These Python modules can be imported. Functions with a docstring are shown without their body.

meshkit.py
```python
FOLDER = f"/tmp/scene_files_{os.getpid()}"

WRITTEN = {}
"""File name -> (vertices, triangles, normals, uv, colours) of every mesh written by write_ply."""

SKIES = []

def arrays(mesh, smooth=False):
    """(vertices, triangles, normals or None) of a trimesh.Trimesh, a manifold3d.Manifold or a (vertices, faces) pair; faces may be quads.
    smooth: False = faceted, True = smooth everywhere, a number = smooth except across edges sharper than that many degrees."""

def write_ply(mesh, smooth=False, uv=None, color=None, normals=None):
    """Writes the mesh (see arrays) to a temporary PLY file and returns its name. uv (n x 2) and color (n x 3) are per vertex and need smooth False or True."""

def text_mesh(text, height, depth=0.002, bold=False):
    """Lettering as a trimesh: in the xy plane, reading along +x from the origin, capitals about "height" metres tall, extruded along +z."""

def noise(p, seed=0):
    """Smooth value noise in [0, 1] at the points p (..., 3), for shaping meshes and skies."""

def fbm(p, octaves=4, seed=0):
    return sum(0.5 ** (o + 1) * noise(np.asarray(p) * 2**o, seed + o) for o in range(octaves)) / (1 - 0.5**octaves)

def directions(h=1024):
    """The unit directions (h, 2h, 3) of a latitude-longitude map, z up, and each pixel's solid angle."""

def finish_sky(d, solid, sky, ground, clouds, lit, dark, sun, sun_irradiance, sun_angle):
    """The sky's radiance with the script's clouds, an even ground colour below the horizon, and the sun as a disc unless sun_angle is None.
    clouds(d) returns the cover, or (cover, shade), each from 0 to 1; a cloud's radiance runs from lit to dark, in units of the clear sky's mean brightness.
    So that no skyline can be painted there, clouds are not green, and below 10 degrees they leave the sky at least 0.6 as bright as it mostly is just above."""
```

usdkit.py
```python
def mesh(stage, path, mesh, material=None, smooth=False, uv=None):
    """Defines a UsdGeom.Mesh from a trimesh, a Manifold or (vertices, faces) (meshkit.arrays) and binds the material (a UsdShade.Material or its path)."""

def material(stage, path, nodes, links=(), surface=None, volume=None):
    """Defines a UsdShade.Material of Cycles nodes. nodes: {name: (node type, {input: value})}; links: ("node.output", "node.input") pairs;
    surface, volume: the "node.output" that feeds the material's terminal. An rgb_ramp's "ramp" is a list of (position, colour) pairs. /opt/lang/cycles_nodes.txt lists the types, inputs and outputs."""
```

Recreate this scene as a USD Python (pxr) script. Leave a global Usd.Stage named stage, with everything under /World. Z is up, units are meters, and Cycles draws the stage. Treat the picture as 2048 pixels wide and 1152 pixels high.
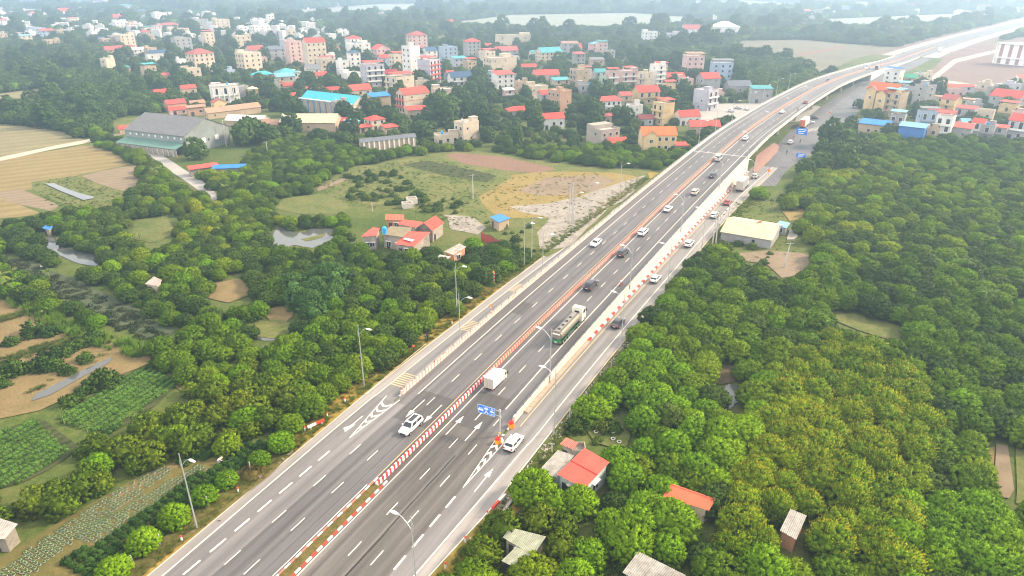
import math, random, re
import numpy as np, trimesh, manifold3d, shapely
from shapely.geometry import Polygon, Point, LineString
from shapely.ops import unary_union
from scipy.interpolate import CubicSpline
from scipy.ndimage import gaussian_filter1d
import usdkit, meshkit
from pxr import Usd, UsdGeom, UsdLux, UsdShade, Gf, Sdf, Vt

stage = Usd.Stage.CreateInMemory()
UsdGeom.SetStageUpAxis(stage, 'Z')
UsdGeom.Xform.Define(stage, '/World')
UsdGeom.Scope.Define(stage, '/World/Looks')
rng = np.random.default_rng(7)
random.seed(7)

# ---------------------------------------------------------------- camera, sky, sun
CAM_H, FPX, HOR = 70.0, 1365.0, -40.0
PITCH = math.atan((576 - HOR) / FPX)
cam = UsdGeom.Camera.Define(stage, '/World/camera')
cam.AddTranslateOp().Set(Gf.Vec3d(0, 0, CAM_H))
cam.AddRotateXOp().Set(90 - math.degrees(PITCH))
cam.CreateHorizontalApertureAttr(36.0)
cam.CreateVerticalApertureAttr(20.25)
cam.CreateFocalLengthAttr(36.0 * FPX / 2048)
cam.CreateClippingRangeAttr(Gf.Vec2f(0.5, 20000))
cam.CreateExposureAttr(2.34)

SUN_AZ, SUN_EL = math.radians(74), math.radians(33)
dome = UsdLux.DomeLight.Define(stage, '/World/sky')
sky = usdkit.material(stage, '/World/Looks/sky_look', {
    'sky': ('sky_texture', {'sky_type': 'single_scattering', 'sun_disc': False, 'sun_elevation': SUN_EL, 'sun_rotation': SUN_AZ,
                            'air_density': 1.0, 'aerosol_density': 1.6, 'ozone_density': 1.0}),
    'n': ('noise_texture', {'scale': 2.2, 'detail': 5.0, 'roughness': 0.6}),
    'tc': ('texture_coordinate', {}),
    'r': ('map_range', {'from_min': 0.30, 'from_max': 0.62, 'to_min': 0.45, 'to_max': 0.85, 'clamp': True}),
    'm': ('mix_color', {'b': (7.4, 7.0, 6.4)}),
    'bg': ('background_shader', {'strength': 0.065})},
    [('tc.generated', 'n.vector'), ('n.fac', 'r.value'), ('r.result', 'm.fac'), ('sky.color', 'm.a'), ('m.result', 'bg.color')], surface='bg.background')
UsdShade.MaterialBindingAPI.Apply(dome.GetPrim()).Bind(sky)
sun = UsdLux.DistantLight.Define(stage, '/World/sun')
sun.CreateNormalizeAttr(True)
sun.CreateIntensityAttr(0.40)
sun.CreateAngleAttr(10.0)
sun.CreateColorAttr(Gf.Vec3f(1.0, 0.82, 0.60))
sun.AddRotateZOp().Set(-math.degrees(SUN_AZ))
sun.AddRotateXOp().Set(-(90 - math.degrees(SUN_EL)))

# ---------------------------------------------------------------- helpers
_count = {}
def path_for(parent, name):
    k = (parent, name)
    n = _count.get(k, 0)
    _count[k] = n + 1
    return f'{parent}/{name}' + (f'_{n:03d}' if n else '')

def tag(prim, label=None, cat=None, group=None, kind=None):
    for k, v in (('label', label), ('category', cat), ('group', group), ('kind', kind)):
        if v:
            prim.SetCustomDataByKey(k, v)
    return prim

def setx(x, loc, rz=0.0, rx=0.0, ry=0.0, scale=None):
    x.AddTranslateOp().Set(Gf.Vec3d(*map(float, loc)))
    if rz:
        x.AddRotateZOp().Set(float(rz))
    if ry:
        x.AddRotateYOp().Set(float(ry))
    if rx:
        x.AddRotateXOp().Set(float(rx))
    if scale is not None:
        s = (scale,) * 3 if np.ndim(scale) == 0 else scale
        x.AddScaleOp().Set(Gf.Vec3f(*map(float, s)))

def thing(name, label, cat, loc=(0, 0, 0), rz=0.0, group=None, kind=None, scale=None, **kw):
    x = UsdGeom.Xform.Define(stage, path_for('/World', name))
    setx(x, loc, rz, scale=scale, **kw)
    tag(x.GetPrim(), label, cat, group, kind)
    return str(x.GetPath())

def copy_of(cls, name, label, cat, loc, rz=0.0, group=None, scale=None, **kw):
    p = path_for('/World', name)
    x = UsdGeom.Xform.Define(stage, p)
    x.GetPrim().GetReferences().AddInternalReference(cls)
    setx(x, loc, rz, scale=scale, **kw)
    x.GetPrim().SetInstanceable(True)
    tag(x.GetPrim(), label, cat, group)
    return p

def make_class(name):
    p = path_for('/World', name + '_class')
    stage.CreateClassPrim(p)
    return p

T3, TF = Sdf.ValueTypeNames.Float3, Sdf.ValueTypeNames.Float
def put(parent, name, geo, mat, label=None, kind=None, cat=None, group=None, smooth=False, normals=None, uv=None):
    """one Mesh prim from an MB, a trimesh, a manifold or (v, f)"""
    if isinstance(geo, MB):
        v, f = geo.arrays()
        if len(f) == 0:
            return None
        geo = (v, f)
    p = path_for(parent, name)
    if normals is not None:
        m = usdkit.mesh(stage, p, geo, mat, False, uv)
        m.CreateNormalsAttr(Vt.Vec3fArray.FromNumpy(np.asarray(normals, np.float32)))
        m.SetNormalsInterpolation('vertex')
    else:
        m = usdkit.mesh(stage, p, geo, mat, smooth, uv)
    tag(m.GetPrim(), label, cat, group, kind)
    return p

def top(name, geo, mat, label, cat, group=None, kind=None, **kw):
    return put('/World', name, geo, mat, label, kind, cat, group, **kw)

def structure(name, geo, mat, label=None, **kw):
    return put('/World', name, geo, mat, label, 'structure', **kw)

class MB:
    """collects boxes, prisms, tubes and quads into one mesh"""
    def __init__(self):
        self.v, self.f, self.n = [], [], 0
    def add(self, v, f):
        v = np.asarray(v, float).reshape(-1, 3); f = np.asarray(f, int)
        if f.shape[1] == 4:
            f = np.vstack([f[:, [0, 1, 2]], f[:, [0, 2, 3]]])
        self.v.append(v); self.f.append(f + self.n); self.n += len(v)
        return self
    def arrays(self):
        if not self.v:
            return np.zeros((0, 3)), np.zeros((0, 3), int)
        return np.vstack(self.v), np.vstack(self.f)
    BF = np.array([[0, 3, 2, 1], [4, 5, 6, 7], [0, 1, 5, 4], [1, 2, 6, 5], [2, 3, 7, 6], [3, 0, 4, 7]])
    def box(self, c, s, rz=0.0):
        sx, sy, sz = np.asarray(s, float) / 2
        v = np.array([[-sx, -sy, -sz], [sx, -sy, -sz], [sx, sy, -sz], [-sx, sy, -sz], [-sx, -sy, sz], [sx, -sy, sz], [sx, sy, sz], [-sx, sy, sz]])
        if rz:
            a = math.radians(rz); R = np.array([[math.cos(a), -math.sin(a), 0], [math.sin(a), math.cos(a), 0], [0, 0, 1]])
            v = v @ R.T
        return self.add(v + np.asarray(c, float), self.BF)
    def span(self, x0, x1, y0, y1, z0, z1):
        return self.box(((x0 + x1) / 2, (y0 + y1) / 2, (z0 + z1) / 2), (abs(x1 - x0), abs(y1 - y0), abs(z1 - z0)))
    def hexa(self, v8):
        return self.add(v8, self.BF)
    def quad(self, *p):
        return self.add(p, [[0, 1, 2, 3]])
    def slab(self, p, t):
        """quad with thickness t downwards along its normal"""
        p = np.asarray(p, float)
        n = np.cross(p[1] - p[0], p[3] - p[0]); n /= np.linalg.norm(n)
        return self.hexa(np.vstack([p - n * t, p]))
    def prism(self, poly, z0, z1):
        """poly: k x 2, counter clockwise"""
        poly = np.asarray(poly, float); k = len(poly)
        b = np.c_[poly, np.full(k, z0)]; t = np.c_[poly, np.full(k, z1)]
        tri = np.asarray(manifold3d.triangulate([poly]))
        i = np.arange(k); j = (i + 1) % k
        f = np.vstack([np.c_[i, j, j + k], np.c_[i, j + k, i + k], tri + k, tri[:, ::-1]])
        return self.add(np.vstack([b, t]), f)
    def tube(self, pts, r, n=6, cap=True):
        pts = np.asarray(pts, float); m = len(pts); r = np.broadcast_to(r, (m,))
        t = np.gradient(pts, axis=0); t /= np.linalg.norm(t, axis=1, keepdims=True) + 1e-12
        ref = np.array([0, 0, 1.0]) if abs(t[0, 2]) < 0.9 else np.array([1.0, 0, 0])
        a = np.cross(t, ref); a /= np.linalg.norm(a, axis=1, keepdims=True) + 1e-12
        b = np.cross(t, a)
        an = np.arange(n) * 2 * math.pi / n
        v = pts[:, None] + r[:, None, None] * (np.cos(an)[None, :, None] * a[:, None] + np.sin(an)[None, :, None] * b[:, None])
        i, j = np.meshgrid(np.arange(m - 1), np.arange(n), indexing='ij')
        q = np.stack([i * n + j, (i + 1) * n + j, (i + 1) * n + (j + 1) % n, i * n + (j + 1) % n], -1).reshape(-1, 4)
        q = np.vstack([q[:, [0, 1, 2]], q[:, [0, 2, 3]]])
        v = v.reshape(-1, 3)
        if cap:
            v = np.vstack([v, pts[0], pts[-1]]); k = m * n; jj = np.arange(n)
            q = np.vstack([q, np.c_[np.full(n, k), jj, (jj + 1) % n], np.c_[np.full(n, k + 1), (m - 1) * n + (jj + 1) % n, (m - 1) * n + jj]])
        return self.add(v, q)
    def cyl(self, p0, p1, r0, r1=None, n=8):
        return self.tube([p0, p1], np.array([r0, r0 if r1 is None else r1]), n)
    def loft(self, rings, closed=True, cap=True):
        rings = np.asarray(rings, float); m, n = rings.shape[:2]
        i, j = np.meshgrid(np.arange(m - 1), np.arange(n if closed else n - 1), indexing='ij')
        q = np.stack([i * n + j, (i + 1) * n + j, (i + 1) * n + (j + 1) % n, i * n + (j + 1) % n], -1).reshape(-1, 4)
        f = np.vstack([q[:, [0, 1, 2]], q[:, [0, 2, 3]]]); v = rings.reshape(-1, 3)
        if cap and closed:
            v = np.vstack([v, rings[0].mean(0), rings[-1].mean(0)]); k = m * n; jj = np.arange(n)
            f = np.vstack([f, np.c_[np.full(n, k), jj, (jj + 1) % n], np.c_[np.full(n, k + 1), (m - 1) * n + (jj + 1) % n, (m - 1) * n + jj]])
        return self.add(v, f)

def ray(px, py):
    u = (np.asarray(px, float) - 1024) / FPX; w = (576 - np.asarray(py, float)) / FPX
    return np.stack([u, math.cos(PITCH) + w * math.sin(PITCH), -math.sin(PITCH) + w * math.cos(PITCH)], -1)
def ground(px, py, z=0.0):
    """where the sight line of a spot in the photograph meets height z, in metres"""
    d = ray(px, py); s = (z - CAM_H) / d[..., 2]
    return d[..., :2] * s[..., None]
def project(p):
    p = np.asarray(p, float); x, y, z = p[..., 0], p[..., 1], p[..., 2] - CAM_H
    de = y * math.cos(PITCH) - z * math.sin(PITCH); up = y * math.sin(PITCH) + z * math.cos(PITCH)
    return np.stack([1024 + FPX * x / de, 576 - FPX * up / de, de], -1)

# ---------------------------------------------------------------- materials
_mats = {}
def mat(name, color, rough=0.7, var=0.0, vscale=1.0, metal=0.0, spec=0.3, coat=0.0, bump=0.0, bscale=20.0, rand=0.0, dirt=None):
    """principled colour with world-space mottling (var), per-object variation (rand) and grime patches (dirt colour)"""
    if name in _mats:
        return _mats[name]
    nodes = {'p': ('principled_bsdf', {'base_color': color, 'roughness': rough, 'metallic': metal, 'specular_ior_level': spec, 'coat_weight': coat})}
    links = []
    if var or bump or dirt:
        nodes['g'] = ('geometry', {})
    src = None
    if var or dirt:
        nodes['n'] = ('noise_texture', {'scale': vscale, 'detail': 5.0, 'roughness': 0.65})
        nodes['mr'] = ('map_range', {'from_min': 0.25, 'from_max': 0.75, 'to_min': 1 - var, 'to_max': 1 + var, 'clamp': True})
        nodes['h'] = ('hsv', {'hue': 0.5, 'saturation': 1.0, 'fac': 1.0, 'color': color})
        links += [('g.position', 'n.vector'), ('n.fac', 'mr.value'), ('mr.result', 'h.value')]
        src = 'h.color'
    if rand:
        nodes['oi'] = ('object_info', {}); nodes['mo'] = ('map_range', {'to_min': 1 - rand, 'to_max': 1 + rand})
        nodes['h2'] = ('hsv', {'hue': 0.5, 'saturation': 1.0, 'fac': 1.0, 'color': color})
        links += [('oi.random', 'mo.value'), ('mo.result', 'h2.value')] + ([(src, 'h2.color')] if src else [])
        src = 'h2.color'
    if dirt:
        nodes['n2'] = ('noise_texture', {'scale': vscale * 0.45, 'detail': 6.0, 'roughness': 0.7})
        nodes['md'] = ('map_range', {'from_min': 0.48, 'from_max': 0.68, 'to_min': 0.0, 'to_max': 0.75, 'clamp': True})
        nodes['mx'] = ('mix_color', {'a': color, 'b': dirt})
        links += [('g.position', 'n2.vector'), ('n2.fac', 'md.value'), ('md.result', 'mx.fac')] + ([(src, 'mx.a')] if src else [])
        src = 'mx.result'
    if src:
        links.append((src, 'p.base_color'))
    if bump:
        nodes['nb'] = ('noise_texture', {'scale': bscale, 'detail': 4.0})
        nodes['b'] = ('bump', {'strength': 0.6, 'distance': bump})
        links += [('g.position', 'nb.vector'), ('nb.fac', 'b.height'), ('b.normal', 'p.normal')]
    _mats[name] = usdkit.material(stage, '/World/Looks/' + name, nodes, links, surface='p.BSDF')
    return _mats[name]

def leaf_mat(name, ramp, var=0.25, vscale=0.35, trans=0.25):
    if name in _mats:
        return _mats[name]
    nodes = {'oi': ('object_info', {}), 'r': ('rgb_ramp', {'ramp': ramp}), 'g': ('geometry', {}),
             'n': ('noise_texture', {'scale': vscale, 'detail': 3.0}), 'mr': ('map_range', {'from_min': 0.3, 'from_max': 0.7, 'to_min': 1 - var, 'to_max': 1 + var, 'clamp': True}),
             'n3': ('noise_texture', {'scale': 0.012, 'detail': 2.0}), 'ad': ('math', {'math_type': 'multiply_add', 'value2': 0.55}), 'm3': ('map_range', {'from_min': 0.3, 'from_max': 0.7, 'to_min': -0.2, 'to_max': 0.65, 'clamp': True}),
             'h': ('hsv', {'hue': 0.5, 'saturation': 1.0, 'fac': 1.0}),
             'p': ('principled_bsdf', {'roughness': 0.6, 'specular_ior_level': 0.1}), 't': ('translucent_bsdf', {}), 'mc': ('mix_closure', {'fac': trans})}
    links = [('oi.random', 'ad.value1'), ('g.position', 'n3.vector'), ('n3.fac', 'm3.value'), ('m3.result', 'ad.value3'), ('ad.value', 'r.fac'),
             ('r.color', 'h.color'), ('g.position', 'n.vector'), ('n.fac', 'mr.value'), ('mr.result', 'h.value'),
             ('h.color', 'p.base_color'), ('h.color', 't.color'), ('p.BSDF', 'mc.closure1'), ('t.BSDF', 'mc.closure2')]
    _mats[name] = usdkit.material(stage, '/World/Looks/' + name, nodes, links, surface='mc.closure')
    return _mats[name]

M_CONC = mat('concrete', (0.42, 0.39, 0.35), 0.85, 0.15, 0.8, dirt=(0.22, 0.20, 0.18))
M_WHITE = mat('white_paint', (0.72, 0.70, 0.66), 0.6, 0.08, 1.5)
M_RED = mat('red_paint', (0.62, 0.05, 0.025), 0.55, 0.12, 2.0)
M_MARK = mat('road_marking_paint', (0.66, 0.60, 0.49), 0.7, 0.28, 3.5)
M_YMARK = mat('yellow_marking_paint', (0.62, 0.45, 0.22), 0.7, 0.25, 3.5)
M_STEEL = mat('galvanised_steel', (0.42, 0.43, 0.43), 0.45, 0.08, 3.0, metal=0.6)
M_RAIL = mat('handrail_paint', (0.12, 0.12, 0.12), 0.5)
M_LAMP = mat('lamp_head_white', (0.80, 0.80, 0.80), 0.35)
M_BLACK = mat('black_rubber', (0.015, 0.015, 0.016), 0.8)
M_GLASS = mat('dark_window_glass', (0.018, 0.022, 0.028), 0.12, spec=0.6)
M_BARK = mat('bark', (0.09, 0.065, 0.045), 0.9, 0.3, 4.0)
# ---------------------------------------------------------------- the road's line
MED_PX = [(746, 974), (792, 927), (900, 820), (975, 747), (1037, 682), (1080, 642), (1165, 562), (1265, 467), (1357, 380), (1430, 315), (1492, 262), (1575, 207), (1650, 166), (1712, 145), (1750, 132), (1850, 100), (1925, 77), (2048, 45)]
_S = np.arange(-80, 2600.0)
_Z = gaussian_filter1d(np.interp(_S, [18, 163, 246, 335, 430, 520, 700], [0, 4.4, 6.8, 7.4, 7.2, 6.0, 0]), 10)
def _line():
    zs = np.interp(np.arange(len(MED_PX)), [0, 6, 12, 17], [0, 2, 7, 0])
    for _ in range(25):
        P = np.array([ground(x, y, z) for (x, y), z in zip(MED_PX, zs)])
        s = np.r_[0, np.cumsum(np.linalg.norm(np.diff(P, axis=0), axis=1))]
        zs = np.interp(s, _S, _Z)
    d0 = P[2] - P[0]; d0 /= np.linalg.norm(d0)
    d1 = P[-1] - P[-3]; d1 /= np.linalg.norm(d1)
    pts = np.vstack([P[0] - d0 * 80, P[0] - d0 * 40, P, P[-1] + d1 * 300, P[-1] + d1 * 900])
    s = np.r_[0, np.cumsum(np.linalg.norm(np.diff(pts, axis=0), axis=1))] - 80
    g = np.arange(-80, s[-1], 1.0)
    q = np.c_[np.interp(g, s, pts[:, 0]), np.interp(g, s, pts[:, 1])]
    q = gaussian_filter1d(q, 14, axis=0, mode='nearest')
    q = gaussian_filter1d(q, 14, axis=0, mode='nearest')
    return g, q
LS, LQ = _line()
LT = np.gradient(LQ, axis=0); LT /= np.linalg.norm(LT, axis=1, keepdims=True)
LN = np.c_[LT[:, 1], -LT[:, 0]]
OFF0 = 0.3
def deck_z(s):
    return np.interp(s, _S, _Z)
def at(s, o, z=None):
    """the spot s metres along the road and o metres to its right; on the deck's surface unless z is given"""
    s = np.asarray(s, float); o = np.asarray(o, float) + OFF0
    x = np.interp(s, LS, LQ[:, 0]) + o * np.interp(s, LS, LN[:, 0])
    y = np.interp(s, LS, LQ[:, 1]) + o * np.interp(s, LS, LN[:, 1])
    zz = deck_z(s) if z is None else z
    return np.stack(np.broadcast_arrays(x, y, zz), -1)
def heading(s):
    """degrees of the +s direction, counter clockwise from +x"""
    return math.degrees(math.atan2(np.interp(s, LS, LT[:, 1]), np.interp(s, LS, LT[:, 0])))
from scipy.spatial import cKDTree
_tree = cKDTree(LQ)
def road_so(p):
    p = np.asarray(p, float)[..., :2]
    d, i = _tree.query(p)
    o = ((p - LQ[i]) * LN[i]).sum(-1) - OFF0
    return LS[i], o
def ribbon(s0, s1, o0, o1, z=None, dz=0.0, step=4.0):
    """a strip of road; o0, o1 (left, right) may be functions of s; z None = deck. Returns v, f, uv (metres across, along)"""
    n = max(2, int(abs(s1 - s0) / step) + 1); s = np.linspace(s0, s1, n)
    a = o0(s) if callable(o0) else np.full(n, float(o0)); b = o1(s) if callable(o1) else np.full(n, float(o1))
    zz = (deck_z(s) if z is None else (z(s) if callable(z) else np.full(n, float(z)))) + dz
    A = at(s, a, zz); B = at(s, b, zz)
    v = np.stack([A, B], 1).reshape(-1, 3); i = np.arange(n - 1) * 2
    f = np.vstack([np.c_[i, i + 1, i + 3], np.c_[i, i + 3, i + 2]])
    uv = np.stack([np.c_[a, s], np.c_[b, s]], 1).reshape(-1, 2)
    return v, f, uv
def extrude_strip(mb, s0, s1, o0, o1, z0, z1, step=6.0):
    """a long solid following the road: o0..o1 across, z0..z1 above the deck (functions of s give absolute heights)"""
    n = max(2, int(abs(s1 - s0) / step) + 1); s = np.linspace(s0, s1, n); d = deck_z(s)
    za = z0(s) if callable(z0) else d + z0; zb = z1(s) if callable(z1) else d + z1
    rings = np.stack([at(s, o0, za), at(s, o1, za), at(s, o1, zb), at(s, o0, zb)], 1)
    return mb.loft(rings)

M_HAZE = usdkit.material(stage, '/World/Looks/haze_air', {'v': ('principled_volume', {'color': (0.55, 0.77, 1.0), 'density': 0.00036, 'anisotropy': 0.48})}, volume='v.volume')
# ---------------------------------------------------------------- ground and far country
def ground_mat():
    n = {'g': ('geometry', {}),
         'a': ('noise_texture', {'scale': 0.035, 'detail': 6.0, 'roughness': 0.6}), 'b': ('noise_texture', {'scale': 0.6, 'detail': 6.0, 'roughness': 0.7}),
         'r': ('rgb_ramp', {'ramp': [(0.0, (0.035, 0.055, 0.012)), (0.42, (0.055, 0.085, 0.016)), (0.55, (0.10, 0.115, 0.03)), (0.7, (0.15, 0.115, 0.06)), (1.0, (0.20, 0.15, 0.09))]}),
         'm': ('mix_float', {'fac': 0.45}),
         'nb': ('noise_texture', {'scale': 1.5, 'detail': 6.0}), 'bu': ('bump', {'strength': 0.7, 'distance': 0.25}),
         'p': ('principled_bsdf', {'roughness': 0.95, 'specular_ior_level': 0.1})}
    l = [('g.position', 'a.vector'), ('g.position', 'b.vector'), ('g.position', 'nb.vector'), ('a.fac', 'm.a'), ('b.fac', 'm.b'), ('m.result', 'r.fac'),
         ('r.color', 'p.base_color'), ('nb.fac', 'bu.height'), ('bu.normal', 'p.normal')]
    return usdkit.material(stage, '/World/Looks/ground_soil_grass', n, l, surface='p.BSDF')
M_GROUND = ground_mat()
def field_mat(name, c1, c2, scale=0.12, fine=2.0, furrow=None, fine_w=0.5, bump=0.15):
    """mottled ground of two colours; furrow = (angle in degrees, metres, strength) draws cultivation rows"""
    n = {'g': ('geometry', {}), 'a': ('noise_texture', {'scale': scale, 'detail': 6.0, 'roughness': 0.65}), 'b': ('noise_texture', {'scale': fine, 'detail': 5.0, 'roughness': 0.7}),
         'm': ('mix_float', {'fac': fine_w}), 'mr': ('map_range', {'from_min': 0.32, 'from_max': 0.66, 'clamp': True}),
         'c': ('mix_color', {'a': c1, 'b': c2}), 'bu': ('bump', {'strength': 0.6, 'distance': bump}), 'p': ('principled_bsdf', {'roughness': 0.95, 'specular_ior_level': 0.1})}
    l = [('g.position', 'a.vector'), ('g.position', 'b.vector'), ('a.fac', 'm.a'), ('b.fac', 'm.b'), ('m.result', 'mr.value'), ('b.fac', 'bu.height'), ('bu.normal', 'p.normal')]
    if furrow:
        n['mp'] = ('mapping', {'rotation': (0, 0, math.radians(furrow[0])), 'scale': (1.0 / furrow[1],) * 3})
        n['w'] = ('wave_texture', {'wave_type': 'bands', 'bands_direction': 'x', 'scale': 0.314, 'distortion': 1.2, 'detail': 3.0, 'detail_scale': 1.5})
        n['f'] = ('mix_float', {'fac': furrow[2]})
        l += [('g.position', 'mp.vector'), ('mp.vector', 'w.vector'), ('mr.result', 'f.a'), ('w.fac', 'f.b'), ('f.result', 'c.fac')]
    else:
        l.append(('mr.result', 'c.fac'))
    l.append(('c.result', 'p.base_color'))
    return usdkit.material(stage, '/World/Looks/' + name, n, l, surface='p.BSDF')

# the open country: one sheet to the horizon, finely divided near the camera so that it can undulate a little
def sheet(n0=1):
    mb = MB()
    mb.quad((-9000, -300, 0), (9000, -300, 0), (9000, 16000, 0), (-9000, 16000, 0))
    return mb
structure('ground', sheet(), M_GROUND, 'flat green and brown open ground around the highway')

WATER = []
PATCHES = []                        # (polygon in metres, blocks trees)
def poly_m(px):
    return np.array([ground(x, y) for x, y in px])
def ragged(poly, amp, step=3.0, seed=0):
    """polygon with an uneven edge"""
    p = Polygon(poly)
    if not p.is_valid:
        p = p.buffer(0)
    L = p.exterior.length; n = max(8, int(L / step))
    pts = np.array([p.exterior.interpolate(i * L / n).coords[0] for i in range(n)])
    w = np.c_[meshkit.noise(np.c_[pts * 0.11, np.full(n, seed)]), meshkit.noise(np.c_[pts * 0.11, np.full(n, seed + 9.5)])]
    q = Polygon(pts + amp * w * 1.6)
    q = q if q.is_valid else q.buffer(0)
    return q if q.geom_type == 'Polygon' else max(q.geoms, key=lambda a: a.area)
def flat(poly, z):
    c = np.array(poly.exterior.coords)[:-1]
    if Polygon(c).exterior.is_ccw is False:
        c = c[::-1]
    t = np.asarray(manifold3d.triangulate([c]))
    return np.c_[c, np.full(len(c), z)], t
_layer = [0]
def patch(name, px, m, amp=1.0, block=True, label=None, kind='structure', zoff=None):
    _layer[0] += 1
    q = ragged(poly_m(px), amp, seed=_layer[0]) if amp else Polygon(poly_m(px)).buffer(0)
    put('/World', name, flat(q, zoff if zoff is not None else 0.012 + 0.0045 * _layer[0]), m, label, kind)
    if block:
        PATCHES.append(q)
    if m is globals().get('M_WATER'):
        WATER.append(q)
    return q

F_STRAW = field_mat('straw_stubble', (0.15, 0.115, 0.045), (0.24, 0.185, 0.085), 0.05, 1.2, (58, 7.0, 0.45))
F_STRAW2 = field_mat('grey_straw_stubble', (0.13, 0.125, 0.06), (0.24, 0.20, 0.11), 0.05, 1.2, (58, 9.0, 0.4))
F_GRASS = field_mat('meadow_grass', (0.045, 0.085, 0.014), (0.165, 0.15, 0.055), 0.10, 0.8, fine_w=.42)
F_DRYGR = field_mat('dry_grass', (0.17, 0.125, 0.03), (0.25, 0.19, 0.075), 0.08, 1.0)
F_DIRT = field_mat('bare_dirt', (0.15, 0.11, 0.07), (0.24, 0.185, 0.13), 0.10, 1.4)
F_RUBBLE = field_mat('pale_rubble_ground', (0.15, 0.13, 0.10), (0.34, 0.31, 0.27), 0.22, 1.2)
F_RED = field_mat('ploughed_red_soil', (0.15, 0.09, 0.06), (0.21, 0.13, 0.092), 0.10, 1.4, (40, 1.6, 0.4))
F_BROWN = field_mat('brown_soil', (0.14, 0.11, 0.07), (0.24, 0.18, 0.12), 0.08, 1.0, (60, 4.0, 0.35))
F_CLAY = field_mat('orange_clay_soil', (0.115, 0.095, 0.035), (0.225, 0.16, 0.08), 0.18, 1.8)
F_WEED = field_mat('water_weed', (0.035, 0.05, 0.022), (0.085, 0.10, 0.055), 0.25, 1.3)
F_VEG = field_mat('vegetable_bed', (0.028, 0.042, 0.012), (0.07, 0.075, 0.03), 0.12, 1.5, (35, 1.8, 0.6))
F_PINK = field_mat('levelled_pink_earth', (0.125, 0.085, 0.072), (0.20, 0.14, 0.118), 0.03, 0.5)
F_PATH = field_mat('pale_concrete_path', (0.34, 0.285, 0.22), (0.46, 0.39, 0.31), 0.3, 2.0)
F_YARD = field_mat('grey_yard', (0.26, 0.24, 0.22), (0.36, 0.34, 0.31), 0.15, 1.5)
F_VERGE = field_mat('dry_verge', (0.15, 0.125, 0.02), (0.36, 0.235, 0.06), 0.4, 1.8)
M_WATER = usdkit.material(stage, '/World/Looks/pond_water', {
    'g': ('geometry', {}), 'n': ('noise_texture', {'scale': 0.5, 'detail': 3.0}), 'b': ('bump', {'strength': 0.12, 'distance': 0.05}),
    'p': ('principled_bsdf', {'base_color': (0.075, 0.08, 0.075), 'roughness': 0.07, 'specular_ior_level': 0.9, 'ior': 1.33})},
    [('g.position', 'n.vector'), ('n.fac', 'b.height'), ('b.normal', 'p.normal')], surface='p.BSDF')

# north-west fields
patch('stubble_field', [(-40, 245), (60, 255), (112, 266), (160, 282), (60, 300), (-40, 322)], F_STRAW2, 2)
patch('stubble_field', [(-60, 330), (40, 312), (160, 291), (200, 300), (258, 330), (150, 352), (70, 378), (-60, 395)], F_STRAW, 1.5)
patch('dirt_track', [(-60, 326), (0, 314), (90, 295), (180, 278), (250, 263), (252, 267), (182, 284), (90, 302), (0, 322), (-60, 334)], F_PATH, 0.3)
patch('ploughed_field', [(152, 353), (262, 331), (275, 365), (240, 385), (200, 375)], F_BROWN, 1.2)
patch('meadow', [(60, 365), (150, 352), (205, 376), (245, 388), (200, 415), (120, 412), (60, 380)], F_GRASS, 1)
patch('water_furrow', [(88, 369), (105, 368), (155, 388), (192, 397), (165, 402), (130, 388)], M_WATER, 0.4, zoff=0.30)
patch('ploughed_field', [(-40, 388), (36, 379), (112, 412), (92, 424), (-40, 395)], F_BROWN, 0.8)
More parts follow.
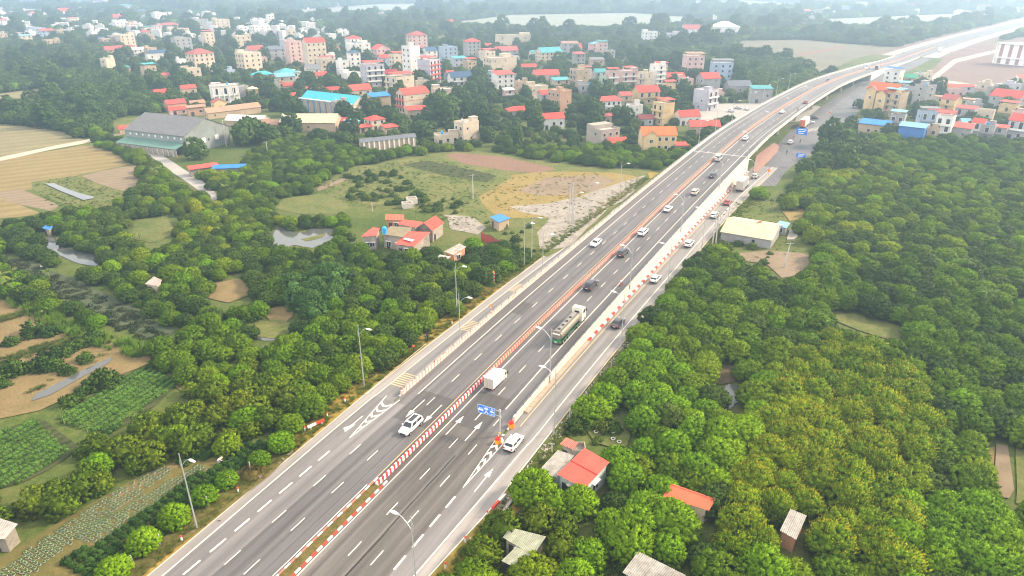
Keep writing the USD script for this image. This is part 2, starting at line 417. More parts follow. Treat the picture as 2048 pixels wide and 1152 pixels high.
patch('stubble_field', [(-60, 400), (-5, 398), (78, 428), (30, 436), (-60, 442)], F_STRAW, 0.8)
patch('far_meadow', [(-40, 192), (60, 178), (122, 182), (118, 195), (60, 205), (-40, 215)], F_STRAW2, 3)
patch('far_meadow', [(200, 245), (290, 232), (300, 242), (255, 258), (215, 262)], F_GRASS, 2)
# middle clearing
patch('meadow', [(628, 372), (690, 338), (760, 328), (880, 306), (960, 304), (1090, 328), (1210, 338), (1300, 342), (1268, 378), (1180, 450), (1090, 520), (1030, 505), (1000, 470), (905, 452), (860, 432), (790, 420), (700, 412), (640, 392)], F_GRASS, 2.5)
patch('vegetable_plot', [(800, 330), (850, 322), (990, 352), (970, 366), (880, 352)], F_VEG, 0.8)
patch('ploughed_field', [(886, 312), (910, 306), (1000, 314), (1110, 338), (1075, 348), (1010, 342), (930, 330)], F_RED, 0.8)
patch('dry_meadow', [(950, 398), (1020, 352), (1110, 345), (1210, 348), (1270, 355), (1230, 400), (1150, 440), (1060, 440), (985, 440)], F_DRYGR, 2)
patch('bare_earth', [(1020, 385), (1080, 358), (1190, 352), (1232, 362), (1190, 385), (1120, 392), (1060, 395)], F_DIRT, 2, block=False)
patch('rubble_ground', [(1010, 416), (1080, 410), (1150, 398), (1235, 366), (1290, 352), (1262, 382), (1190, 440), (1120, 500), (1075, 505), (1060, 470), (1085, 440), (1040, 430)], F_RUBBLE, 2)
patch('rubble_ground', [(880, 432), (930, 436), (965, 458), (950, 472), (900, 462)], F_RUBBLE, 1.5)
patch('meadow', [(900, 500), (960, 470), (1050, 490), (1080, 510), (1020, 560), (985, 585), (940, 560), (905, 540)], F_GRASS, 1.5, block=False)
patch('dirt_track', [(630, 376), (692, 354), (698, 358), (634, 384)], F_DIRT, 0.4)
patch('meadow', [(560, 398), (640, 388), (705, 415), (680, 432), (600, 430), (540, 420)], F_GRASS, 1.0)
patch('dry_meadow', [(258, 442), (330, 432), (345, 470), (300, 490), (252, 478)], F_GRASS, 1.0)
patch('lane', [(249, 266), (262, 264), (330, 316), (402, 362), (440, 396), (424, 404), (378, 370), (300, 314)], F_YARD, 0.3)
# ponds and the weedy stream
patch('pond', [(520, 482), (540, 462), (556, 452), (575, 466), (600, 470), (618, 458), (645, 460), (672, 462), (655, 480), (612, 500), (575, 492), (560, 500), (530, 492)], M_WATER, 1.6, label='pale pond with weed islands left of the red roofed farm')
patch('pond', [(80, 478), (104, 476), (108, 492), (150, 505), (190, 512), (200, 526), (180, 536), (150, 528), (110, 512), (84, 500)], M_WATER, 0.8)
patch('pond', [(508, 674), (560, 672), (556, 683), (515, 684)], M_WATER, 0.3)
patch('weed_islet', [(598, 480), (625, 474), (652, 467), (640, 476), (612, 485)], F_GRASS, 0.4, zoff=0.17)
patch('pond', [(1432, 800), (1440, 778), (1462, 765), (1476, 780), (1472, 806), (1452, 828), (1436, 822)], M_WATER, 0.5)
patch('weedy_stream', [(-20, 520), (60, 552), (110, 590), (200, 640), (295, 688), (345, 668), (262, 622), (170, 575), (90, 540), (30, 520)], F_WEED, 1.0)
# lower-left terraces
patch('clay_terrace', [(-40, 600), (40, 612), (110, 645), (230, 690), (300, 722), (270, 738), (190, 768), (60, 830), (-40, 850)], F_CLAY, 1.2)
patch('water_furrow', [(222, 716), (226, 722), (170, 752), (100, 792), (60, 806), (50, 800), (96, 778), (160, 744)], M_WATER, 0.3, zoff=0.24)
patch('dirt_track', [(150, 665), (240, 700), (330, 748), (385, 790), (375, 796), (316, 757), (235, 712), (150, 676)], F_CLAY, 0.4)
patch('crop_field', [(105, 835), (180, 792), (285, 730), (360, 770), (290, 822), (215, 872), (160, 860)], F_VEG, 0.8)
patch('crop_field', [(-30, 875), (70, 838), (140, 905), (60, 965), (-30, 990)], F_VEG, 0.8)
patch('nursery_ground', [(-40, 1140), (120, 1040), (330, 930), (440, 925), (560, 885), (585, 905), (520, 960), (400, 1060), (280, 1152), (240, 1190), (-40, 1190)], field_mat('nursery_soil', (0.07, 0.075, 0.02), (0.16, 0.125, 0.045), 0.3, 1.8), 1.0)
patch('clay_path', [(205, 1008), (300, 945), (345, 926), (400, 905), (420, 912), (352, 936), (310, 955), (215, 1020)], F_CLAY, 0.4)
patch('bare_earth', [(415, 570), (470, 560), (500, 590), (450, 610), (410, 600)], F_CLAY, 0.8)
patch('bare_earth', [(520, 625), (560, 612), (585, 630), (560, 650), (525, 645)], F_CLAY, 0.8)
patch('meadow', [(505, 650), (560, 640), (585, 655), (560, 680), (510, 680)], F_GRASS, 0.6)
# right side clearings
patch('bare_earth', [(1470, 510), (1530, 505), (1612, 510), (1622, 528), (1590, 555), (1560, 560), (1530, 530), (1480, 525)], F_DIRT, 0.8)
patch('dry_meadow', [(1560, 425), (1605, 418), (1610, 440), (1575, 445)], F_DRYGR, 0.8)
patch('concrete_yard', [(1578, 462), (1598, 455), (1592, 480), (1572, 482)], F_YARD, 0.4)
patch('meadow', [(1640, 635), (1720, 632), (1800, 660), (1830, 690), (1780, 685), (1700, 660)], F_GRASS, 0.8)
patch('garden_bed', [(1990, 890), (2012, 888), (2030, 1000), (1985, 1000)], F_BROWN, 0.3)
patch('clay_path', [(1972, 900), (1988, 892), (1984, 1000), (1970, 996)], F_CLAY, 0.3)
patch('meadow', [(2032, 900), (2075, 890), (2090, 1030), (2026, 1020)], F_GRASS, 0.5)
patch('meadow', [(1160, 850), (1220, 838), (1262, 865), (1250, 905), (1180, 890)], F_GRASS, 0.8)
patch('bare_earth', [(1420, 745), (1470, 730), (1492, 745), (1470, 768), (1430, 775)], field_mat('dark_leaf_litter', (0.06, 0.05, 0.025), (0.12, 0.09, 0.05), 0.3, 2.0), 0.6)
# far right: levelled land and the far field
patch('levelled_field', [(1455, 98), (1480, 82), (1600, 80), (1790, 96), (1700, 122), (1640, 150), (1600, 132), (1520, 112)], field_mat('far_field', (0.105, 0.10, 0.065), (0.17, 0.15, 0.105), 0.02, 0.3), 3)
patch('ploughed_strip', [(1590, 108), (1680, 92), (1690, 95), (1605, 112)], F_RED, 1)
patch('levelled_ground', [(1850, 150), (1900, 105), (2060, 70), (2400, 60), (2400, 190), (2060, 175), (1960, 185), (1870, 178)], F_PINK, 2)
patch('white_haul_road', [(1858, 158), (1905, 120), (2000, 98), (2005, 102), (1912, 126), (1872, 158), (1960, 172), (2070, 158), (2070, 163), (1960, 178), (1868, 166)], F_PATH, 0.5)

F_FAR = field_mat('far_paddy', (0.16, 0.17, 0.12), (0.25, 0.25, 0.20), 0.008, 0.1)
patch('far_paddy', [(860, 50), (1020, 30), (1260, 26), (1440, 40), (1330, 58), (1180, 64), (1000, 62)], F_FAR, 6)
patch('far_paddy', [(560, 22), (760, 8), (1000, 6), (960, 20), (760, 30), (600, 34)], F_FAR, 6)
patch('far_paddy', [(1180, 4), (1500, 2), (1700, 14), (1560, 24), (1300, 16)], F_FAR, 6)
patch('far_paddy', [(1620, 40), (1900, 28), (1980, 36), (1800, 58), (1660, 60)], F_FAR, 6)
patch('far_paddy', [(-200, 8), (150, 2), (330, 6), (200, 16), (-100, 18)], F_FAR, 6)
patch('far_paddy', [(-400, -18), (1000, -22), (2400, -18), (2400, -12), (1000, -6), (-400, -10)], F_FAR, 20)
# ---------------------------------------------------------------- roads
def asphalt(name, c, streak=0.35, patchy=0.25, dark=(0.03, 0.028, 0.026)):
    n = {'uv': ('uvmap', {}), 'mp': ('mapping', {'scale': (0.85, 0.012, 1.0)}), 'n1': ('noise_texture', {'scale': 1.0, 'detail': 5.0, 'roughness': 0.6}),
         'm1': ('map_range', {'from_min': 0.3, 'from_max': 0.7, 'to_min': 1 - streak, 'to_max': 1 + streak, 'clamp': True}),
         'mp2': ('mapping', {'scale': (0.10, 0.022, 1.0)}), 'n2': ('noise_texture', {'scale': 1.0, 'detail': 6.0, 'roughness': 0.65}),
         'm2': ('map_range', {'from_min': 0.3, 'from_max': 0.7, 'to_min': 1 - patchy, 'to_max': 1 + patchy, 'clamp': True}),
         'mm': ('math', {'math_type': 'multiply'}), 'h': ('hsv', {'hue': 0.5, 'saturation': 1.0, 'fac': 1.0, 'color': c}),
         'g': ('geometry', {}), 'n3': ('noise_texture', {'scale': 14.0, 'detail': 3.0}), 'm3': ('map_range', {'from_min': 0.3, 'from_max': 0.7, 'to_min': 0.88, 'to_max': 1.12}),
         'mm2': ('math', {'math_type': 'multiply'}),
         'sx': ('separate_xyz', {}), 'ph': ('math', {'math_type': 'multiply_add', 'value2': 6.2832 / 1.78, 'value3': 0.6}), 'cs': ('math', {'math_type': 'cosine'}), 'tr': ('math', {'math_type': 'multiply_add', 'value2': 0.09, 'value3': 1.0}), 'mm3': ('math', {'math_type': 'multiply'}),
         'n4': ('noise_texture', {'scale': 0.16, 'detail': 5.0, 'roughness': 0.7}), 'm4': ('map_range', {'from_min': 0.66, 'from_max': 0.78, 'to_min': 0.0, 'to_max': 0.75, 'clamp': True}),
         'mx': ('mix_color', {'b': dark}),
         'p': ('principled_bsdf', {'roughness': 0.62, 'specular_ior_level': 0.35})}
    l = [('uv.UV', 'mp.vector'), ('mp.vector', 'n1.vector'), ('n1.fac', 'm1.value'), ('uv.UV', 'mp2.vector'), ('mp2.vector', 'n2.vector'), ('n2.fac', 'm2.value'),
         ('m1.result', 'mm.value1'), ('m2.result', 'mm.value2'), ('g.position', 'n3.vector'), ('n3.fac', 'm3.value'), ('mm.value', 'mm2.value1'), ('m3.result', 'mm2.value2'),
         ('uv.UV', 'sx.vector'), ('sx.x', 'ph.value1'), ('ph.value', 'cs.value1'), ('cs.value', 'tr.value1'), ('mm2.value', 'mm3.value1'), ('tr.value', 'mm3.value2'), ('mm3.value', 'h.value'), ('h.color', 'mx.a'), ('g.position', 'n4.vector'), ('n4.fac', 'm4.value'), ('m4.result', 'mx.fac'), ('mx.result', 'p.base_color')]
    return usdkit.material(stage, '/World/Looks/' + name, n, l, surface='p.BSDF')
A_MAIN = asphalt('asphalt_main', (0.105, 0.098, 0.098))
A_SIDE = asphalt('asphalt_side', (0.175, 0.165, 0.16), 0.2, 0.2)
A_EDGE = asphalt('asphalt_shoulder', (0.235, 0.215, 0.20), 0.15, 0.2)

def stripes(name, a, b, period, slant=0.0, duty=0.5, ca=M_RED, soil=0.25):
    """paint in bands along the road (uv.y metres, slanting with uv.x)"""
    n = {'uv': ('uvmap', {}), 's': ('separate_xyz', {}), 'k': ('math', {'math_type': 'multiply_add', 'value2': slant}), 'd': ('math', {'math_type': 'divide', 'value2': period}),
         'f': ('math', {'math_type': 'fraction'}), 'lt': ('math', {'math_type': 'less_than', 'value2': duty}), 'mx': ('mix_color', {'a': b, 'b': a}),
         'g': ('geometry', {}), 'n': ('noise_texture', {'scale': 0.7, 'detail': 5.0}), 'mr': ('map_range', {'from_min': 0.3, 'from_max': 0.7, 'to_min': 1 - soil, 'to_max': 1.05, 'clamp': True}),
         'h': ('hsv', {'hue': 0.5, 'saturation': 1.0, 'fac': 1.0}), 'p': ('principled_bsdf', {'roughness': 0.6})}
    l = [('uv.UV', 's.vector'), ('s.x', 'k.value1'), ('s.y', 'k.value3'), ('k.value', 'd.value1'), ('d.value', 'f.value1'), ('f.value', 'lt.value1'), ('lt.value', 'mx.fac'),
         ('mx.result', 'h.color'), ('g.position', 'n.vector'), ('n.fac', 'mr.value'), ('mr.result', 'h.value'), ('h.color', 'p.base_color')]
    return usdkit.material(stage, '/World/Looks/' + name, n, l, surface='p.BSDF')

RW = lambda s: np.interp(s, [-80, -12, 23, 150, 185, 218, 255, 300], [13.9, 14.8, 16.3, 16.4, 16.6, 18.3, 19.8, 20.2])
RO = lambda s: np.interp(s, [-80, -11, 4, 27, 160, 219, 263, 300], [15.7, 16.6, 18.0, 18.4, 18.8, 20.6, 21.4, 22.0])
LW = lambda s: np.interp(s, [-80, -25, 8, 44, 77, 200], [-13.3, -14.2, -15.2, -15.5, -15.9, -16.2])
LO = lambda s: np.interp(s, [-80, -26, 7, 25, 52, 79, 200], [-15.2, -16.0, -16.9, -17.4, -17.6, -18.2, -18.6])

road = UsdGeom.Xform.Define(stage, '/World/road'); tag(road.GetPrim(), 'grey asphalt highway with white lane markings climbing onto the flyover', None, None, 'structure')
RD = '/World/road'
def surf(name, rb, m, parent=RD, **kw):
    v, f, uv = rb
    return put(parent, name, (v, f), m, uv=uv, **kw)
S0 = 20.0
A_MERGE = asphalt('asphalt_merge_lane', (0.150, 0.140, 0.138), 0.25, 0.25); A_RIGHT = asphalt('asphalt_right_lanes', (0.098, 0.088, 0.080), 0.4, 0.35)
surf('merge_lane', ribbon(-80, S0, LW, -8.5, None, 0.020), A_MERGE)
surf('carriageway', ribbon(-80, S0, -8.5, 0.0, None, 0.020), A_MAIN)
surf('carriageway', ribbon(-80, S0, 0.0, 11.9, None, 0.020), A_RIGHT)
surf('merge_lane', ribbon(-80, S0, 11.9, RW, None, 0.020), A_MERGE)
surf('shoulder', ribbon(-80, S0, LO, LW, None, 0.020), A_EDGE)
surf('shoulder', ribbon(-80, S0, RW, RO, None, 0.020), A_EDGE)
surf('deck_surface', ribbon(S0, 2300, -10.9, 11.1, None, 0.020), A_MAIN)
surf('frontage_carriageway', ribbon(S0, 232, 11.5, RW, 0.0, 0.020), A_SIDE)
surf('frontage_shoulder', ribbon(S0, 232, RW, RO, 0.0, 0.020), A_EDGE)
surf('frontage_carriageway', ribbon(S0, 150, LW, -11.3, 0.0, 0.020), A_SIDE)
surf('frontage_shoulder', ribbon(S0, 150, LO, LW, 0.0, 0.020), A_EDGE)
for o0, o1 in ((-24.5, -12.2), (12.4, 27.0)):
    surf('frontage_carriageway', ribbon(765, 2300, o0, o1, 0.0, 0.020), A_EDGE)
structure('road_margin', ribbon(765, 2300, -34, 40, 0.0, 0.006)[:2], F_PINK)
MK = 0.026
def line(name, s0, s1, o, w=0.16, z=None, m=M_MARK, step=4.0):
    a = (lambda s: (o(s) if callable(o) else o) - w / 2); b = (lambda s: (o(s) if callable(o) else o) + w / 2)
    a2 = lambda s: a(s) + np.zeros_like(s); b2 = lambda s: b(s) + np.zeros_like(s)
    v, f, uv = ribbon(s0, s1, a2, b2, z, MK, step)
    put(RD, name, (v, f), m)
# edge and shoulder lines
line('edge_line', -80, S0, LW, 0.2); line('edge_line', -80, S0, RW, 0.2)
line('pavement_edge_line', -80, 25, lambda s: RO(s) - 0.12, 0.16); line('pavement_edge_line', -80, 40, lambda s: LO(s) + 0.1, 0.10)
line('edge_line', S0, 232, RW, 0.18, 0.0); line('edge_line', S0, 150, LW, 0.16, 0.0)
line('frontage_centre_line', S0 + 6, 232, lambda s: RO(s) - 0.15, 0.14, 0.0, M_YMARK)
line('frontage_centre_line', S0, 150, lambda s: LO(s) + 0.15, 0.12, 0.0)
line('kerb_line', S0 + 4, 215, 12.75, 0.14, 0.0, M_YMARK)
line('median_line', -80, 0, -1.45, 0.15); line('median_line', -80, 900, 1.35, 0.17)
line('median_line', 0, 900, -1.15, 0.12, m=M_YMARK)
line('shoulder_line', 24, 1000, -8.4, 0.18); line('shoulder_line', 27, 1000, 8.35, 0.18)
# dashes
for k in range(-6, 60):
    s = -19.6 + 8.55 * k
    L = 2.8
    for o in (-5.0, 5.05):
        line('lane_dash', s - L / 2, s + L / 2, o, 0.16, step=3)
    if s < 25:
        line('lane_dash', s - L / 2, s + L / 2, 8.7, 0.16, step=3)
    if s < 14:
        line('lane_dash', s - L / 2, s + L / 2, -8.5, 0.16, step=3)
for k in range(-14, 6):
    s = -1.8 + 4.28 * k
    if s < 5:
        line('merge_dash', s - 1.35, s + 1.35, -11.95, 0.32, step=3)
    if s < 2.6:
        line('merge_dash', s - 1.35, s + 1.35, 11.9, 0.32, step=3)
# arrows
def arrow(s, o, L, d, z=None, bent=0):
    """a painted arrow; d = +1 along the road, -1 against it"""
    P = np.array([(-L / 2, -0.10), (L * 0.14, -0.10), (L * 0.14, -0.48), (L / 2, 0), (L * 0.14, 0.48), (L * 0.14, 0.10), (-L / 2, 0.10)])
    if bent:
        P = np.array([(-L / 2, -0.10), (L * 0.02, -0.10), (L * 0.02, -0.45), (L * .5, -0.25), (L * 0.36, 0.75), (L * 0.2, 0.35), (L * 0.10, 0.12), (-L / 2, 0.10)])
    pts = at(s + d * P[:, 0], o + d * P[:, 1], None if z is None else z)
    pts[:, 2] += MK
    v2 = pts[:, :2]
    if Polygon(v2).exterior.is_ccw is False:
        pts = pts[::-1]; v2 = v2[::-1]
    put(RD, 'lane_arrow', (pts, np.asarray(manifold3d.triangulate([v2]))), M_MARK)
for a, b in (((893.7, 868.7), (930, 831)), ((931, 881), (967.5, 843)), ((945, 986.5), (985.7, 940)), ((846, 804), (808.7, 838.7)), ((880.5, 814), (847.5, 847.5)), ((721, 830), (692, 867))):
    (sa, oa), (sb, ob) = road_so(ground(*a)), road_so(ground(*b))
    arrow((sa + sb) / 2, (oa + ob) / 2, abs(sb - sa), 1 if sb > sa else -1, bent=a[0] == 721)
# painted gores
def gore(tip, base, oa, ob, n, z=None, d=1, th=.75):
    (st, ot), sb = tip, base
    for o in (oa, ob):
        m = MB(); k = 8; t = np.linspace(0, 1, k)
        c = at(st + (sb - st) * t, ot + (o - ot) * t, z); w = at(st + (sb - st) * t, ot + (o - ot) * t + 0.17, z)
        for i in range(k - 1):
            q = np.array([c[i], w[i], w[i + 1], c[i + 1]]); q[:, 2] += MK
            m.quad(*q)
        put(RD, 'gore_line', m, M_MARK)
    for j in range(n):
        t = 0.28 + 0.68 * j / n; s = st + (sb - st) * t
        a = ot + (oa - ot) * t; b = ot + (ob - ot) * t; c = (a + b) / 2; h = 0.9 * d
        m = MB()
        for e in (a, b):
            q = at(np.array([s, s + th, s + th + h, s + h]), np.array([e, e, c, c]), z); q[:, 2] += MK + 0.004
            m.quad(*(q if (e > c) else q[::-1]))
        put(RD, 'gore_chevron', m, M_MARK)
gore(road_so(ground(922, 979)), 20.5, 10.6, 12.5, 5)
gore(road_so(ground(698, 876)), road_so(ground(790, 797))[0], float(road_so(ground(770, 795))[1]), float(road_so(ground(804, 797))[1]), 5, d=-1, th=.5)
# rumble stripes on the left frontage road
for (x, y) in ((795, 754), (925, 650), (1022, 573), (1252, 395)):
    s, o = road_so(ground(x, y))
    for k in range(7):
        a = s - 2.2 + k * 0.72
        q = at(np.array([a, a, a + 0.24, a + 0.24]), np.array([LW(a) + 0.1, -11.6, -11.6, LW(a) + 0.1]), 0.0); q[:, 2] = MK + .003
        put(RD, 'rumble_stripe', MB().quad(*q), M_YMARK)
# roads of the crossing under the bridge and the street to the right
def side_road(name, px, m=A_SIDE, z=0.018, amp=0):
    q = Polygon(poly_m(px)).buffer(0)
    q = q.buffer(-2).buffer(4).buffer(-2)
    if q.geom_type != 'Polygon': q = max(q.geoms, key=lambda a: a.area)
    v, f = flat(q, z)
    put('/World', name, (v, f), m, uv=v[:, :2] * 1.0, kind='structure'); PATCHES.append(q); return q
side_road('frontage_crossing', [(1508, 372), (1535, 326), (1530, 318), (1580, 262), (1640, 215), (1712, 166), (1800, 128), (1850, 115), (1862, 119), (1770, 165), (1728, 208), (1700, 245), (1650, 300), (1602, 318), (1570, 345), (1552, 372)], asphalt('asphalt_crossing', (0.088, 0.084, 0.084), 0.2, 0.3), z=0.016)
side_road('village_street', [(1640, 232), (1712, 236), (1790, 246), (1900, 252), (2080, 268), (2080, 274), (1900, 260), (1790, 256), (1700, 252), (1640, 262)], A_EDGE, 0.0125)
side_road('market_yard', [(1380, 228), (1420, 208), (1530, 205), (1640, 212), (1640, 240), (1560, 245), (1470, 240), (1400, 246)], F_YARD, 0.0105)
for i in range(9):
    x, y = 1588 + i * 6.2, 262 + i * 0.9
for k in range(8):                    # zebra crossing by the junction
    p = ground(1612 + k * 6.0, 262 - k * 1.2)
    put(RD, 'zebra_bar', MB().box((p[0], p[1], 0.0305), (0.55, 4.5, 0.006), 35), M_MARK)
for k in range(10):
    p = ground(1655 + k * 7.2, 226 - k * 5.6)
    put(RD, 'lane_dash', MB().box((p[0], p[1], 0.0305), (3.0, 0.18, 0.006), 40), M_MARK)

# ---------------------------------------------------------------- flyover
FLY = thing('flyover', 'long curving concrete flyover with white retaining walls and bridge spans', 'bridge')
SA, SB, SE = 219.0, 545.0, 760.0
M_WALL = mat('pale_wall_concrete', (0.58, 0.52, 0.45), 0.75, 0.10, 0.5, dirt=(0.46, 0.40, 0.34))
for (a, b) in ((22, SA), (SB, SE)):
    for (o0, o1) in ((-11.35, -10.95), (11.05, 11.45)):
        put(FLY, 'retaining_wall', extrude_strip(MB(), a, b, o0, o1, lambda s: np.zeros_like(s) - 0.3, lambda s: deck_z(s) + 0.0), M_WALL)
put(FLY, 'abutment', MB().hexa(np.vstack([at([SA - 1, SA - 1, SA, SA], [-10.9, 11.0, 11.0, -10.9], 0), at([SA - 1, SA - 1, SA, SA], [-10.9, 11.0, 11.0, -10.9], deck_z(SA) - 0.3)])), M_CONC)
put(FLY, 'abutment', MB().hexa(np.vstack([at([SB, SB, SB + 1, SB + 1], [-10.9, 11.0, 11.0, -10.9], 0), at([SB, SB, SB + 1, SB + 1], [-10.9, 11.0, 11.0, -10.9], deck_z(SB) - 0.3)])), M_CONC)
put(FLY, 'deck_slab', extrude_strip(MB(), SA, SB, -11.35, 11.45, -0.45, 0.0), M_WALL)
for o in (-9.2, -5.5, -1.8, 1.8, 5.5, 9.2):
    put(FLY, 'girder', extrude_strip(MB(), SA, SB, o - 0.45, o + 0.45, -1.55, -0.45), M_CONC)
PIERS = [258, 301, 344, 387, 430, 473, 510]
for s in PIERS:
    z = deck_z(s)
    put(FLY, 'pier_cap', MB().hexa(np.vstack([at([s - .9, s - .9, s + .9, s + .9], [-9, 9, 9, -9], z - 2.7), at([s - .9, s - .9, s + .9, s + .9], [-10.6, 10.7, 10.7, -10.6], z - 1.56)])), M_CONC)
    for o in (-6, 0, 6.5):
        put(FLY, 'pier_column', MB().cyl(at(s, o, -0.2), at(s, o, z - 2.6), 0.75, n=14), M_CONC, smooth=40)
for s in (SA - 0.5, SB, 301.0, 387.0, 473.0):
    v, f, uv = ribbon(s - 0.35, s + 0.35, -10.7, 10.9, None, 0.0245, 1)
    put(FLY, 'expansion_joint', (v, f), mat('joint_strip', (0.45, 0.43, 0.40), 0.7) if s == SA - 0.5 else mat('joint_strip_dark', (0.2, 0.19, 0.19), 0.7))
# parapets: left one striped red and white while it is a ramp
M_STR_L = stripes('striped_parapet_paint', (0.58, 0.26, 0.21), (0.64, 0.50, 0.43), 1.05, 0.35, 0.48)
M_STR_M = stripes('striped_median_paint', (0.62, 0.03, 0.02), (0.80, 0.76, 0.70), 0.98, 0.25, 0.52)
M_STR_F = stripes('orange_median_paint', (0.50, 0.075, 0.04), (0.66, 0.33, 0.24), 0.98, 0.25, 0.55)
M_PAR = mat('parapet_concrete', (0.52, 0.46, 0.39), 0.75, 0.12, 0.8)
def profile_strip(s0, s1, prof, step=4.0, uvs=None):
    """prof: (offset, height) points swept along the road, with uv = (profile length, s)"""
    n = int((s1 - s0) / step) + 1; s = np.linspace(s0, s1, n); prof = np.asarray(prof, float); k = len(prof)
    L = np.r_[0, np.cumsum(np.linalg.norm(np.diff(prof, axis=0), axis=1))]
    v = np.stack([at(s, o, deck_z(s) + h) for o, h in prof], 1).reshape(-1, 3)
    uv = np.stack([np.c_[np.full(n, l), s] for l in L], 1).reshape(-1, 2)
    i, j = np.meshgrid(np.arange(n - 1), np.arange(k - 1), indexing='ij'); a = i * k + j
    q = np.stack([a, a + k, a + k + 1, a + 1], -1).reshape(-1, 4)
    f = np.vstack([q[:, [0, 1, 2]], q[:, [0, 2, 3]]])
    caps = [[0, 1, 2], [0, 2, 3]] if k == 4 else [[0, j, j + 1] for j in range(1, k - 1)]
    f = np.vstack([f, np.array(caps)[:, ::-1], np.array(caps) + (n - 1) * k])
    return v, f[:, ::-1], uv
PL = [(-10.72, 0.0), (-10.86, 0.35), (-10.90, 0.82), (-11.22, 0.82), (-11.38, 0.0)]
PR = [(11.46, -0.02), (11.40, 0.95), (11.05, 0.95), (11.02, 0.35), (10.90, 0.0)]
PM = [(-0.30, 0.0), (-0.24, 0.18), (-0.14, 0.66), (0.14, 0.66), (0.24, 0.18), (0.30, 0.0)]
LP = thing('left_parapet', 'red and white striped parapet with handrail along the left carriageway of the ramp', 'parapet')
RP = thing('right_parapet', 'plain pale parapet with dark handrail above the white retaining wall', 'parapet')
for a, b, m in ((22.5, 205, M_STR_L), (205, SE, M_PAR)):
    v, f, uv = profile_strip(a, b, PL[::-1]); put(LP, 'parapet_wall', (v, f), m, uv=uv)
v, f, uv = profile_strip(24.5, SE, PR[::-1]); put(RP, 'parapet_wall', (v, f), M_PAR, uv=uv)
for T, o, a in ((LP, -11.05, 23.5), (RP, 11.2, 25.5)):
    for h in (1.12, 1.36):
        s = np.arange(a, 620, 4.0)
        put(T, 'handrail', MB().tube(at(s, o, deck_z(s) + h), 0.055, 6), M_RAIL if T == RP else mat('left_rail_paint', (0.28, 0.26, 0.25), 0.5))
    for s in np.arange(a, 620, 2.9 if T == RP else 3.4):
        put(T, 'rail_post', MB().hexa(np.vstack([at([s - .07, s + .07, s + .07, s - .07], [o - .07, o - .07, o + .09, o + .09], deck_z(s) + 0.80), at([s - .05, s + .05, s + .05, s - .05], [o - .05, o - .05, o + .05, o + .05], deck_z(s) + 1.42)])), M_RAIL)
MEDB = thing('median_barrier', 'red and white banded concrete barrier dividing the two carriageways', 'barrier')
for a, b, m in ((0.5, 34, M_STR_M), (34, 260, M_STR_F), (260, 900, mat('faded_orange_paint', (0.55, 0.18, 0.11), 0.7, 0.15, 0.5))):
    v, f, uv = profile_strip(a, b, PM); put(MEDB, 'barrier_section', (v, f), m, uv=uv)
# planted median with its kerbs
structure('median_bed', profile_strip(-80, 0.5, [(-0.75, 0.0), (-0.7, 0.15), (0.0, 0.20), (0.7, 0.15), (0.75, 0.0)])[:2], field_mat('median_soil', (0.06, 0.06, 0.015), (0.16, 0.115, 0.04), 0.5, 2.0))
MK_ = thing('median_kerb', 'kerb of alternating red and white blocks around the planted median', 'kerb')
def kerb_block(T, s, L, o0, o1, h, m, z=None, name='kerb_block'):
    zz = deck_z(s) if z is None else z
    a = [s, s + L, s + L, s]
    b = 0.03
    put(T, name, MB().hexa(np.vstack([at(a, [o0, o0, o1, o1], zz), at([s + b, s + L - b, s + L - b, s + b], [o0 + b, o0 + b, o1 - b, o1 - b], zz + h)])), m)
M_REDF = mat('faded_red_paint', (0.58, 0.16, 0.12), 0.7, 0.2, 2.0)
for k in range(60):
    s = -60 + k * 1.05
    if s > 1.2: break
    kerb_block(MK_, s, 1.03, 0.72, 1.0, 0.24, M_RED if k % 2 else M_WHITE)
    kerb_block(MK_, s, 1.03, -1.0, -0.72, 0.24, M_REDF if k % 2 else M_WHITE)
WK = thing('wall_kerb', 'low kerb of red and white blocks at the foot of the white retaining wall', 'kerb')
for k in range(110):
    s = 28 + k * 1.75
    if s > 218: break
    if s > 57:
        kerb_block(WK, s, 1.73, 11.5, 12.0, 0.38, M_RED if k % 2 else M_WHITE, 0.0)
    else:
        kerb_block(WK, s, 1.73, 11.5, 12.25, 0.35, mat('bare_kerb', (0.36, 0.27, 0.20), 0.8, 0.2, 1.0), 0.0)
# island with its kerb where the bridge begins
isl = ragged(poly_m([(1506, 342), (1512, 312), (1548, 286), (1558, 292), (1556, 302), (1540, 320), (1512, 348)]), 0.0)
structure('traffic_island', MB().prism(np.array(isl.exterior.coords)[:-1] if isl.exterior.is_ccw else np.array(isl.exterior.coords)[:-1][::-1], 0, 0.2), mat('island_paving', (0.30, 0.17, 0.13), 0.85, 0.15, 0.6))
PATCHES.append(isl)

# worn tar seams and patches in the carriageway
M_TAR = mat('tar_seam', (0.030, 0.027, 0.024), 0.55, 0.3, 1.5)
def seam(s0, s1, o, w, z=None, amp=.25, seed=0):
    wob = lambda a: o + amp * meshkit.noise(np.c_[a * .12, np.full_like(a, seed), np.zeros_like(a)]) + .06 * meshkit.noise(np.c_[a * 1.1, np.full_like(a, seed), np.zeros_like(a)])
    put(RD, 'tar_seam', ribbon(s0, s1, lambda a: wob(a) - w / 2 * (.6 + .8 * np.abs(meshkit.noise(np.c_[a * .7, np.full_like(a, seed + 3.), np.zeros_like(a)]))), lambda a: wob(a) + w / 2, z, .0225, 1.0)[:2], M_TAR)
seam(-80, 12, 6.7, .22, seed=1); seam(-70, -6, 6.9, .10, seed=4); seam(-60, 30, -3.2, .07, seed=7); seam(30, 120, 3.4, .06, seed=9)
A_PATCH = asphalt('asphalt_patch', (0.070, 0.065, 0.062), 0.2, 0.2)
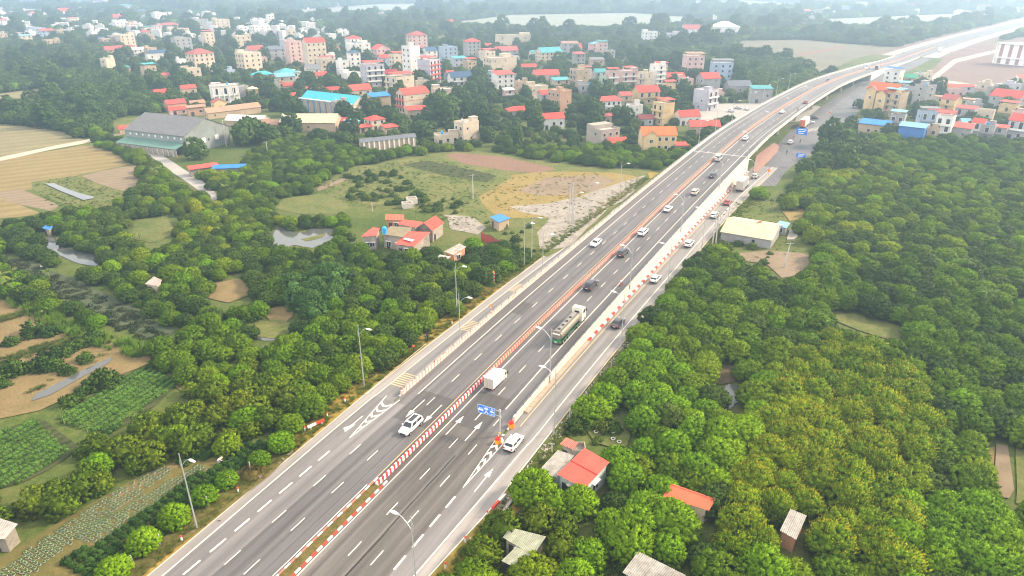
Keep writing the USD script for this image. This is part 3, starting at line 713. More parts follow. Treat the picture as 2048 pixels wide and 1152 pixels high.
for s0, s1, o0, o1 in ((16, 25.5, -8.2, -1.3), (19.2, 30, 1.6, 8.1), (60, 66, -8.2, -5.2), (-33, -27, 5.4, 8.6)):
    v, f, uv = ribbon(s0, s1, o0, o1, None, .0235, 2); put(RD, 'asphalt_patch', (v, f), A_PATCH, uv=uv)
# ---------------------------------------------------------------- houses
WALLC = dict(cream=(0.58, 0.48, 0.36), white=(0.70, 0.67, 0.63), tan=(0.45, 0.34, 0.23), grey=(0.34, 0.33, 0.32), pink=(0.60, 0.40, 0.36), lavender=(0.46, 0.43, 0.48),
             yellow=(0.62, 0.46, 0.24), blue=(0.33, 0.40, 0.50), brick=(0.46, 0.28, 0.18), green=(0.40, 0.50, 0.38), concrete=(0.36, 0.31, 0.26))
ROOFC = dict(red=(0.60, 0.075, 0.055), maroon=(0.36, 0.09, 0.08), teal=(0.07, 0.27, 0.29), blue=(0.03, 0.17, 0.46), turquoise=(0.06, 0.42, 0.52), grey=(0.17, 0.17, 0.175),
             tan=(0.34, 0.20, 0.135), navy=(0.05, 0.10, 0.17), yellow=(0.56, 0.51, 0.33), orange=(0.62, 0.15, 0.05), white=(0.74, 0.73, 0.72), lightblue=(0.17, 0.38, 0.58), green=(0.06, 0.30, 0.17), slate=(0.12, 0.13, 0.15))
for _k in WALLC: WALLC[_k] = tuple(.84 * x for x in WALLC[_k])
WALLC['deepblue'] = (0.04, 0.15, 0.40)
def wall_mat(c):
    return mat('wall_' + c, WALLC[c], 0.85, 0.10, 0.25, dirt=tuple(x * 0.62 for x in WALLC[c]))
def roof_mat(c):
    if 'roof_' + c in _mats:
        return _mats['roof_' + c]
    col = ROOFC[c]
    n = {'tc': ('texture_coordinate', {}), 'w': ('wave_texture', {'wave_type': 'bands', 'bands_direction': 'x', 'scale': 0.9}), 'b': ('bump', {'strength': 0.35, 'distance': 0.06}),
         'g': ('geometry', {}), 'n': ('noise_texture', {'scale': 0.5, 'detail': 6.0, 'roughness': 0.7}), 'mr': ('map_range', {'from_min': 0.3, 'from_max': 0.7, 'to_min': 0.82, 'to_max': 1.12, 'clamp': True}),
         'oi': ('object_info', {}), 'mo': ('map_range', {'to_min': 0.8, 'to_max': 1.12}), 'mm': ('math', {'math_type': 'multiply'}),
         'h': ('hsv', {'hue': 0.5, 'saturation': 1.0, 'fac': 1.0, 'color': col}), 'p': ('principled_bsdf', {'roughness': 0.6, 'specular_ior_level': 0.12})}
    l = [('tc.object', 'w.vector'), ('w.fac', 'b.height'), ('b.normal', 'p.normal'), ('g.position', 'n.vector'), ('n.fac', 'mr.value'), ('oi.random', 'mo.value'),
         ('mr.result', 'mm.value1'), ('mo.result', 'mm.value2'), ('mm.value', 'h.value'), ('h.color', 'p.base_color')]
    if False: pass
    _mats['roof_' + c] = usdkit.material(stage, '/World/Looks/roof_' + c, [n][0], [(a.replace('tc.object', 'tc.generated') if False else a, b) for a, b in l], surface='p.BSDF')
    return _mats['roof_' + c]
M_TANKB = mat('blue_plastic_tank', (0.03, 0.28, 0.62), 0.35)
M_TANKS = mat('steel_tank', (0.62, 0.62, 0.62), 0.3, metal=0.7)
M_FRAME = mat('white_window_frame', (0.66, 0.64, 0.60), 0.6)
M_TRIM = mat('red_trim', (0.50, 0.09, 0.06), 0.6)
M_DARK = mat('dark_opening', (0.035, 0.033, 0.032), 0.8)

HOUSES = []       # footprint circles and label data
FOOT = []
LANDMARKS = [('the turquoise-roofed hall', 670, 205), ('the tall white tower house', 825, 128), ('the five-storey cream block', 633, 107), ('the grey warehouse', 365, 275), ('the pink house with red gables', 827, 200),
             ('the white house with zigzag parapet', 452, 187), ('the brick-sided house', 1117, 200), ('the yellow house beside the ramp', 1312, 280), ('the lavender three-storey house', 1407, 200),
             ('the long cream colonnaded building', 1026, 82), ('the blue metal shed', 1818, 267), ('the yellow corner house', 1758, 200), ('the grey apartment house', 1840, 195), ('the white framed building', 2025, 110),
             ('the white hip-roofed villa', 1445, 60), ('the cream house with blue tank', 934, 263), ('the white block at the village edge', 543, 46), ('the pagoda-roofed cream house', 405, 125), ('the big red-roofed house', 2010, 200), ('the long low blue roof', 320, 110)]
NUMW = {1: 'single-storey', 2: 'two-storey', 3: 'three-storey', 4: 'four-storey', 5: 'five-storey', 6: 'six-storey', 7: 'seven-storey'}
_used_labels = set()
def relation(px, py, k):
    L = sorted(LANDMARKS, key=lambda a: (a[1] - px) ** 2 + (2.2 * (a[2] - py)) ** 2)
    L = [a for a in L if abs(a[1] - px) + abs(a[2] - py) > 6]
    nm, lx, ly = L[k]
    dx, dy = px - lx, (py - ly) * 2.2
    d = math.hypot(dx, dy)
    w = ('left of' if dx < 0 else 'right of') if abs(dx) > abs(dy) else ('behind' if dy < 0 else 'in front of')
    q = 'just ' if d < 55 else ('' if d < 160 else ('well ' if w in ('left of', 'right of', 'behind') else 'far '))
    return f'{q}{w} {nm}'
def unique_label(head, px, py):
    for k in (0, 1, 2, 3, 4, 5):
        t = f'{head} {relation(px, py, k)}'
        if t not in _used_labels and len(t.split()) <= 16:
            _used_labels.add(t); return t
    for k in (0, 1, 2, 3):
        for e in ('smaller', 'low', 'farther', 'narrow', 'nearer', 'wide', 'pale', 'hazy', 'squat', 'plain', 'weathered', 'faint'):
            t = f'{e} {head} {relation(px, py, k)}'
            if t not in _used_labels and len(t.split()) <= 16:
                _used_labels.add(t); return t
    return f'{head} {relation(px, py, 0)}'

def window(T, c, n, w, h, near, frame=M_FRAME, grille=False):
    """a window on a wall: c = centre, n = outward normal (unit, horizontal)"""
    rz = math.degrees(math.atan2(n[1], n[0])) + 90
    c = np.asarray(c, float); n3 = np.array([n[0], n[1], 0])
    if near:
        p = put(T, 'window', MB().box(c + n3 * 0.0, (w + 0.24, 0.14, h + 0.24), rz), frame)
        put(p, 'pane', MB().box(c + n3 * 0.05, (w, 0.10, h), rz), M_GLASS)
        if near > 1:
            put(p, 'mullion', MB().box(c + n3 * 0.08, (0.07, 0.10, h), rz), frame)
            put(T, 'window_hood', MB().box(c + n3 * 0.25 + np.array([0, 0, h / 2 + 0.22]), (w + 0.5, 0.5, 0.1), rz), frame)
    else:
        put(T, 'window', MB().box(c + n3 * 0.0, (w, 0.12, h), rz), M_GLASS)

def gable(mb_wall, mb_roof, w, d, z, rise, axis, over=0.35, t=0.12):
    """gable roof over a w x d block at height z; ridge along 'x' or 'y'"""
    if axis == 'x':
        a, b = w / 2 + over, d / 2 + over; k = rise * b / (d / 2)
        for s in (-1, 1):
            q = [(-a, s * b, z + rise - k), (a, s * b, z + rise - k), (a, 0, z + rise), (-a, 0, z + rise)]
            q = np.array(q if s < 0 else [q[1], q[0], q[3], q[2]]); q[:, 2] += t
            mb_roof.slab(q, t)
        for s in (-1, 1):
            x = s * w / 2; P = [(x, -d / 2, z), (x, d / 2, z), (x, 0, z + rise)]
            mb_wall.add(P if s > 0 else P[::-1], [[0, 1, 2]])
    else:
        a, b = d / 2 + over, w / 2 + over; k = rise * b / (w / 2)
        for s in (-1, 1):
            q = [(s * b, -a, z + rise - k), (s * b, a, z + rise - k), (0, a, z + rise), (0, -a, z + rise)]
            q = np.array(q if s > 0 else [q[1], q[0], q[3], q[2]]); q[:, 2] += t
            mb_roof.slab(q, t)
        for s in (-1, 1):
            y = s * d / 2; P = [(-w / 2, y, z), (w / 2, y, z), (0, y, z + rise)]
            mb_wall.add(P if s < 0 else P[::-1], [[0, 1, 2]])
def hip(mb, w, d, z, rise, over=0.5, ridge=None):
    a, b = w / 2 + over, d / 2 + over; r = max(0.0, (w - d) / 2) if ridge is None else ridge; q = max(0.0, (d - w) / 2) if ridge is None else 0
    A = np.array([(-a, -b, z), (a, -b, z), (a, b, z), (-a, b, z)]); R = np.array([(-r, -q, z + rise), (r, -q, z + rise), (r, q, z + rise), (-r, q, z + rise)])
    mb.add(np.vstack([A, R]), np.vstack([[[i, (i + 1) % 4, 4 + (i + 1) % 4] for i in range(4)], [[i, 4 + (i + 1) % 4, 4 + i] for i in range(4)], [[4, 5, 6], [4, 6, 7], [0, 2, 1], [0, 3, 2]]]))

def tank(T, x, y, z, m=M_TANKB, r=0.55, h=1.3):
    p = put(T, 'water_tank', MB().tube([(x, y, z + 0.35), (x, y, z + 0.35 + h * 0.82), (x, y, z + 0.35 + h)], [r, r, r * 0.55], 12), m, smooth=40)
    put(p, 'stand', MB().box((x, y, z + 0.175), (r * 1.5, r * 1.5, 0.35)), M_CONC)

def dims(x0, x1, yt, yb, yaw, asp):
    xc = (x0 + x1) / 2
    P = ground(xc, yb); de = project(np.array([P[0], P[1], 0.0]))[2]; mpp = de / FPX
    a = math.radians(yaw); c, s_ = abs(math.cos(a)), abs(math.sin(a))
    W = (x1 - x0) * mpp
    w = W / (c + asp * s_); d = asp * w
    D = w * s_ + d * c
    dist = math.hypot(*P); phi = math.atan2(CAM_H, dist)
    Hm = (yb - yt) * mpp
    h = (Hm - D * math.sin(phi)) / math.cos(phi)
    az = math.atan2(P[0], P[1])
    C = P + P / dist * (D / 2)
    return C, w, d, h, -math.degrees(az) + yaw, dist

def house(x0, x1, yt, yb, yaw, asp, roof, wall, rc='red', face='LF', n=None, label=None, cat='house', name='house', trim=None, opts='', group=None, minh=2.6, geom=None):
    C, w, d, h, rz, dist = geom or dims(x0, x1, yt, yb, yaw, asp)
    r = np.random.default_rng(int(x0 * 7 + yb * 13))
    h = min(max(h, minh), 24)
    near = 2 if dist < 190 else (1 if dist < 520 else 0)
    rise = 0
    if roof in ('gx', 'gy', 'hip'):
        rise = min(0.32 * min(w, d) if roof != 'hip' else 0.25 * min(w, d), 0.45 * h); h = max(minh * 0.85, h - rise * 0.8)
    nst = n or max(1, int(round(h / 3.4)))
    rp = {'gx': 'gable roof', 'gy': 'gable roof', 'hip': 'hipped roof', 'shed': 'sheet roof', 'canopy': 'rooftop canopy'}.get(roof)
    if label is None:
        lw = {'lavender': 'lavender-grey', 'concrete': 'bare concrete', 'tan': 'tan', 'brick': 'brick'}.get(wall, wall)
        head = f"{NUMW.get(nst, 'tall')} {lw} house with " + (f'{rc} {rp}' if rp else 'flat roof')
        label = unique_label(head, (x0 + x1) / 2, (yt + yb) / 2)
    T = thing(name, label, cat, (C[0], C[1], 0), rz, group)
    FOOT.append((C, math.radians(rz), w, d))
    HOUSES.append((label, (x0 + x1) / 2, (yt + yb) / 2, C))
    mw, mr = wall_mat(wall), roof_mat(rc)
    wb, rb = MB(), MB()
    wb.span(-w / 2, w / 2, -d / 2, d / 2, -0.3, h)
    if roof == 'gx': gable(wb, rb, w, d, h, rise, 'x')
    elif roof == 'gy': gable(wb, rb, w, d, h, rise, 'y')
    elif roof == 'hip': hip(rb, w, d, h, rise)
    elif roof == 'shed':
        k = 0.16 * d
        rb.slab([(-w / 2 - .4, -d / 2 - .6, h + .05), (w / 2 + .4, -d / 2 - .6, h + .05), (w / 2 + .4, d / 2 + .4, h + k), (-w / 2 - .4, d / 2 + .4, h + k)], 0.1)
        wb.add([(-w / 2, -d / 2, h), (-w / 2, d / 2, h), (-w / 2, d / 2, h + k - .12), (w / 2, -d / 2, h), (w / 2, d / 2, h), (w / 2, d / 2, h + k - .12)], [[0, 2, 1], [3, 4, 5], [1, 2, 5], [1, 5, 4]])
    put(T, 'wall', wb, mw)
    if rb.n:
        put(T, 'roof', rb, mr)
    if roof in ('flat', 'canopy', 'step'):
        pb = MB(); t = 0.22; ph = 0.75
        for (a0, a1, b0, b1) in ((-w / 2 - .05, w / 2 + .05, -d / 2 - .05, -d / 2 + t), (-w / 2 - .05, w / 2 + .05, d / 2 - t, d / 2 + .05), (-w / 2 - .05, -w / 2 + t, -d / 2 + t, d / 2 - t), (w / 2 - t, w / 2 + .05, -d / 2 + t, d / 2 - t)):
            pb.span(a0, a1, b0, b1, h, h + ph)
        put(T, 'parapet', pb, mw)
        put(T, 'roof_slab', MB().span(-w / 2 + t, w / 2 - t, -d / 2 + t, d / 2 - t, h, h + 0.06), M_CONC)
        if roof == 'flat' and min(w, d) > 3.6:
            bx, by = w * r.uniform(.28, .42), d * r.uniform(.28, .45); sx = r.choice([-1, 1]) * (w / 2 - bx / 2 - .3); sy = r.choice([-1, 1]) * (d / 2 - by / 2 - .3)
            put(T, 'stair_house', MB().span(sx - bx / 2, sx + bx / 2, sy - by / 2, sy + by / 2, h + .06, h + 2.5).span(sx - bx / 2 - .2, sx + bx / 2 + .2, sy - by / 2 - .2, sy + by / 2 + .2, h + 2.5, h + 2.65), mw)
            if r.random() < 0.7:
                tank(T, -sx * 0.6, -sy * .6, h + 0.06, M_TANKB if r.random() < .4 else M_TANKS)
        if roof == 'canopy':
            cb = MB(); k = h + 2.4
            cb.slab([(-w / 2 - .4, -d / 2 - .5, k), (w / 2 + .4, -d / 2 - .5, k), (w / 2 + .4, d * .2, k + .5), (-w / 2 - .4, d * .2, k + .5)], 0.08)
            put(T, 'canopy_roof', cb, mr)
            for sx in (-1, 1):
                for (yy, kk) in ((-d / 2 + .2, k), (d * .15, k + .4)):
                    put(T, 'canopy_post', MB().span(sx * (w / 2 - .2) - .06, sx * (w / 2 - .2) + .06, yy - .06, yy + .06, h, kk), M_STEEL)
        if roof == 'step':
            q = h * 0.28
            put(T, 'upper_storey', MB().span(-w / 2, w / 2, 0, d / 2, h, h + q), mw)
    sh = h / nst
    # floor bands and facades
    for i in range(1, nst):
        if near:
            b = MB(); z = i * sh
            b.span(-w / 2 - .08, w / 2 + .08, -d / 2 - .08, -d / 2 + .02, z - .1, z + .1); b.span(-w / 2 - .08, -w / 2 + .02, -d / 2 + .02, d / 2 + .08, z - .1, z + .1)
            put(T, 'floor_band', b, M_TRIM if trim else M_FRAME if wall == 'white' else mw)
    faces = {'F': ((0, -1), w, d / 2), 'L': ((-1, 0), d, w / 2), 'R': ((1, 0), d, w / 2)}
    for fc, (nn, L, off) in faces.items():
        full = fc in face
        bays = max(1, min(6, int(L / (3.0 if dist < 420 else 4.2)))) if full else max(1, min(3, int(L / 6.0)))
        if dist > 700: bays = min(bays, 3)
        if dist > 1000 and not full: continue
        for i in range(nst):
            for b in range(bays):
                if not full and r.random() < 0.55: continue
                t = (b + .5) / bays * L - L / 2
                if not full: t += r.uniform(-.25, .25) * L / bays
                ww = min(1.3, L / bays * .5) if full else 0.8
                hh = min(1.5, sh * .5) if full else 0.9
                if full and fc == face[0] and i > 0 and bays <= 3 and near and 'b' not in opts:
                    ww, hh = min(1.5, L / bays * .6), sh * .68
                zc = i * sh + sh * .52 if not (full and i == 0 and b == 0 and near) else 1.15
                if full and i == 0 and b == 0 and near:
                    c = np.array([nn[0] * off, nn[1] * off, 1.1]); c[:2] += np.array([-nn[1], nn[0]]) * t
                    put(T, 'door', MB().box(c, (min(1.6, L * .5), 0.14, 2.2), math.degrees(math.atan2(nn[1], nn[0])) + 90), M_DARK)
                    continue
                c = np.array([nn[0] * off, nn[1] * off, zc]); c[:2] += np.array([-nn[1], nn[0]]) * t
                window(T, c, nn, ww, hh, 2 if near == 2 else (1 if near and full else 0), M_TRIM if trim else M_FRAME)
        if full and fc == face[0] and near and nst > 1 and 'b' not in opts:
            for i in range(1, nst):
                z = i * sh; dep = 0.9; R = lambda a, b: (a, b)
                ang = math.degrees(math.atan2(nn[1], nn[0])) + 90
                c = np.array([nn[0] * (off + dep / 2), nn[1] * (off + dep / 2), z])
                put(T, 'balcony', MB().box(c, (L, dep, 0.16), ang).box(c + np.array([nn[0] * dep * .44, nn[1] * dep * .44, .5]), (L, 0.1, .85), ang), M_TRIM if trim else (M_FRAME if wall in ('white', 'pink', 'lavender') else mw))
    return T, w, d, h

V = []
H = lambda *a, **k: V.append((a, k))
# x0, x1, top, base, yaw, depth/width, roof, wall, roof colour, windowed faces
H(610, 656, 77, 137, 22, .6, 'gx', 'cream', 'red', 'F', label='five-storey cream block with plain windows and a bright red roof', n=5, opts='b')
H(574, 608, 84, 131, 25, .8, 'flat', 'pink', 'red', 'F', opts='b')
H(697, 724, 102, 150, 20, .7, 'hip', 'white', 'navy', 'F', opts='b')
H(674, 700, 122, 152, 20, .9, 'flat', 'white', 'red', 'F')
H(722, 745, 128, 151, 20, .8, 'flat', 'cream')
H(635, 672, 118, 147, 20, .8, 'canopy', 'cream', 'maroon', 'F')
H(660, 682, 92, 120, 20, .9, 'hip', 'pink', 'maroon', 'F')
H(695, 743, 87, 118, 20, .5, 'flat', 'white', 'red', 'F')
H(744, 782, 90, 124, 28, .8, 'gy', 'pink', 'red', 'LF')
H(756, 782, 110, 142, 28, .9, 'gx', 'blue', 'red', 'L')
H(780, 811, 110, 147, 30, .9, 'canopy', 'cream', 'red', 'LF', trim=1)
H(807, 843, 93, 162, 38, 1.1, 'flat', 'white', 'teal', 'L', label='tall narrow white tower house rising over the village roofs', n=6)
H(813, 856, 64, 106, 25, .8, 'hip', 'pink', 'maroon', 'LF')
H(844, 876, 95, 124, 30, .8, 'gx', 'white', 'navy', 'RF')
H(837, 882, 119, 170, -35, 1.2, 'canopy', 'lavender', 'red', 'R', trim=1)
H(756, 798, 139, 162, 20, .6, 'gx', 'blue', 'red', 'F')
H(773, 831, 150, 200, 35, .9, 'canopy', 'cream', 'red', 'L')
H(832, 861, 162, 190, 20, .8, 'flat', 'cream', 'red', 'F')
H(794, 861, 173, 228, 30, .55, 'gx', 'cream', 'red', 'L', trim=1, label='three-storey cream house with pink-red gables and red-framed front balconies', n=3)
H(812, 857, 215, 238, 12, .6, 'shed', 'tan', 'red', 'F')
H(737, 783, 188, 223, 22, .7, 'shed', 'tan', 'blue', 'L', opts='b')
H(666, 697, 203, 237, 25, .8, 'flat', 'concrete', 'grey', 'R', opts='b')
H(690, 744, 168, 194, 20, .6, 'gx', 'cream', 'red', 'LF', trim=1)
H(628, 657, 144, 166, 15, .7, 'gx', 'cream', 'red', 'F')
H(581, 602, 185, 202, 15, .8, 'gx', 'grey', 'red', 'F')
H(551, 600, 136, 168, 20, .8, 'hip', 'white', 'teal', 'LF')
H(505, 548, 142, 166, 20, .6, 'hip', 'grey', 'turquoise', 'F')
H(612, 650, 172, 186, 12, .4, 'gx', 'pink', 'maroon', 'F')
H(652, 692, 173, 187, 12, .4, 'gx', 'pink', 'red', 'F')
H(730, 772, 228, 262, 32, .9, 'hip', 'cream', 'red', 'LF', label='square cream upper room under a red pyramid roof with red skirts', opts='b')
H(713, 746, 250, 266, 25, .6, 'shed', 'tan', 'red', 'F')
H(764, 797, 250, 270, 25, .7, 'shed', 'tan', 'red', 'F')
H(664, 700, 238, 256, 20, .6, 'shed', 'brick', 'red', 'F')
H(690, 720, 240, 258, 25, .7, 'shed', 'grey', 'lightblue', 'F')
H(868, 918, 266, 290, 14, .6, 'flat', 'cream', 'red', 'F', opts='b', n=1)
H(909, 959, 240, 288, 38, .75, 'flat', 'cream', 'red', 'L', label='plain cream two-storey house with bright blue rooftop tank above the orchard', n=2, opts='b')
# beyond the centre
H(966, 1034, 113, 158, 30, .6, 'flat', 'cream', 'red', 'L')
H(927, 962, 78, 119, 25, .8, 'hip', 'grey', 'red', 'F')
H(951, 988, 88, 108, 25, .7, 'gx', 'pink', 'red', 'LF')
H(990, 1062, 70, 94, 10, .3, 'flat', 'cream', 'red', 'F', label='long cream colonnaded building behind the village', n=2)
H(985, 1037, 93, 114, 20, .5, 'gx', 'grey', 'maroon', 'F')
H(878, 916, 94, 126, 25, .8, 'flat', 'blue', 'red', 'F')
H(888, 919, 141, 169, 30, .8, 'gx', 'blue', 'red', 'L')
H(983, 1029, 145, 178, 25, .7, 'shed', 'white', 'red', 'F', opts='b')
H(1004, 1054, 146, 163, 15, .5, 'gx', 'lavender', 'lavender' if False else 'slate', 'F')
H(1005, 1029, 178, 200, 20, .8, 'shed', 'pink', 'white', 'F')
H(1028, 1056, 163, 192, 25, .9, 'flat', 'tan', 'red', 'F')
H(1050, 1096, 170, 201, 30, .7, 'flat', 'cream', 'red', 'L', opts='b')
H(1094, 1142, 178, 226, 42, 1.2, 'flat', 'brick', 'grey', 'L', label='brick-sided three-storey house with a grey end wall', n=3, opts='b')
H(1074, 1106, 180, 215, 25, .8, 'gx', 'grey', 'red', 'F')
H(1010, 1073, 210, 233, 12, .5, 'hip', 'grey', 'red', 'F')
H(1077, 1129, 224, 260, 20, .6, 'gx', 'white', 'red', 'F', n=1)
H(1070, 1124, 95, 126, 25, .6, 'gx', 'cream', 'teal', 'LF')
H(1118, 1164, 88, 106, 18, .5, 'gx', 'cream', 'red', 'F')
H(1062, 1119, 139, 162, 18, .5, 'gx', 'pink', 'red', 'F')
H(1040, 1073, 128, 142, 12, .5, 'gx', 'tan', 'red', 'F')
H(1100, 1141, 157, 180, 25, .6, 'shed', 'cream', 'teal', 'F')
H(1138, 1178, 138, 184, 32, .9, 'flat', 'tan', 'red', 'L')
H(1182, 1212, 138, 178, 25, .8, 'gx', 'grey', 'teal', 'F')
H(1208, 1236, 143, 180, 25, .8, 'canopy', 'pink', 'red', 'F')
H(1196, 1214, 154, 180, 10, .8, 'flat', 'green', 'red', 'F')
H(1232, 1273, 141, 174, 25, .8, 'flat', 'pink', 'red', 'F')
H(1273, 1304, 145, 182, 38, 1.1, 'flat', 'cream', 'red', 'L')
H(1296, 1328, 130, 178, 38, 1.0, 'flat', 'white', 'red', 'F')
H(1322, 1370, 145, 176, 28, .8, 'gx', 'grey', 'red', 'LF')
H(1348, 1384, 157, 189, 28, .8, 'flat', 'pink', 'red', 'LF')
H(1322, 1349, 168, 194, 25, .8, 'canopy', 'yellow', 'red', 'F')
H(1389, 1437, 145, 190, 30, .8, 'gx', 'grey', 'red', 'L', opts='b')
H(1384, 1432, 178, 222, -35, .9, 'flat', 'lavender', 'red', 'R', label='lavender-grey three-storey house with open balconies on its right end', n=3)
H(1262, 1318, 170, 210, 25, .7, 'gx', 'yellow', 'red', 'F')
H(1190, 1241, 196, 226, 25, .7, 'shed', 'white', 'red', 'F')
H(1232, 1263, 183, 214, 25, .8, 'gx', 'tan', 'maroon', 'F')
H(1250, 1284, 209, 240, 25, .8, 'flat', 'white', 'red', 'L', opts='b')
H(1302, 1345, 204, 252, 42, 1.1, 'canopy', 'yellow', 'red', 'L')
H(1271, 1306, 228, 252, 20, .7, 'gx', 'grey', 'maroon', 'F')
H(1345, 1399, 218, 252, 28, .7, 'gx', 'white', 'red', 'F', n=1)
H(1372, 1438, 238, 270, 18, .5, 'gx', 'tan', 'red', 'F')
H(1203, 1223, 226, 248, 25, .8, 'gx', 'tan', 'maroon', 'F')
H(1171, 1238, 250, 294, 40, 1.0, 'step', 'concrete', 'grey', 'F', opts='b', n=2)
H(1207, 1256, 272, 297, 28, .7, 'gx', 'white', 'red', 'F', n=1)
H(1346, 1374, 286, 306, 20, .8, 'shed', 'tan', 'red', 'F')
H(1445, 1501, 160, 188, 25, .6, 'gx', 'grey', 'slate', 'F', n=1)
H(1495, 1541, 174, 207, 20, .6, 'shed', 'grey', 'teal', 'F', n=1)
H(1165, 1180, 160, 178, 20, .8, 'flat', 'cream')
# right of the flyover
H(1763, 1804, 184, 236, -28, .9, 'canopy', 'tan', 'lightblue', 'F')
H(1766, 1801, 141, 170, -20, .8, 'canopy', 'white', 'blue', 'F')
H(1806, 1834, 149, 173, -20, .8, 'gx', 'tan', 'green', 'F')
H(1821, 1859, 170, 220, -32, 1.0, 'flat', 'grey', 'grey', 'FR', label='grey apartment house with a cream right-hand side wall', n=4, opts='b')
H(1798, 1833, 172, 202, -22, .8, 'gx', 'tan', 'grey', 'F')
H(1876, 1913, 189, 234, -28, .9, 'gx', 'yellow', 'maroon', 'F', n=3)
H(1860, 1946, 194, 209, -8, .12, 'shed', 'cream', 'tan', 'F', n=1)
H(1978, 2044, 179, 220, -22, .7, 'gx', 'grey', 'red', 'F', label='big two-storey grey house under a broad red roof at the right', n=2, opts='b')
H(1994, 2031, 210, 240, -22, .8, 'canopy', 'yellow', 'red', 'F')
H(2012, 2064, 228, 282, -14, .8, 'gx', 'lavender', 'red', 'F', n=2)
H(1906, 1944, 214, 250, -15, .7, 'shed', 'grey', 'maroon', 'F')
H(1942, 1981, 219, 244, -12, .3, 'flat', 'cream', 'red', 'F', n=1)
H(1794, 1843, 249, 287, -8, .6, 'shed', 'deepblue', 'lightblue', '', label='bright blue metal shed with a paler blue sheet roof', name='metal_shed', cat='shed', n=1)
H(1774, 1803, 230, 270, -10, .8, 'canopy', 'grey', 'lightblue', 'F')
H(1715, 1773, 243, 276, -10, .6, 'shed', 'tan', 'blue', 'F', n=1)
H(1864, 1897, 232, 282, -10, .9, 'canopy', 'white', 'red', 'F')
H(1886, 1937, 249, 282, -8, .7, 'shed', 'grey', 'red', '', n=1)
H(1937, 1964, 237, 278, -18, .9, 'gx', 'white', 'red', 'F')
H(1956, 1983, 250, 282, -10, .8, 'flat', 'grey', 'grey', 'F')
H(1982, 2008, 252, 282, -10, .8, 'shed', 'grey', 'red', 'F')
H(1850, 1897, 216, 250, -15, .7, 'gx', 'pink', 'maroon', 'F')
H(1888, 1926, 168, 185, -15, .6, 'gx', 'cream', 'orange', 'F')
H(1953, 1979, 166, 180, -15, .6, 'flat', 'cream')
H(1840, 1870, 256, 284, -8, .6, 'flat', 'tan', 'grey', 'F')
# left part of the village
H(310, 346, 178, 198, 15, .6, 'gx', 'cream', 'red', 'F')
H(363, 394, 170, 190, 15, .6, 'gx', 'tan', 'red', 'F')
H(498, 518, 173, 198, 12, .9, 'hip', 'yellow', 'yellow', 'F')
H(468, 500, 172, 198, 12, .9, 'flat', 'grey', 'grey', '')
H(556, 572, 163, 184, 12, .8, 'gy', 'yellow', 'orange', 'F')
H(566, 588, 166, 184, 12, .7, 'gx', 'tan', 'red', '')
H(536, 560, 166, 186, 12, .7, 'flat', 'grey', 'red', '')
H(332, 374, 198, 224, 18, .6, 'gx', 'brick', 'maroon', 'F')
H(340, 376, 212, 230, 12, .5, 'gx', 'pink', 'red', 'F')
H(376, 410, 212, 232, 12, .5, 'shed', 'brick', 'tan', 'F')
H(425, 455, 197, 220, 20, .7, 'gy', 'yellow', 'maroon', 'F')
H(380, 411, 200, 216, 15, .6, 'gx', 'cream', 'tan', 'F')
H(380, 433, 98, 150, 28, .8, 'hip', 'cream', 'maroon', 'LF', label='cream house of several pagoda-like red-brown roofs in the left village')
H(363, 404, 137, 162, 15, .6, 'flat', 'cream', 'grey', 'F')
H(477, 526, 105, 146, 30, .8, 'flat', 'cream', 'red', 'LF')
H(505, 525, 104, 125, 25, .8, 'gx', 'white', 'red', 'F')
H(493, 532, 92, 118, 25, .7, 'gx', 'pink', 'maroon', 'F')
H(408, 433, 67, 102, 25, .9, 'canopy', 'cream', 'red', 'F')
H(348, 386, 77, 106, 20, .7, 'flat', 'grey', 'grey', 'F')
H(295, 347, 100, 122, 15, .4, 'hip', 'white', 'navy', 'F', label='long low white building under a long low blue roof', n=1)
H(208, 234, 118, 148, 35, .9, 'flat', 'cream', 'teal', 'L', opts='b')
H(233, 262, 134, 148, 15, .6, 'shed', 'tan', 'teal', 'F')
H(287, 316, 133, 160, 25, .8, 'canopy', 'tan', 'turquoise', 'F')
H(316, 342, 146, 164, 18, .6, 'gx', 'brick', 'maroon', 'F')
H(212, 268, 92, 111, 15, .4, 'gx', 'tan', 'maroon', 'F')
H(203, 236, 78, 96, 20, .7, 'flat', 'tan')
H(236, 272, 70, 96, 25, .8, 'flat', 'cream')
H(262, 297, 98, 112, 20, .7, 'shed', 'white', 'white', 'F')
H(91, 122, 80, 98, 20, .8, 'flat', 'tan')
H(0, 18, 68, 86, 20, .8, 'flat', 'tan')
H(24, 43, 69, 81, 20, .8, 'flat', 'cream')
H(10, 34, 86, 95, 10, .4, 'shed', 'yellow', 'yellow', '')
H(536, 552, 32, 62, 20, .8, 'flat', 'white', 'red', 'F', label='white block at the far village edge with rows of small windows')
H(503, 536, 39, 55, 20, .6, 'flat', 'white')
H(406, 426, 29, 47, 20, .8, 'flat', 'white')
H(428, 462, 40, 67, 20, .8, 'flat', 'cream')
H(385, 419, 40, 62, 20, .7, 'flat', 'grey')
H(476, 506, 54, 70, 15, .6, 'flat', 'white')
H(503, 544, 52, 84, 25, .7, 'flat', 'white')
H(538, 562, 62, 84, 20, .8, 'flat', 'lavender')
H(562, 594, 62, 82, 15, .6, 'flat', 'cream')
H(308, 337, 27, 52, 25, .8, 'flat', 'white')
H(338, 379, 57, 72, 15, .5, 'flat', 'cream')
H(468, 504, 72, 95, 20, .7, 'flat', 'cream')
H(525, 574, 92, 120, 18, .6, 'hip', 'grey', 'slate', 'F')
H(320, 360, 46, 60, 15, .5, 'hip', 'lavender', 'maroon', 'F')
H(600, 640, 58, 70, 12, .3, 'gx', 'white', 'grey', '')
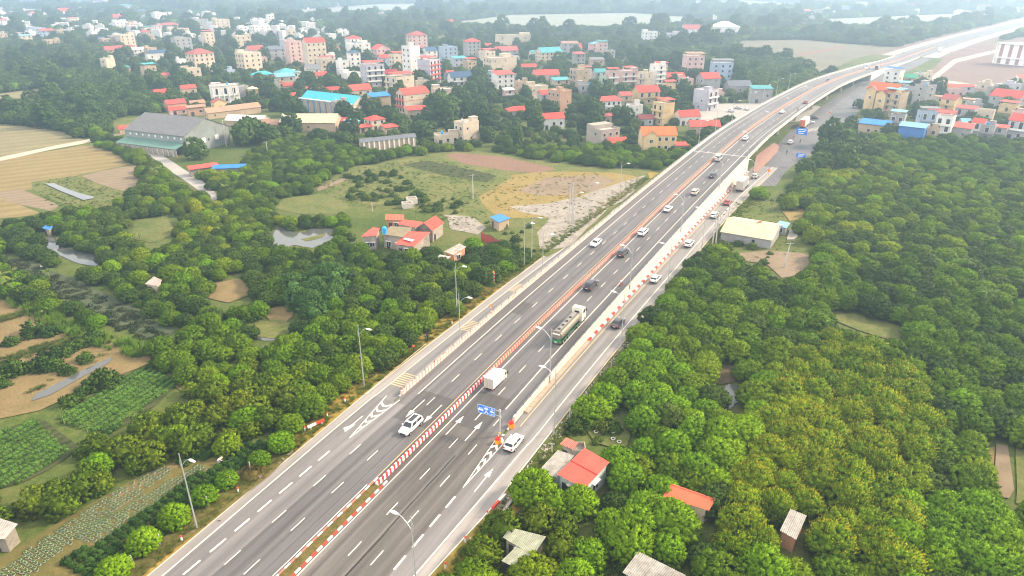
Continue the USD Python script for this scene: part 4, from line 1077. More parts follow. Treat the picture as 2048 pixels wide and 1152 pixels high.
H(230, 258, 44, 66, 20, .8, 'flat', 'white')
H(182, 208, 60, 72, 20, .8, 'flat', 'white')
H(140, 164, 55, 68, 20, .8, 'flat', 'lavender')
H(45, 72, 20, 30, 10, .6, 'flat', 'white')
H(118, 130, 20, 34, 10, .9, 'flat', 'white')
# white houses beyond the trees, right of centre
H(1281, 1314, 64, 88, 15, .8, 'flat', 'white')
H(1317, 1361, 67, 86, 12, .6, 'flat', 'lavender')
H(1361, 1400, 51, 75, 15, .7, 'gx', 'white', 'maroon', 'F')
H(1400, 1436, 55, 72, 12, .6, 'flat', 'lavender')
H(1416, 1476, 45, 76, 12, .7, 'hip', 'white', 'white', 'F', label='white villa under a wide white hipped roof at the field edge', n=2)
H(1424, 1432, 33, 50, 12, .9, 'flat', 'white')
for a, k in V:
    house(*a, **k)
# the hazy rest of the town
rf = np.random.default_rng(21)
def scatter_town(n, xr, yr, p_roof=0.3):
    k = 0
    for _ in range(n * 30):
        if k >= n: break
        x, y = rf.uniform(*xr), rf.uniform(*yr)
        wpx = rf.uniform(12, 26) * (0.55 + (y + 40) / 160)
        hpx = wpx * rf.uniform(0.45, 1.0)
        c = ground(x, y)
        if any(np.hypot(*(c - f[0])) < (f[2] + f[3]) * .45 + wpx * .35 for f in FOOT): continue
        if abs(road_so(c)[1]) < 40 and road_so(c)[0] > -50: continue
        if any(q.contains(Point(*c)) for q in PATCHES): continue
        rt = rf.choice(['flat', 'flat', 'gx', 'hip', 'shed', 'canopy']); rc = rf.choice(['red', 'red', 'maroon', 'lightblue', 'teal', 'grey', 'navy', 'tan'])
        house(x - wpx / 2, x + wpx / 2, y - hpx, y, rf.uniform(8, 36), rf.uniform(.6, 1.0), rt, rf.choice(['white', 'white', 'cream', 'lavender', 'tan', 'grey', 'blue', 'pink']), rc, 'F')
        k += 1
scatter_town(38, (-20, 330), (12, 92))
scatter_town(14, (1560, 2050), (14, 60))
scatter_town(6, (640, 900), (12, 60))
scatter_town(28, (560, 1240), (100, 205))
scatter_town(9, (290, 640), (100, 200))
scatter_town(8, (1150, 1440), (150, 262))
scatter_town(17, (1720, 2060), (165, 280))
scatter_town(14, (1560, 2050), (14, 60))

# past the houses that can be told apart: the far haze of the town, joined
mbw = MB(); rw = np.random.default_rng(77); kk = 0
while kk < 560:
    u = rw.random()
    x, y = (rw.uniform(-30, 700), rw.uniform(2, 84)) if u < .84 else (rw.uniform(1480, 2060), rw.uniform(6, 40))
    c = ground(x, y)
    if abs(road_so(c)[1]) < 45 and road_so(c)[0] > -50: continue
    if any(np.hypot(*(c - f[0])) < 9 for f in FOOT) or any(q.contains(Point(*c)) for q in PATCHES): continue
    w, d, h = rw.uniform(5, 13), rw.uniform(5, 14), rw.choice([3.5, 4, 6.5, 7, 10, 13]); a = rw.uniform(-20, 45)
    mbw.box((c[0], c[1], h / 2 - .2), (w, d, h + .4), a)
    if rw.random() < .5: mbw.box((c[0] + w * .1, c[1], h + 1.1), (w * .45, d * .4, 2.2), a)
    FOOT.append((c, 0, w, d)); kk += 1
put('/World', 'distant_houses', mbw, usdkit.material(stage, '/World/Looks/distant_wall_mix', {'g': ('geometry', {}), 'r': ('rgb_ramp', {'interpolate': False, 'ramp': [(0, (0.46, 0.44, 0.42)), (.3, (0.40, 0.35, 0.29)), (.5, (0.33, 0.33, 0.37)), (.62, (0.42, 0.32, 0.29)), (.74, (0.50, 0.49, 0.48)), (.86, (0.5, 0.09, 0.07)), (.93, (0.12, 0.3, 0.42)), (.97, (0.36, 0.3, 0.25))]}), 'p': ('principled_bsdf', {'roughness': .85})}, [('g.random_per_island', 'r.fac'), ('r.color', 'p.base_color')], surface='p.BSDF'), 'hazy mass of far pale houses behind the village', 'stuff', 'houses')
print('houses', len(HOUSES))
# ---------------------------------------------------------------- buildings with a shape of their own
def P3(px, py, z):
    q = ground(px, py, z); return np.array([q[0], q[1], z])
def corr_sheets(T, q, m, n, amp=0.045, wave=0.24, name='roof_sheet'):
    """a roof plane (eave left, eave right, ridge right, ridge left) laid with n corrugated sheets, each a part"""
    q = np.asarray(q, float); L = np.linalg.norm(q[1] - q[0])
    nrm = np.cross(q[1] - q[0], q[3] - q[0]); nrm /= np.linalg.norm(nrm)
    r = np.random.default_rng(int(abs(q[0, 0]) * 10))
    for k in range(n):
        t = np.linspace(k / n, (k + 1) / n + 0.012, max(4, int(L / n / wave * 4)))
        h = amp * np.cos(t * L / wave * 2 * math.pi) + 0.012 * (k % 2) + r.uniform(0, .02)
        lo = q[0] + (q[1] - q[0]) * t[:, None] + nrm * h[:, None] - (q[3] - q[0]) * r.uniform(0, .015); hi = q[3] + (q[2] - q[3]) * t[:, None] + nrm * h[:, None]
        v = np.vstack([lo, hi]); c = len(t); i = np.arange(c - 1)
        put(T, name, (v, np.vstack([np.c_[i, i + 1, i + 1 + c], np.c_[i, i + 1 + c, i + c]])), m)
def shed_px(name, label, cat, quad, ze, zr, wall, roof, n=6, corr=True, wind=((0, .5),), inset=.35, amp=.045, base=0.0, door=True, thick=.06):
    """a building known by its roof's four corners in the photograph: 0-1 the lower eave, 2-3 the upper edge"""
    R = np.array([P3(*quad[0], ze), P3(*quad[1], ze), P3(*quad[2], zr), P3(*quad[3], zr)])
    c = R.mean(0); c[2] = 0; R = R - c
    if np.cross((R[1] - R[0])[:2], (R[3] - R[0])[:2]) < 0: R = R[[1, 0, 3, 2]]
    T = thing(name, label, cat, c)
    px = np.mean(quad, 0); FOOT.append((c[:2], 0, np.ptp(R[:, 0]) * .8, np.ptp(R[:, 1]) * .8)); HOUSES.append((label, px[0], px[1], c[:2]))
    if corr: corr_sheets(T, R, roof, n, amp)
    else: put(T, 'roof', MB().slab(R, thick), roof)
    ctr = R.mean(0); I = R + (ctr - R) * [1, 1, 0] / (np.linalg.norm((ctr - R)[:, :2], axis=1)[:, None]) * inset * 1.3
    I[:, 2] = R[:, 2] - .1
    if wall is not None:
        B = I.copy(); B[:, 2] = base - .2
        w = MB()
        w.add(np.vstack([B, I]), np.vstack([[[i, (i + 1) % 4, 4 + (i + 1) % 4], [i, 4 + (i + 1) % 4, 4 + i]] for i in range(4)]))
        put(T, 'wall', w, wall)
        for k, (sd, t) in enumerate(wind):
            a, b = I[sd], I[(sd + 1) % 4]; p = a + (b - a) * t; d = (b - a)[:2] / np.linalg.norm((b - a)[:2]); nn = np.array([d[1], -d[0]])
            window(T, (p[0], p[1], 1.5), nn, 1.3, 1.2, 2)
        if door:
            a, b = I[0], I[1]; p = a + (b - a) * .22; d = (b - a)[:2] / np.linalg.norm((b - a)[:2]); nn = np.array([d[1], -d[0]])
            put(T, 'door', MB().box((p[0] + nn[0] * .03, p[1] + nn[1] * .03, 1.0), (0.95, .1, 2.0), math.degrees(math.atan2(nn[1], nn[0])) + 90), M_DARK)
    else:
        for i in range(4):
            put(T, 'post', MB().cyl((I[i, 0], I[i, 1], -.2), (I[i, 0], I[i, 1], I[i, 2] + .05), .06), M_STEEL)
    return T, R, c
M_RSHEET = mat('red_sheet_roof', (0.60, 0.075, 0.05), 0.45, 0.10, 0.6, dirt=(0.46, 0.09, 0.06))
M_OSHEET = mat('orange_sheet_roof', (0.66, 0.13, 0.06), 0.45, 0.10, 0.6)
M_FIBRO = mat('fibre_cement_sheet', (0.33, 0.31, 0.28), 0.9, 0.25, 1.2, dirt=(0.16, 0.15, 0.125))
M_MOSSY = mat('mossy_fibre_cement', (0.30, 0.31, 0.23), 0.9, 0.28, 0.9, dirt=(0.15, 0.17, 0.09))
M_BROOF = mat('blue_sheet_roof', (0.02, 0.17, 0.50), 0.45, 0.1, 0.6)
M_LBLUE = mat('pale_blue_plaster', (0.46, 0.53, 0.54), 0.85, 0.12, 0.8, dirt=(0.30, 0.33, 0.32))
M_BRICKW = mat('raw_brick', (0.40, 0.19, 0.11), 0.9, 0.2, 2.5, dirt=(0.30, 0.20, 0.14))
M_MOULD = mat('mouldy_concrete', (0.30, 0.26, 0.21), 0.9, 0.25, 0.6, dirt=(0.13, 0.115, 0.09))
# the farm below the ramp, lower right
T, R, c = shed_px('farmhouse', 'small farmhouse with wide bright red sheet roof beside the ramp at lower right', 'house', [(1114, 948), (1169, 977), (1219, 924), (1169, 896)], 3.3, 3.9, M_LBLUE, M_RSHEET, 9, wind=((0, .55), (1, .5)), amp=.02)
a, b = R.mean(0) + [0, 0, .06], None
put(T, 'ridge_cap', MB().tube([(R[0] + R[3]) / 2 + [0, 0, .05], (R[1] + R[2]) / 2 + [0, 0, .05]], .09, 6), mat('dark_red_ridge', (0.40, 0.05, 0.035), 0.5))
shed_px('lean_to', 'grey corrugated lean-to roof against the red-roofed farmhouse', 'shed', [(1079, 940), (1113, 955), (1148, 911), (1116, 900)], 2.4, 3.2, M_LBLUE, M_FIBRO, 6, wind=((0, .6),))
T, R, c = shed_px('outhouse', 'little red-roofed outhouse with open concrete water tank behind the farmhouse', 'shed', [(1120, 888), (1146, 899), (1157, 886), (1133, 875)], 3.0, 3.2, M_MOULD, M_RSHEET, 4, wind=())
q = P3(1157, 893, 2.6) - c; mb = MB()
for (x0, x1, y0, y1) in ((-1.1, 1.1, -1.1, -.95), (-1.1, 1.1, .95, 1.1), (-1.1, -.95, -.95, .95), (.95, 1.1, -.95, .95)): mb.span(q[0] + x0, q[0] + x1, q[1] + y0, q[1] + y1, 0, 2.7)
put(T, 'water_basin', mb.span(q[0] - .95, q[0] + .95, q[1] - .95, q[1] + .95, 0, 2.0), M_MOULD)
T, R, c = shed_px('long_roof', 'long orange-red sheet roof half hidden by the orchard trees', 'shed', [(1326, 993), (1417, 1021), (1430, 999), (1340, 968)], 2.7, 3.4, wall_mat('cream'), M_OSHEET, 9, door=False, wind=(), amp=.02)
B = R.copy(); D = R[3] - R[0]; Q = np.array([R[2], R[3], R[3] + [D[0] * .35, D[1] * .35, -.55], R[2] + [D[0] * .35, D[1] * .35, -.55]])
put(T, 'back_slope', MB().slab(Q, .06), M_OSHEET)
put(T, 'ridge_cap', MB().tube([R[3] + [0, 0, .04], R[2] + [0, 0, .04]], .08, 6), M_OSHEET)
shed_px('orchard_hut', 'small grey corrugated hut roof standing alone among the orchard trees', 'hut', [(1560, 1061), (1592, 1079), (1613, 1031), (1581, 1018)], 2.8, 3.2, M_BRICKW, M_FIBRO, 5, wind=(), door=False, amp=.05)
shed_px('old_shed', 'old shed under a sagging mossy grey sheet roof at lower right', 'shed', [(1006, 1075), (1066, 1111), (1092, 1073), (1021, 1055)], 2.7, 3.2, M_MOULD, M_MOSSY, 9, wind=((0, .6),))
shed_px('shed_extension', 'lower mossy roof extension in front of the old sagging shed', 'shed', [(1003, 1122), (1024, 1132), (1065, 1107), (1032, 1094)], 2.2, 2.7, M_MOULD, M_MOSSY, 5, wind=())
shed_px('orchard_shed', 'ribbed pale grey shed roof cut by the bottom edge of the photo', 'shed', [(1245, 1145), (1332, 1192), (1371, 1150), (1277, 1103)], 2.8, 3.3, M_MOULD, M_FIBRO, 10, wind=(), amp=.06)
shed_px('field_hut', 'weathered grey hut roof at the left edge beside the potted plants', 'hut', [(-30, 1078), (10, 1078), (36, 1048), (-8, 1034)], 2.6, 3.0, M_MOULD, M_FIBRO, 6, wind=())
shed_px('tree_hut', 'small pale tiled hut roof alone in the left orchard', 'hut', [(290, 568), (316, 572), (324, 560), (308, 553)], 2.6, 3.4, wall_mat('cream'), mat('pale_pink_sheet', (0.36, 0.29, 0.26), 0.8, 0.2, 1.0), 4, wind=())
shed_px('pond_hut', 'tiny blue-roofed hut beside the left pond', 'hut', [(84, 456), (98, 460), (106, 453), (92, 449)], 2.2, 2.6, M_MOULD, M_BROOF, 3, corr=False, wind=())
# the red-roofed compound left of the ramp
shed_px('farm_wing', 'red-roofed concrete wing at the left end of the farm compound', 'house', [(722, 473), (752, 472), (760, 456), (745, 455)], 4.2, 4.9, M_MOULD, M_RSHEET, 6, wind=((0, .3), (0, .7)), amp=.025)
T, R, c = shed_px('concrete_house', 'flat mossy concrete house with tall blue tank in the red-roofed farm', 'house', [(764, 468), (806, 474), (824, 455), (781, 452)], 4.3, 4.3, M_MOULD, mat('mossy_slab', (0.20, 0.165, 0.10), 0.95, 0.25, 0.8), corr=False, wind=((0, .25), (0, .75)), thick=.25)
q = P3(766, 470, 4.4) - c; tank(T, q[0] + .4, q[1] + .6, 4.4, M_TANKB, .75, 1.9)
T_, R, c = shed_px('gable_house', 'steep red gabled house at the right end of the farm compound', 'house', [(864, 462), (888, 446), (871, 431), (848, 446)], 3.6, 5.4, M_MOULD, M_RSHEET, 6, wind=(), amp=.025)
Q = np.array([R[3], R[2], R[2] * [1, 1, 0] + (R[2] - R[1]) * [.9, .9, 0] + [0, 0, 3.6], R[3] * [1, 1, 0] + (R[3] - R[0]) * [.9, .9, 0] + [0, 0, 3.6]])
put(T_, 'back_slope', MB().slab(Q[::-1] if np.cross((Q[1] - Q[0])[:2], (Q[3] - Q[0])[:2]) < 0 else Q, .06), M_RSHEET)
g = MB(); g.add([R[0] + [.2, .2, -.1], R[3] + [.2, .2, -.1], Q[3] + [.2, .2, -.1], R[0] * [1, 1, 0], Q[3] * [1, 1, 0]], [[0, 1, 2], [0, 2, 4], [0, 4, 3], [0, 2, 1], [0, 4, 2], [0, 3, 4]])
put(T_, 'gable_wall', g, M_MOULD)
T, R, c = shed_px('front_canopy', 'broad bright red canopy roof at the front of the farm compound', 'house', [(790, 488), (828, 493), (861, 464), (817, 463)], 3.2, 4.4, M_MOULD, M_RSHEET, 7, wind=((0, .6),), amp=.03)
q = [P3(806, 479, 3.75) - c, P3(824, 484, 3.72) - c, P3(829, 480, 3.9) - c, P3(810, 476, 3.93) - c]; put(T, 'skylight_sheet', MB().slab(np.array(q) + [0, 0, .12], .03), mat('pale_blue_sheet', (0.40, 0.48, 0.62), 0.5))
shed_px('brick_shed', 'low brick-red tiled shed at the back of the farm compound', 'shed', [(770, 440), (808, 441), (808, 429), (771, 428)], 3.0, 3.8, M_BRICKW, mat('brick_red_tile', (0.42, 0.13, 0.075), 0.8, 0.2, 1.0), 6, wind=((0, .6),))
shed_px('middle_roof', 'low red roof linking the concrete house and gabled farm house', 'shed', [(794, 448), (831, 455), (846, 444), (808, 439)], 3.8, 4.2, M_MOULD, M_RSHEET, 6, wind=(), amp=.025)
shed_px('ruined_barn', 'half-ruined barn with patched grey roof and orange brick walls', 'barn', [(888, 503), (907, 510), (933, 494), (919, 487)], 2.8, 3.4, mat('orange_brick_ruin', (0.50, 0.26, 0.13), 0.9, 0.25, 1.5, dirt=(0.36, 0.28, 0.2)), M_FIBRO, 7, wind=((1, .4),))
shed_px('barn_annex', 'broken grey annex roof in front of the ruined barn', 'shed', [(869, 519), (890, 523), (902, 513), (880, 509)], 2.2, 2.6, M_MOULD, M_FIBRO, 4, wind=())
shed_px('blue_hut', 'small block hut with vivid blue sheet roof on the rubble ground', 'hut', [(979, 434), (998, 445), (1021, 436), (1001, 427)], 3.0, 3.2, wall_mat('tan'), M_BROOF, 5, corr=False, wind=())
T = thing('sheet_fence', 'rusty red sheet-metal fence panel below the blue hut', 'fence', P3(975, 487, 0))
a, b = P3(962, 481, 0) - P3(975, 487, 0), P3(1004, 500, 0) - P3(975, 487, 0)
for k in range(6):
    p, q = a + (b - a) * k / 6, a + (b - a) * (k + .97) / 6; corr_sheets(T, [p, q, q + [0, 0, 2.6], p + [0, 0, 2.6]], mat('rusty_red_sheet', (0.32, 0.06, 0.04), 0.7, 0.2, 1.0), 1, .03, .3, 'fence_sheet')
# cream shed right of the frontage road, and its small blue-roofed neighbour
T, w, d, h = house(1441, 1557, 424, 493, -10, 1.1, 'gx', 'grey', 'yellow', '', label='wide cream-roofed metal shed beside the frontage road', name='workshop_shed', cat='shed', n=1, minh=3.0)
put(T, 'roof_patch', MB().slab([(w * .08, -d * .02 - 2.0 + 2, h + .32 * d * .5 * .96), (w * .15, 0, h + .32 * d * .5 * .96), (w * .15, d * .30, h + .32 * d * .5 * .42), (w * .08, d * .30, h + .32 * d * .5 * .42)], .05), M_RED)
shed_px('blue_shack', 'small shack with pale blue sheet roof beside the cream shed', 'hut', [(1549, 451), (1573, 456), (1581, 446), (1560, 441)], 2.6, 3.0, wall_mat('grey'), mat('light_blue_roof', ROOFC['lightblue'], 0.5, 0.1, 0.6), corr=False, wind=((0, .5),))
# large halls of the village
T, w, d, h = house(606, 737, 177, 238, -46, .27, 'gx', 'cream', 'turquoise', '', label='long hall with turquoise roof and blue-columned side in the village', name='hall', cat='hall', n=2)
for k in range(9): put(T, 'column', MB().span(-w / 2 + 1.5 + k * (w - 3) / 8 - .25, -w / 2 + 1.5 + k * (w - 3) / 8 + .25, -d / 2 - 1.6, -d / 2 - 1.1, 0, h), mat('blue_column', (0.05, 0.25, 0.55), 0.6))
put(T, 'fascia', MB().span(-w / 2 - .4, w / 2 + .4, -d / 2 - 2.0, -d / 2 - .9, h - .1, h + .25), M_FRAME)
N_, R_, L_ = ground(376, 309), ground(462, 286), ground(250, 270)
ax = (R_ - N_) / np.hypot(*(R_ - N_)); ay = np.array([-ax[1], ax[0]]); w_ = np.hypot(*(R_ - N_)); d_ = max(.60 * float((L_ - N_) @ ay), 36)
WALLC['warehouse'] = (0.20, 0.22, 0.21)
T, w, d, h = house(253, 481, 228, 308, 40, 1.75, 'gy', 'warehouse', 'grey', '', geom=(N_ + ax * w_ / 2 + ay * d_ / 2, w_, d_, 12.5, math.degrees(math.atan2(ax[1], ax[0])), 350), label='great grey-roofed warehouse with green lean-to along its left side', name='warehouse', cat='warehouse', n=1)
put(T, 'lean_to_roof', MB().slab([(-w / 2 - 6, d / 2, h * .42), (-w / 2 - 6, -d / 2, h * .42), (-w / 2, -d / 2, h * .62), (-w / 2, d / 2, h * .62)], .1), mat('green_sheet', (0.10, 0.20, 0.16), 0.6, 0.15, 0.4))
put(T, 'lean_to_wall', MB().span(-w / 2 - 5.8, -w / 2 - 5.6, -d / 2, d / 2, 0, h * .38), M_MOULD)
for k in range(12): put(T, 'buttress', MB().span(-w / 2 - 6.1, -w / 2 - 5.82, -d / 2 + (k + .5) * d / 12 - .3, -d / 2 + (k + .5) * d / 12 + .3, 0, h * .36), M_CONC)
for k in range(9): put(T, 'vent', MB().box((-w / 2 - .03, -d / 2 + (k + .6) * d / 9.5, h * .82), (.1, .8, .9)), M_FRAME)
for k in range(2): put(T, 'vent_box', MB().box((-w * .12 + k * w * .3, -d / 2 - .3, h * .55), (2.0, .6, 2.0)), M_FRAME)
house(564, 686, 222, 266, -16, .5, 'gx', 'tan', 'yellow', '', label='factory shed with pale yellow ribbed roof below the turquoise-roofed hall', name='factory_shed', cat='shed', n=1)
house(412, 523, 207, 236, 22, .22, 'gx', 'tan', 'tan', '', label='long rust-orange roof behind the grey warehouse', name='long_shed', cat='shed', n=1)
house(455, 540, 226, 256, -30, .4, 'gx', 'tan', 'white', '', label='long cream-roofed shed right behind the grey warehouse', name='long_shed', cat='shed', n=1)
house(520, 592, 236, 262, -28, .35, 'gx', 'tan', 'tan', '', label='rust-orange roofed shed between the warehouse and factory shed', name='long_shed', cat='shed', n=1)
T, w, d, h = house(720, 834, 268, 302, 18, .14, 'gx', 'tan', 'slate', '', label='long low dark-roofed row with white pillars above the orchard', name='pillared_row', cat='building', n=1, minh=2.4)
for k in range(11): put(T, 'pillar', MB().span(-w / 2 + (k + .5) * w / 11 - .3, -w / 2 + (k + .5) * w / 11 + .3, -d / 2 - .25, -d / 2 - .01, 0, h), M_FRAME)
house(382, 438, 330, 352, 10, .35, 'shed', 'concrete', 'red', '', label='open red sheet shelter beside the lane below the warehouse', name='shelter', cat='shed', n=1)
house(430, 492, 330, 352, -14, .3, 'shed', 'grey', 'blue', '', label='low shelter with blue sheet roof beside the lane', name='shelter', cat='shed', n=1)
house(240, 272, 250, 268, 12, .5, 'gx', 'tan', 'red', '', label='little red-roofed gatehouse at the warehouse corner', name='gatehouse', cat='house', n=1)
# gabled villas
def wing(T, w, d, h, wallm, roofm, cx, ww, proj, rise):
    wb, rb = MB(), MB(); gable(wb, rb, ww, proj, h, rise, 'y', .4)
    for m_, nm, mm in ((wb, 'wing_gable', wallm), (rb, 'wing_roof', roofm)):
        v, f = m_.arrays(); put(T, nm, (v + [cx, -d / 2 - proj / 2, 0], f), mm)
    put(T, 'wing_wall', MB().span(cx - ww / 2, cx + ww / 2, -d / 2 - proj, -d / 2 - .01, 0, h), wallm)
    for z in (1.6, h * .68):
        window(T, (cx, -d / 2 - proj, z), (0, -1), 1.3, 1.5, 2)
T, w, d, h = house(1274, 1350, 250, 305, 14, .6, 'gx', 'yellow', 'orange', 'F', label='yellow two-storey house with orange-red gabled roofs close to the ramp', n=2, opts='b')
wing(T, w, d, h, wall_mat('yellow'), roof_mat('orange'), -w * .27, w * .42, 1.8, 2.2); tank(T, w * .1, -d / 2 - 2.2, 0, M_TANKB, .6, 1.3)
T, w, d, h = house(1725, 1795, 165, 233, -30, .7, 'gx', 'yellow', 'orange', 'F', label='yellow corner house with twin brown-edged gables and big red roof', n=3, opts='b')
wing(T, w, d, h, wall_mat('yellow'), roof_mat('maroon'), -w * .25, w * .34, 1.6, 2.0); wing(T, w, d, h * .9, wall_mat('yellow'), roof_mat('maroon'), w * .16, w * .34, 2.4, 2.0)
T, w, d, h = house(426, 479, 170, 209, 10, .7, 'flat', 'white', 'white', 'F', label='white villa with zigzag parapet and arched front windows', n=2)
for k in range(5):
    x = -w / 2 + (k + .5) * w / 5; put(T, 'parapet_gable', MB().prism([(-w / 10, 0), (w / 10, 0), (0, 1.5)], -.1, .1).v and (lambda a: (np.c_[a[0][:, 0] + x, a[0][:, 2] - d / 2 - .2, a[0][:, 1] + h + .75], a[1]))(MB().prism([(-w / 10, 0), (w / 10, 0), (0, 1.5)], -.1, .1).arrays()), M_FRAME)
for k in range(6): put(T, 'column', MB().cyl((-w / 2 + k * w / 5, -d / 2 - 1.0, 0), (-w / 2 + k * w / 5, -d / 2 - 1.0, h), .2), M_FRAME)
# white framed building at the right edge
C, w, d, h, rz, _ = dims(1990, 2075, 86, 133, -26, .6)
T = thing('framed_building', 'white building of tall upright frames on the pink levelled ground', 'building', (C[0], C[1], 0), rz); FOOT.append((C, 0, w, d))
put(T, 'wall', MB().span(-w / 2 + .5, w / 2 - .5, -d / 2 + 1.2, d / 2 - .5, 0, h - .61), M_WHITE); put(T, 'roof', MB().span(-w / 2, w / 2, -d / 2, d / 2, h - .6, h), M_WHITE)
for k in range(4):
    x = -w / 2 + w * (.14 + k * .235); put(T, 'tall_opening', MB().span(x - w * .045, x + w * .045, -d / 2 + 1.1, -d / 2 + 1.19, h * .36, h - .9), mat('reddish_wall', (0.30, 0.15, 0.13), 0.8)); put(T, 'low_opening', MB().span(x - w * .045, x + w * .045, -d / 2 + 1.1, -d / 2 + 1.19, .6, h * .30), mat('reddish_wall', (0, 0, 0)))
for sx in (-1, 1): put(T, 'frame_pier', MB().span(sx * (w / 2 - .3) - .3, sx * (w / 2 - .3) + .3, -d / 2, -d / 2 + 1, 0, h - .61), M_WHITE)
put(T, 'frame_beam', MB().span(-w / 2 + .61, w / 2 - .61, -d / 2 + .1, -d / 2 + .9, h * .31, h * .31 + .5), M_WHITE)
M_PYL = M_STEEL
# ---------------------------------------------------------------- trees
L_LYCHEE = leaf_mat('foliage_lychee', [(0.0, (0.071, 0.143, 0.006)), (0.35, (0.117, 0.210, 0.006)), (0.65, (0.170, 0.271, 0.006)), (0.9, (0.231, 0.313, 0.007)), (1.0, (0.284, 0.326, 0.007))], trans=.35)
L_BRIGHT = leaf_mat('foliage_bright', [(0.0, (0.113, 0.232, 0.005)), (0.5, (0.166, 0.317, 0.005)), (1.0, (0.238, 0.383, 0.006))], trans=.35)
L_LONGAN = leaf_mat('foliage_longan', [(0.0, (0.110, 0.215, 0.004)), (0.5, (0.150, 0.265, 0.004)), (1.0, (0.205, 0.30, 0.005))], trans=.35)
L_TIP = leaf_mat('blossom_longan', [(0.0, (0.27, 0.32, 0.010)), (0.5, (0.36, 0.38, 0.012)), (1.0, (0.44, 0.41, 0.015))], trans=.35)
L_CITRUS = leaf_mat('foliage_citrus', [(0.0, (0.071, 0.136, 0.007)), (0.5, (0.129, 0.210, 0.009)), (0.85, (0.190, 0.257, 0.011)), (1.0, (0.299, 0.313, 0.014))], trans=.35)
L_PALE = leaf_mat('foliage_pale', [(0.0, (0.07, 0.16, 0.03)), (1.0, (0.12, 0.24, 0.05))])
L_PALM = leaf_mat('foliage_banana', [(0.0, (0.07, 0.13, 0.02)), (0.6, (0.13, 0.19, 0.03)), (1.0, (0.26, 0.26, 0.03))], 0.2, 0.5, 0.4)
L_DRY = leaf_mat('foliage_dry', [(0.0, (0.16, 0.12, 0.03)), (1.0, (0.26, 0.19, 0.05))])

def fib(n, zmin=-0.3):
    i = np.arange(n) + 0.5; z = 1 - (1 - zmin) * i / n; ph = i * 2.399963; r = np.sqrt(np.maximum(0, 1 - z * z))
    return np.c_[r * np.cos(ph), r * np.sin(ph), z]
def leaf_clumps(r, rx, rz, nclump, nleaf, L, W, seed, flat=1.0, lump=0.22, up=0.25, jitter=0.14, inner=0.70, zmin=-0.3, nmix=0.75, puff=0.5):
    """dome of leaf rosettes; returns v, f, normals and the rosettes' places"""
    d = fib(nclump, zmin); d += r.normal(0, jitter, d.shape); d /= np.linalg.norm(d, axis=1, keepdims=True)
    R = 1 + lump * meshkit.noise(d * 1.6 + seed * 7.3) * 1.6 + 0.10 * meshkit.noise(d * 4.0 + seed * 3.1)
    R = R * r.uniform(0.90, 1.04, nclump)
    S = np.array([rx, rx, rz])
    c = d * R[:, None] * S
    N = nclump * nleaf
    cd = np.repeat(d, nleaf, 0); cc = np.repeat(c, nleaf, 0)
    u = r.normal(0, 1, (N, 3)); u /= np.linalg.norm(u, axis=1, keepdims=True)
    u = u + cd * 0.75 + np.array([0, 0, up]); u /= np.linalg.norm(u, axis=1, keepdims=True)
    side = np.cross(u, r.normal(0, 1, (N, 3))); side /= np.linalg.norm(side, axis=1, keepdims=True) + 1e-9
    l = L * r.uniform(.7, 1.2, N)[:, None]; w = W * r.uniform(.7, 1.2, N)[:, None]
    base = cc + u * l * 0.15; tip = cc + u * l; mid = cc + u * l * 0.6
    v = np.stack([base, mid - side * w, tip, mid + side * w], 1)
    nn = u * (1 - 0) * 0.9 + cd * nmix; nn[:, 2] += 0.15; nn /= np.linalg.norm(nn, axis=1, keepdims=True)
    n = np.repeat(nn[:, None], 4, 1)
    i = np.arange(N)[:, None] * 4
    f = np.vstack([i + [0, 1, 2], i + [0, 2, 3]])
    V, F, NN = [v.reshape(-1, 3)], [f], [n.reshape(-1, 3)]
    k = 4 * N
    if puff:
        ico = trimesh.creation.icosphere(1); m = len(ico.vertices)
        pv = np.tile(ico.vertices, (nclump, 1)) * r.uniform(.72, 1.25, (nclump * m, 1))
        pr = np.repeat(puff * r.uniform(.75, 1.3, nclump), m)[:, None]
        pn = pv + np.repeat(d, m, 0) * 0.55; pn /= np.linalg.norm(pn, axis=1, keepdims=True)
        pv = pv * pr * [1.0, 1.0, 0.85] + np.repeat(c - d * puff * .35, m, 0)
        V.append(pv); NN.append(pn)
        F.append((np.tile(ico.faces, (nclump, 1)) + np.repeat(np.arange(nclump) * m, len(ico.faces))[:, None]) + k); k += nclump * m
    if inner:
        ico = trimesh.creation.icosphere(2); q = ico.vertices.copy()
        Rq = 1 + lump * meshkit.noise(q * 1.6 + seed * 7.3) * 1.6
        z = np.maximum(q[:, 2], zmin * 0.9)
        qq = np.c_[q[:, 0], q[:, 1], z] * Rq[:, None] * S * inner
        V.append(qq); F.append(ico.faces + k); NN.append(q)
    return np.vstack(V), np.vstack(F), np.vstack(NN), c, d
def trunk(mb, h, r0, lean=0.0, limbs=4, rad=1.5, r=None):
    mb.tube([(0, 0, -0.2), (lean * .5, 0, h * .5), (lean, 0, h)], np.array([r0, r0 * .75, r0 * .5]), 6)
    for k in range(limbs):
        a = 2 * math.pi * (k + .3) / limbs
        mb.tube([(lean * .6, 0, h * .55), (lean + rad * .5 * math.cos(a), rad * .5 * math.sin(a), h * .9), (lean + rad * math.cos(a), rad * math.sin(a), h * 1.25)], np.array([r0 * .5, r0 * .38, r0 * .15]), 5)
    return mb
TREE = {}
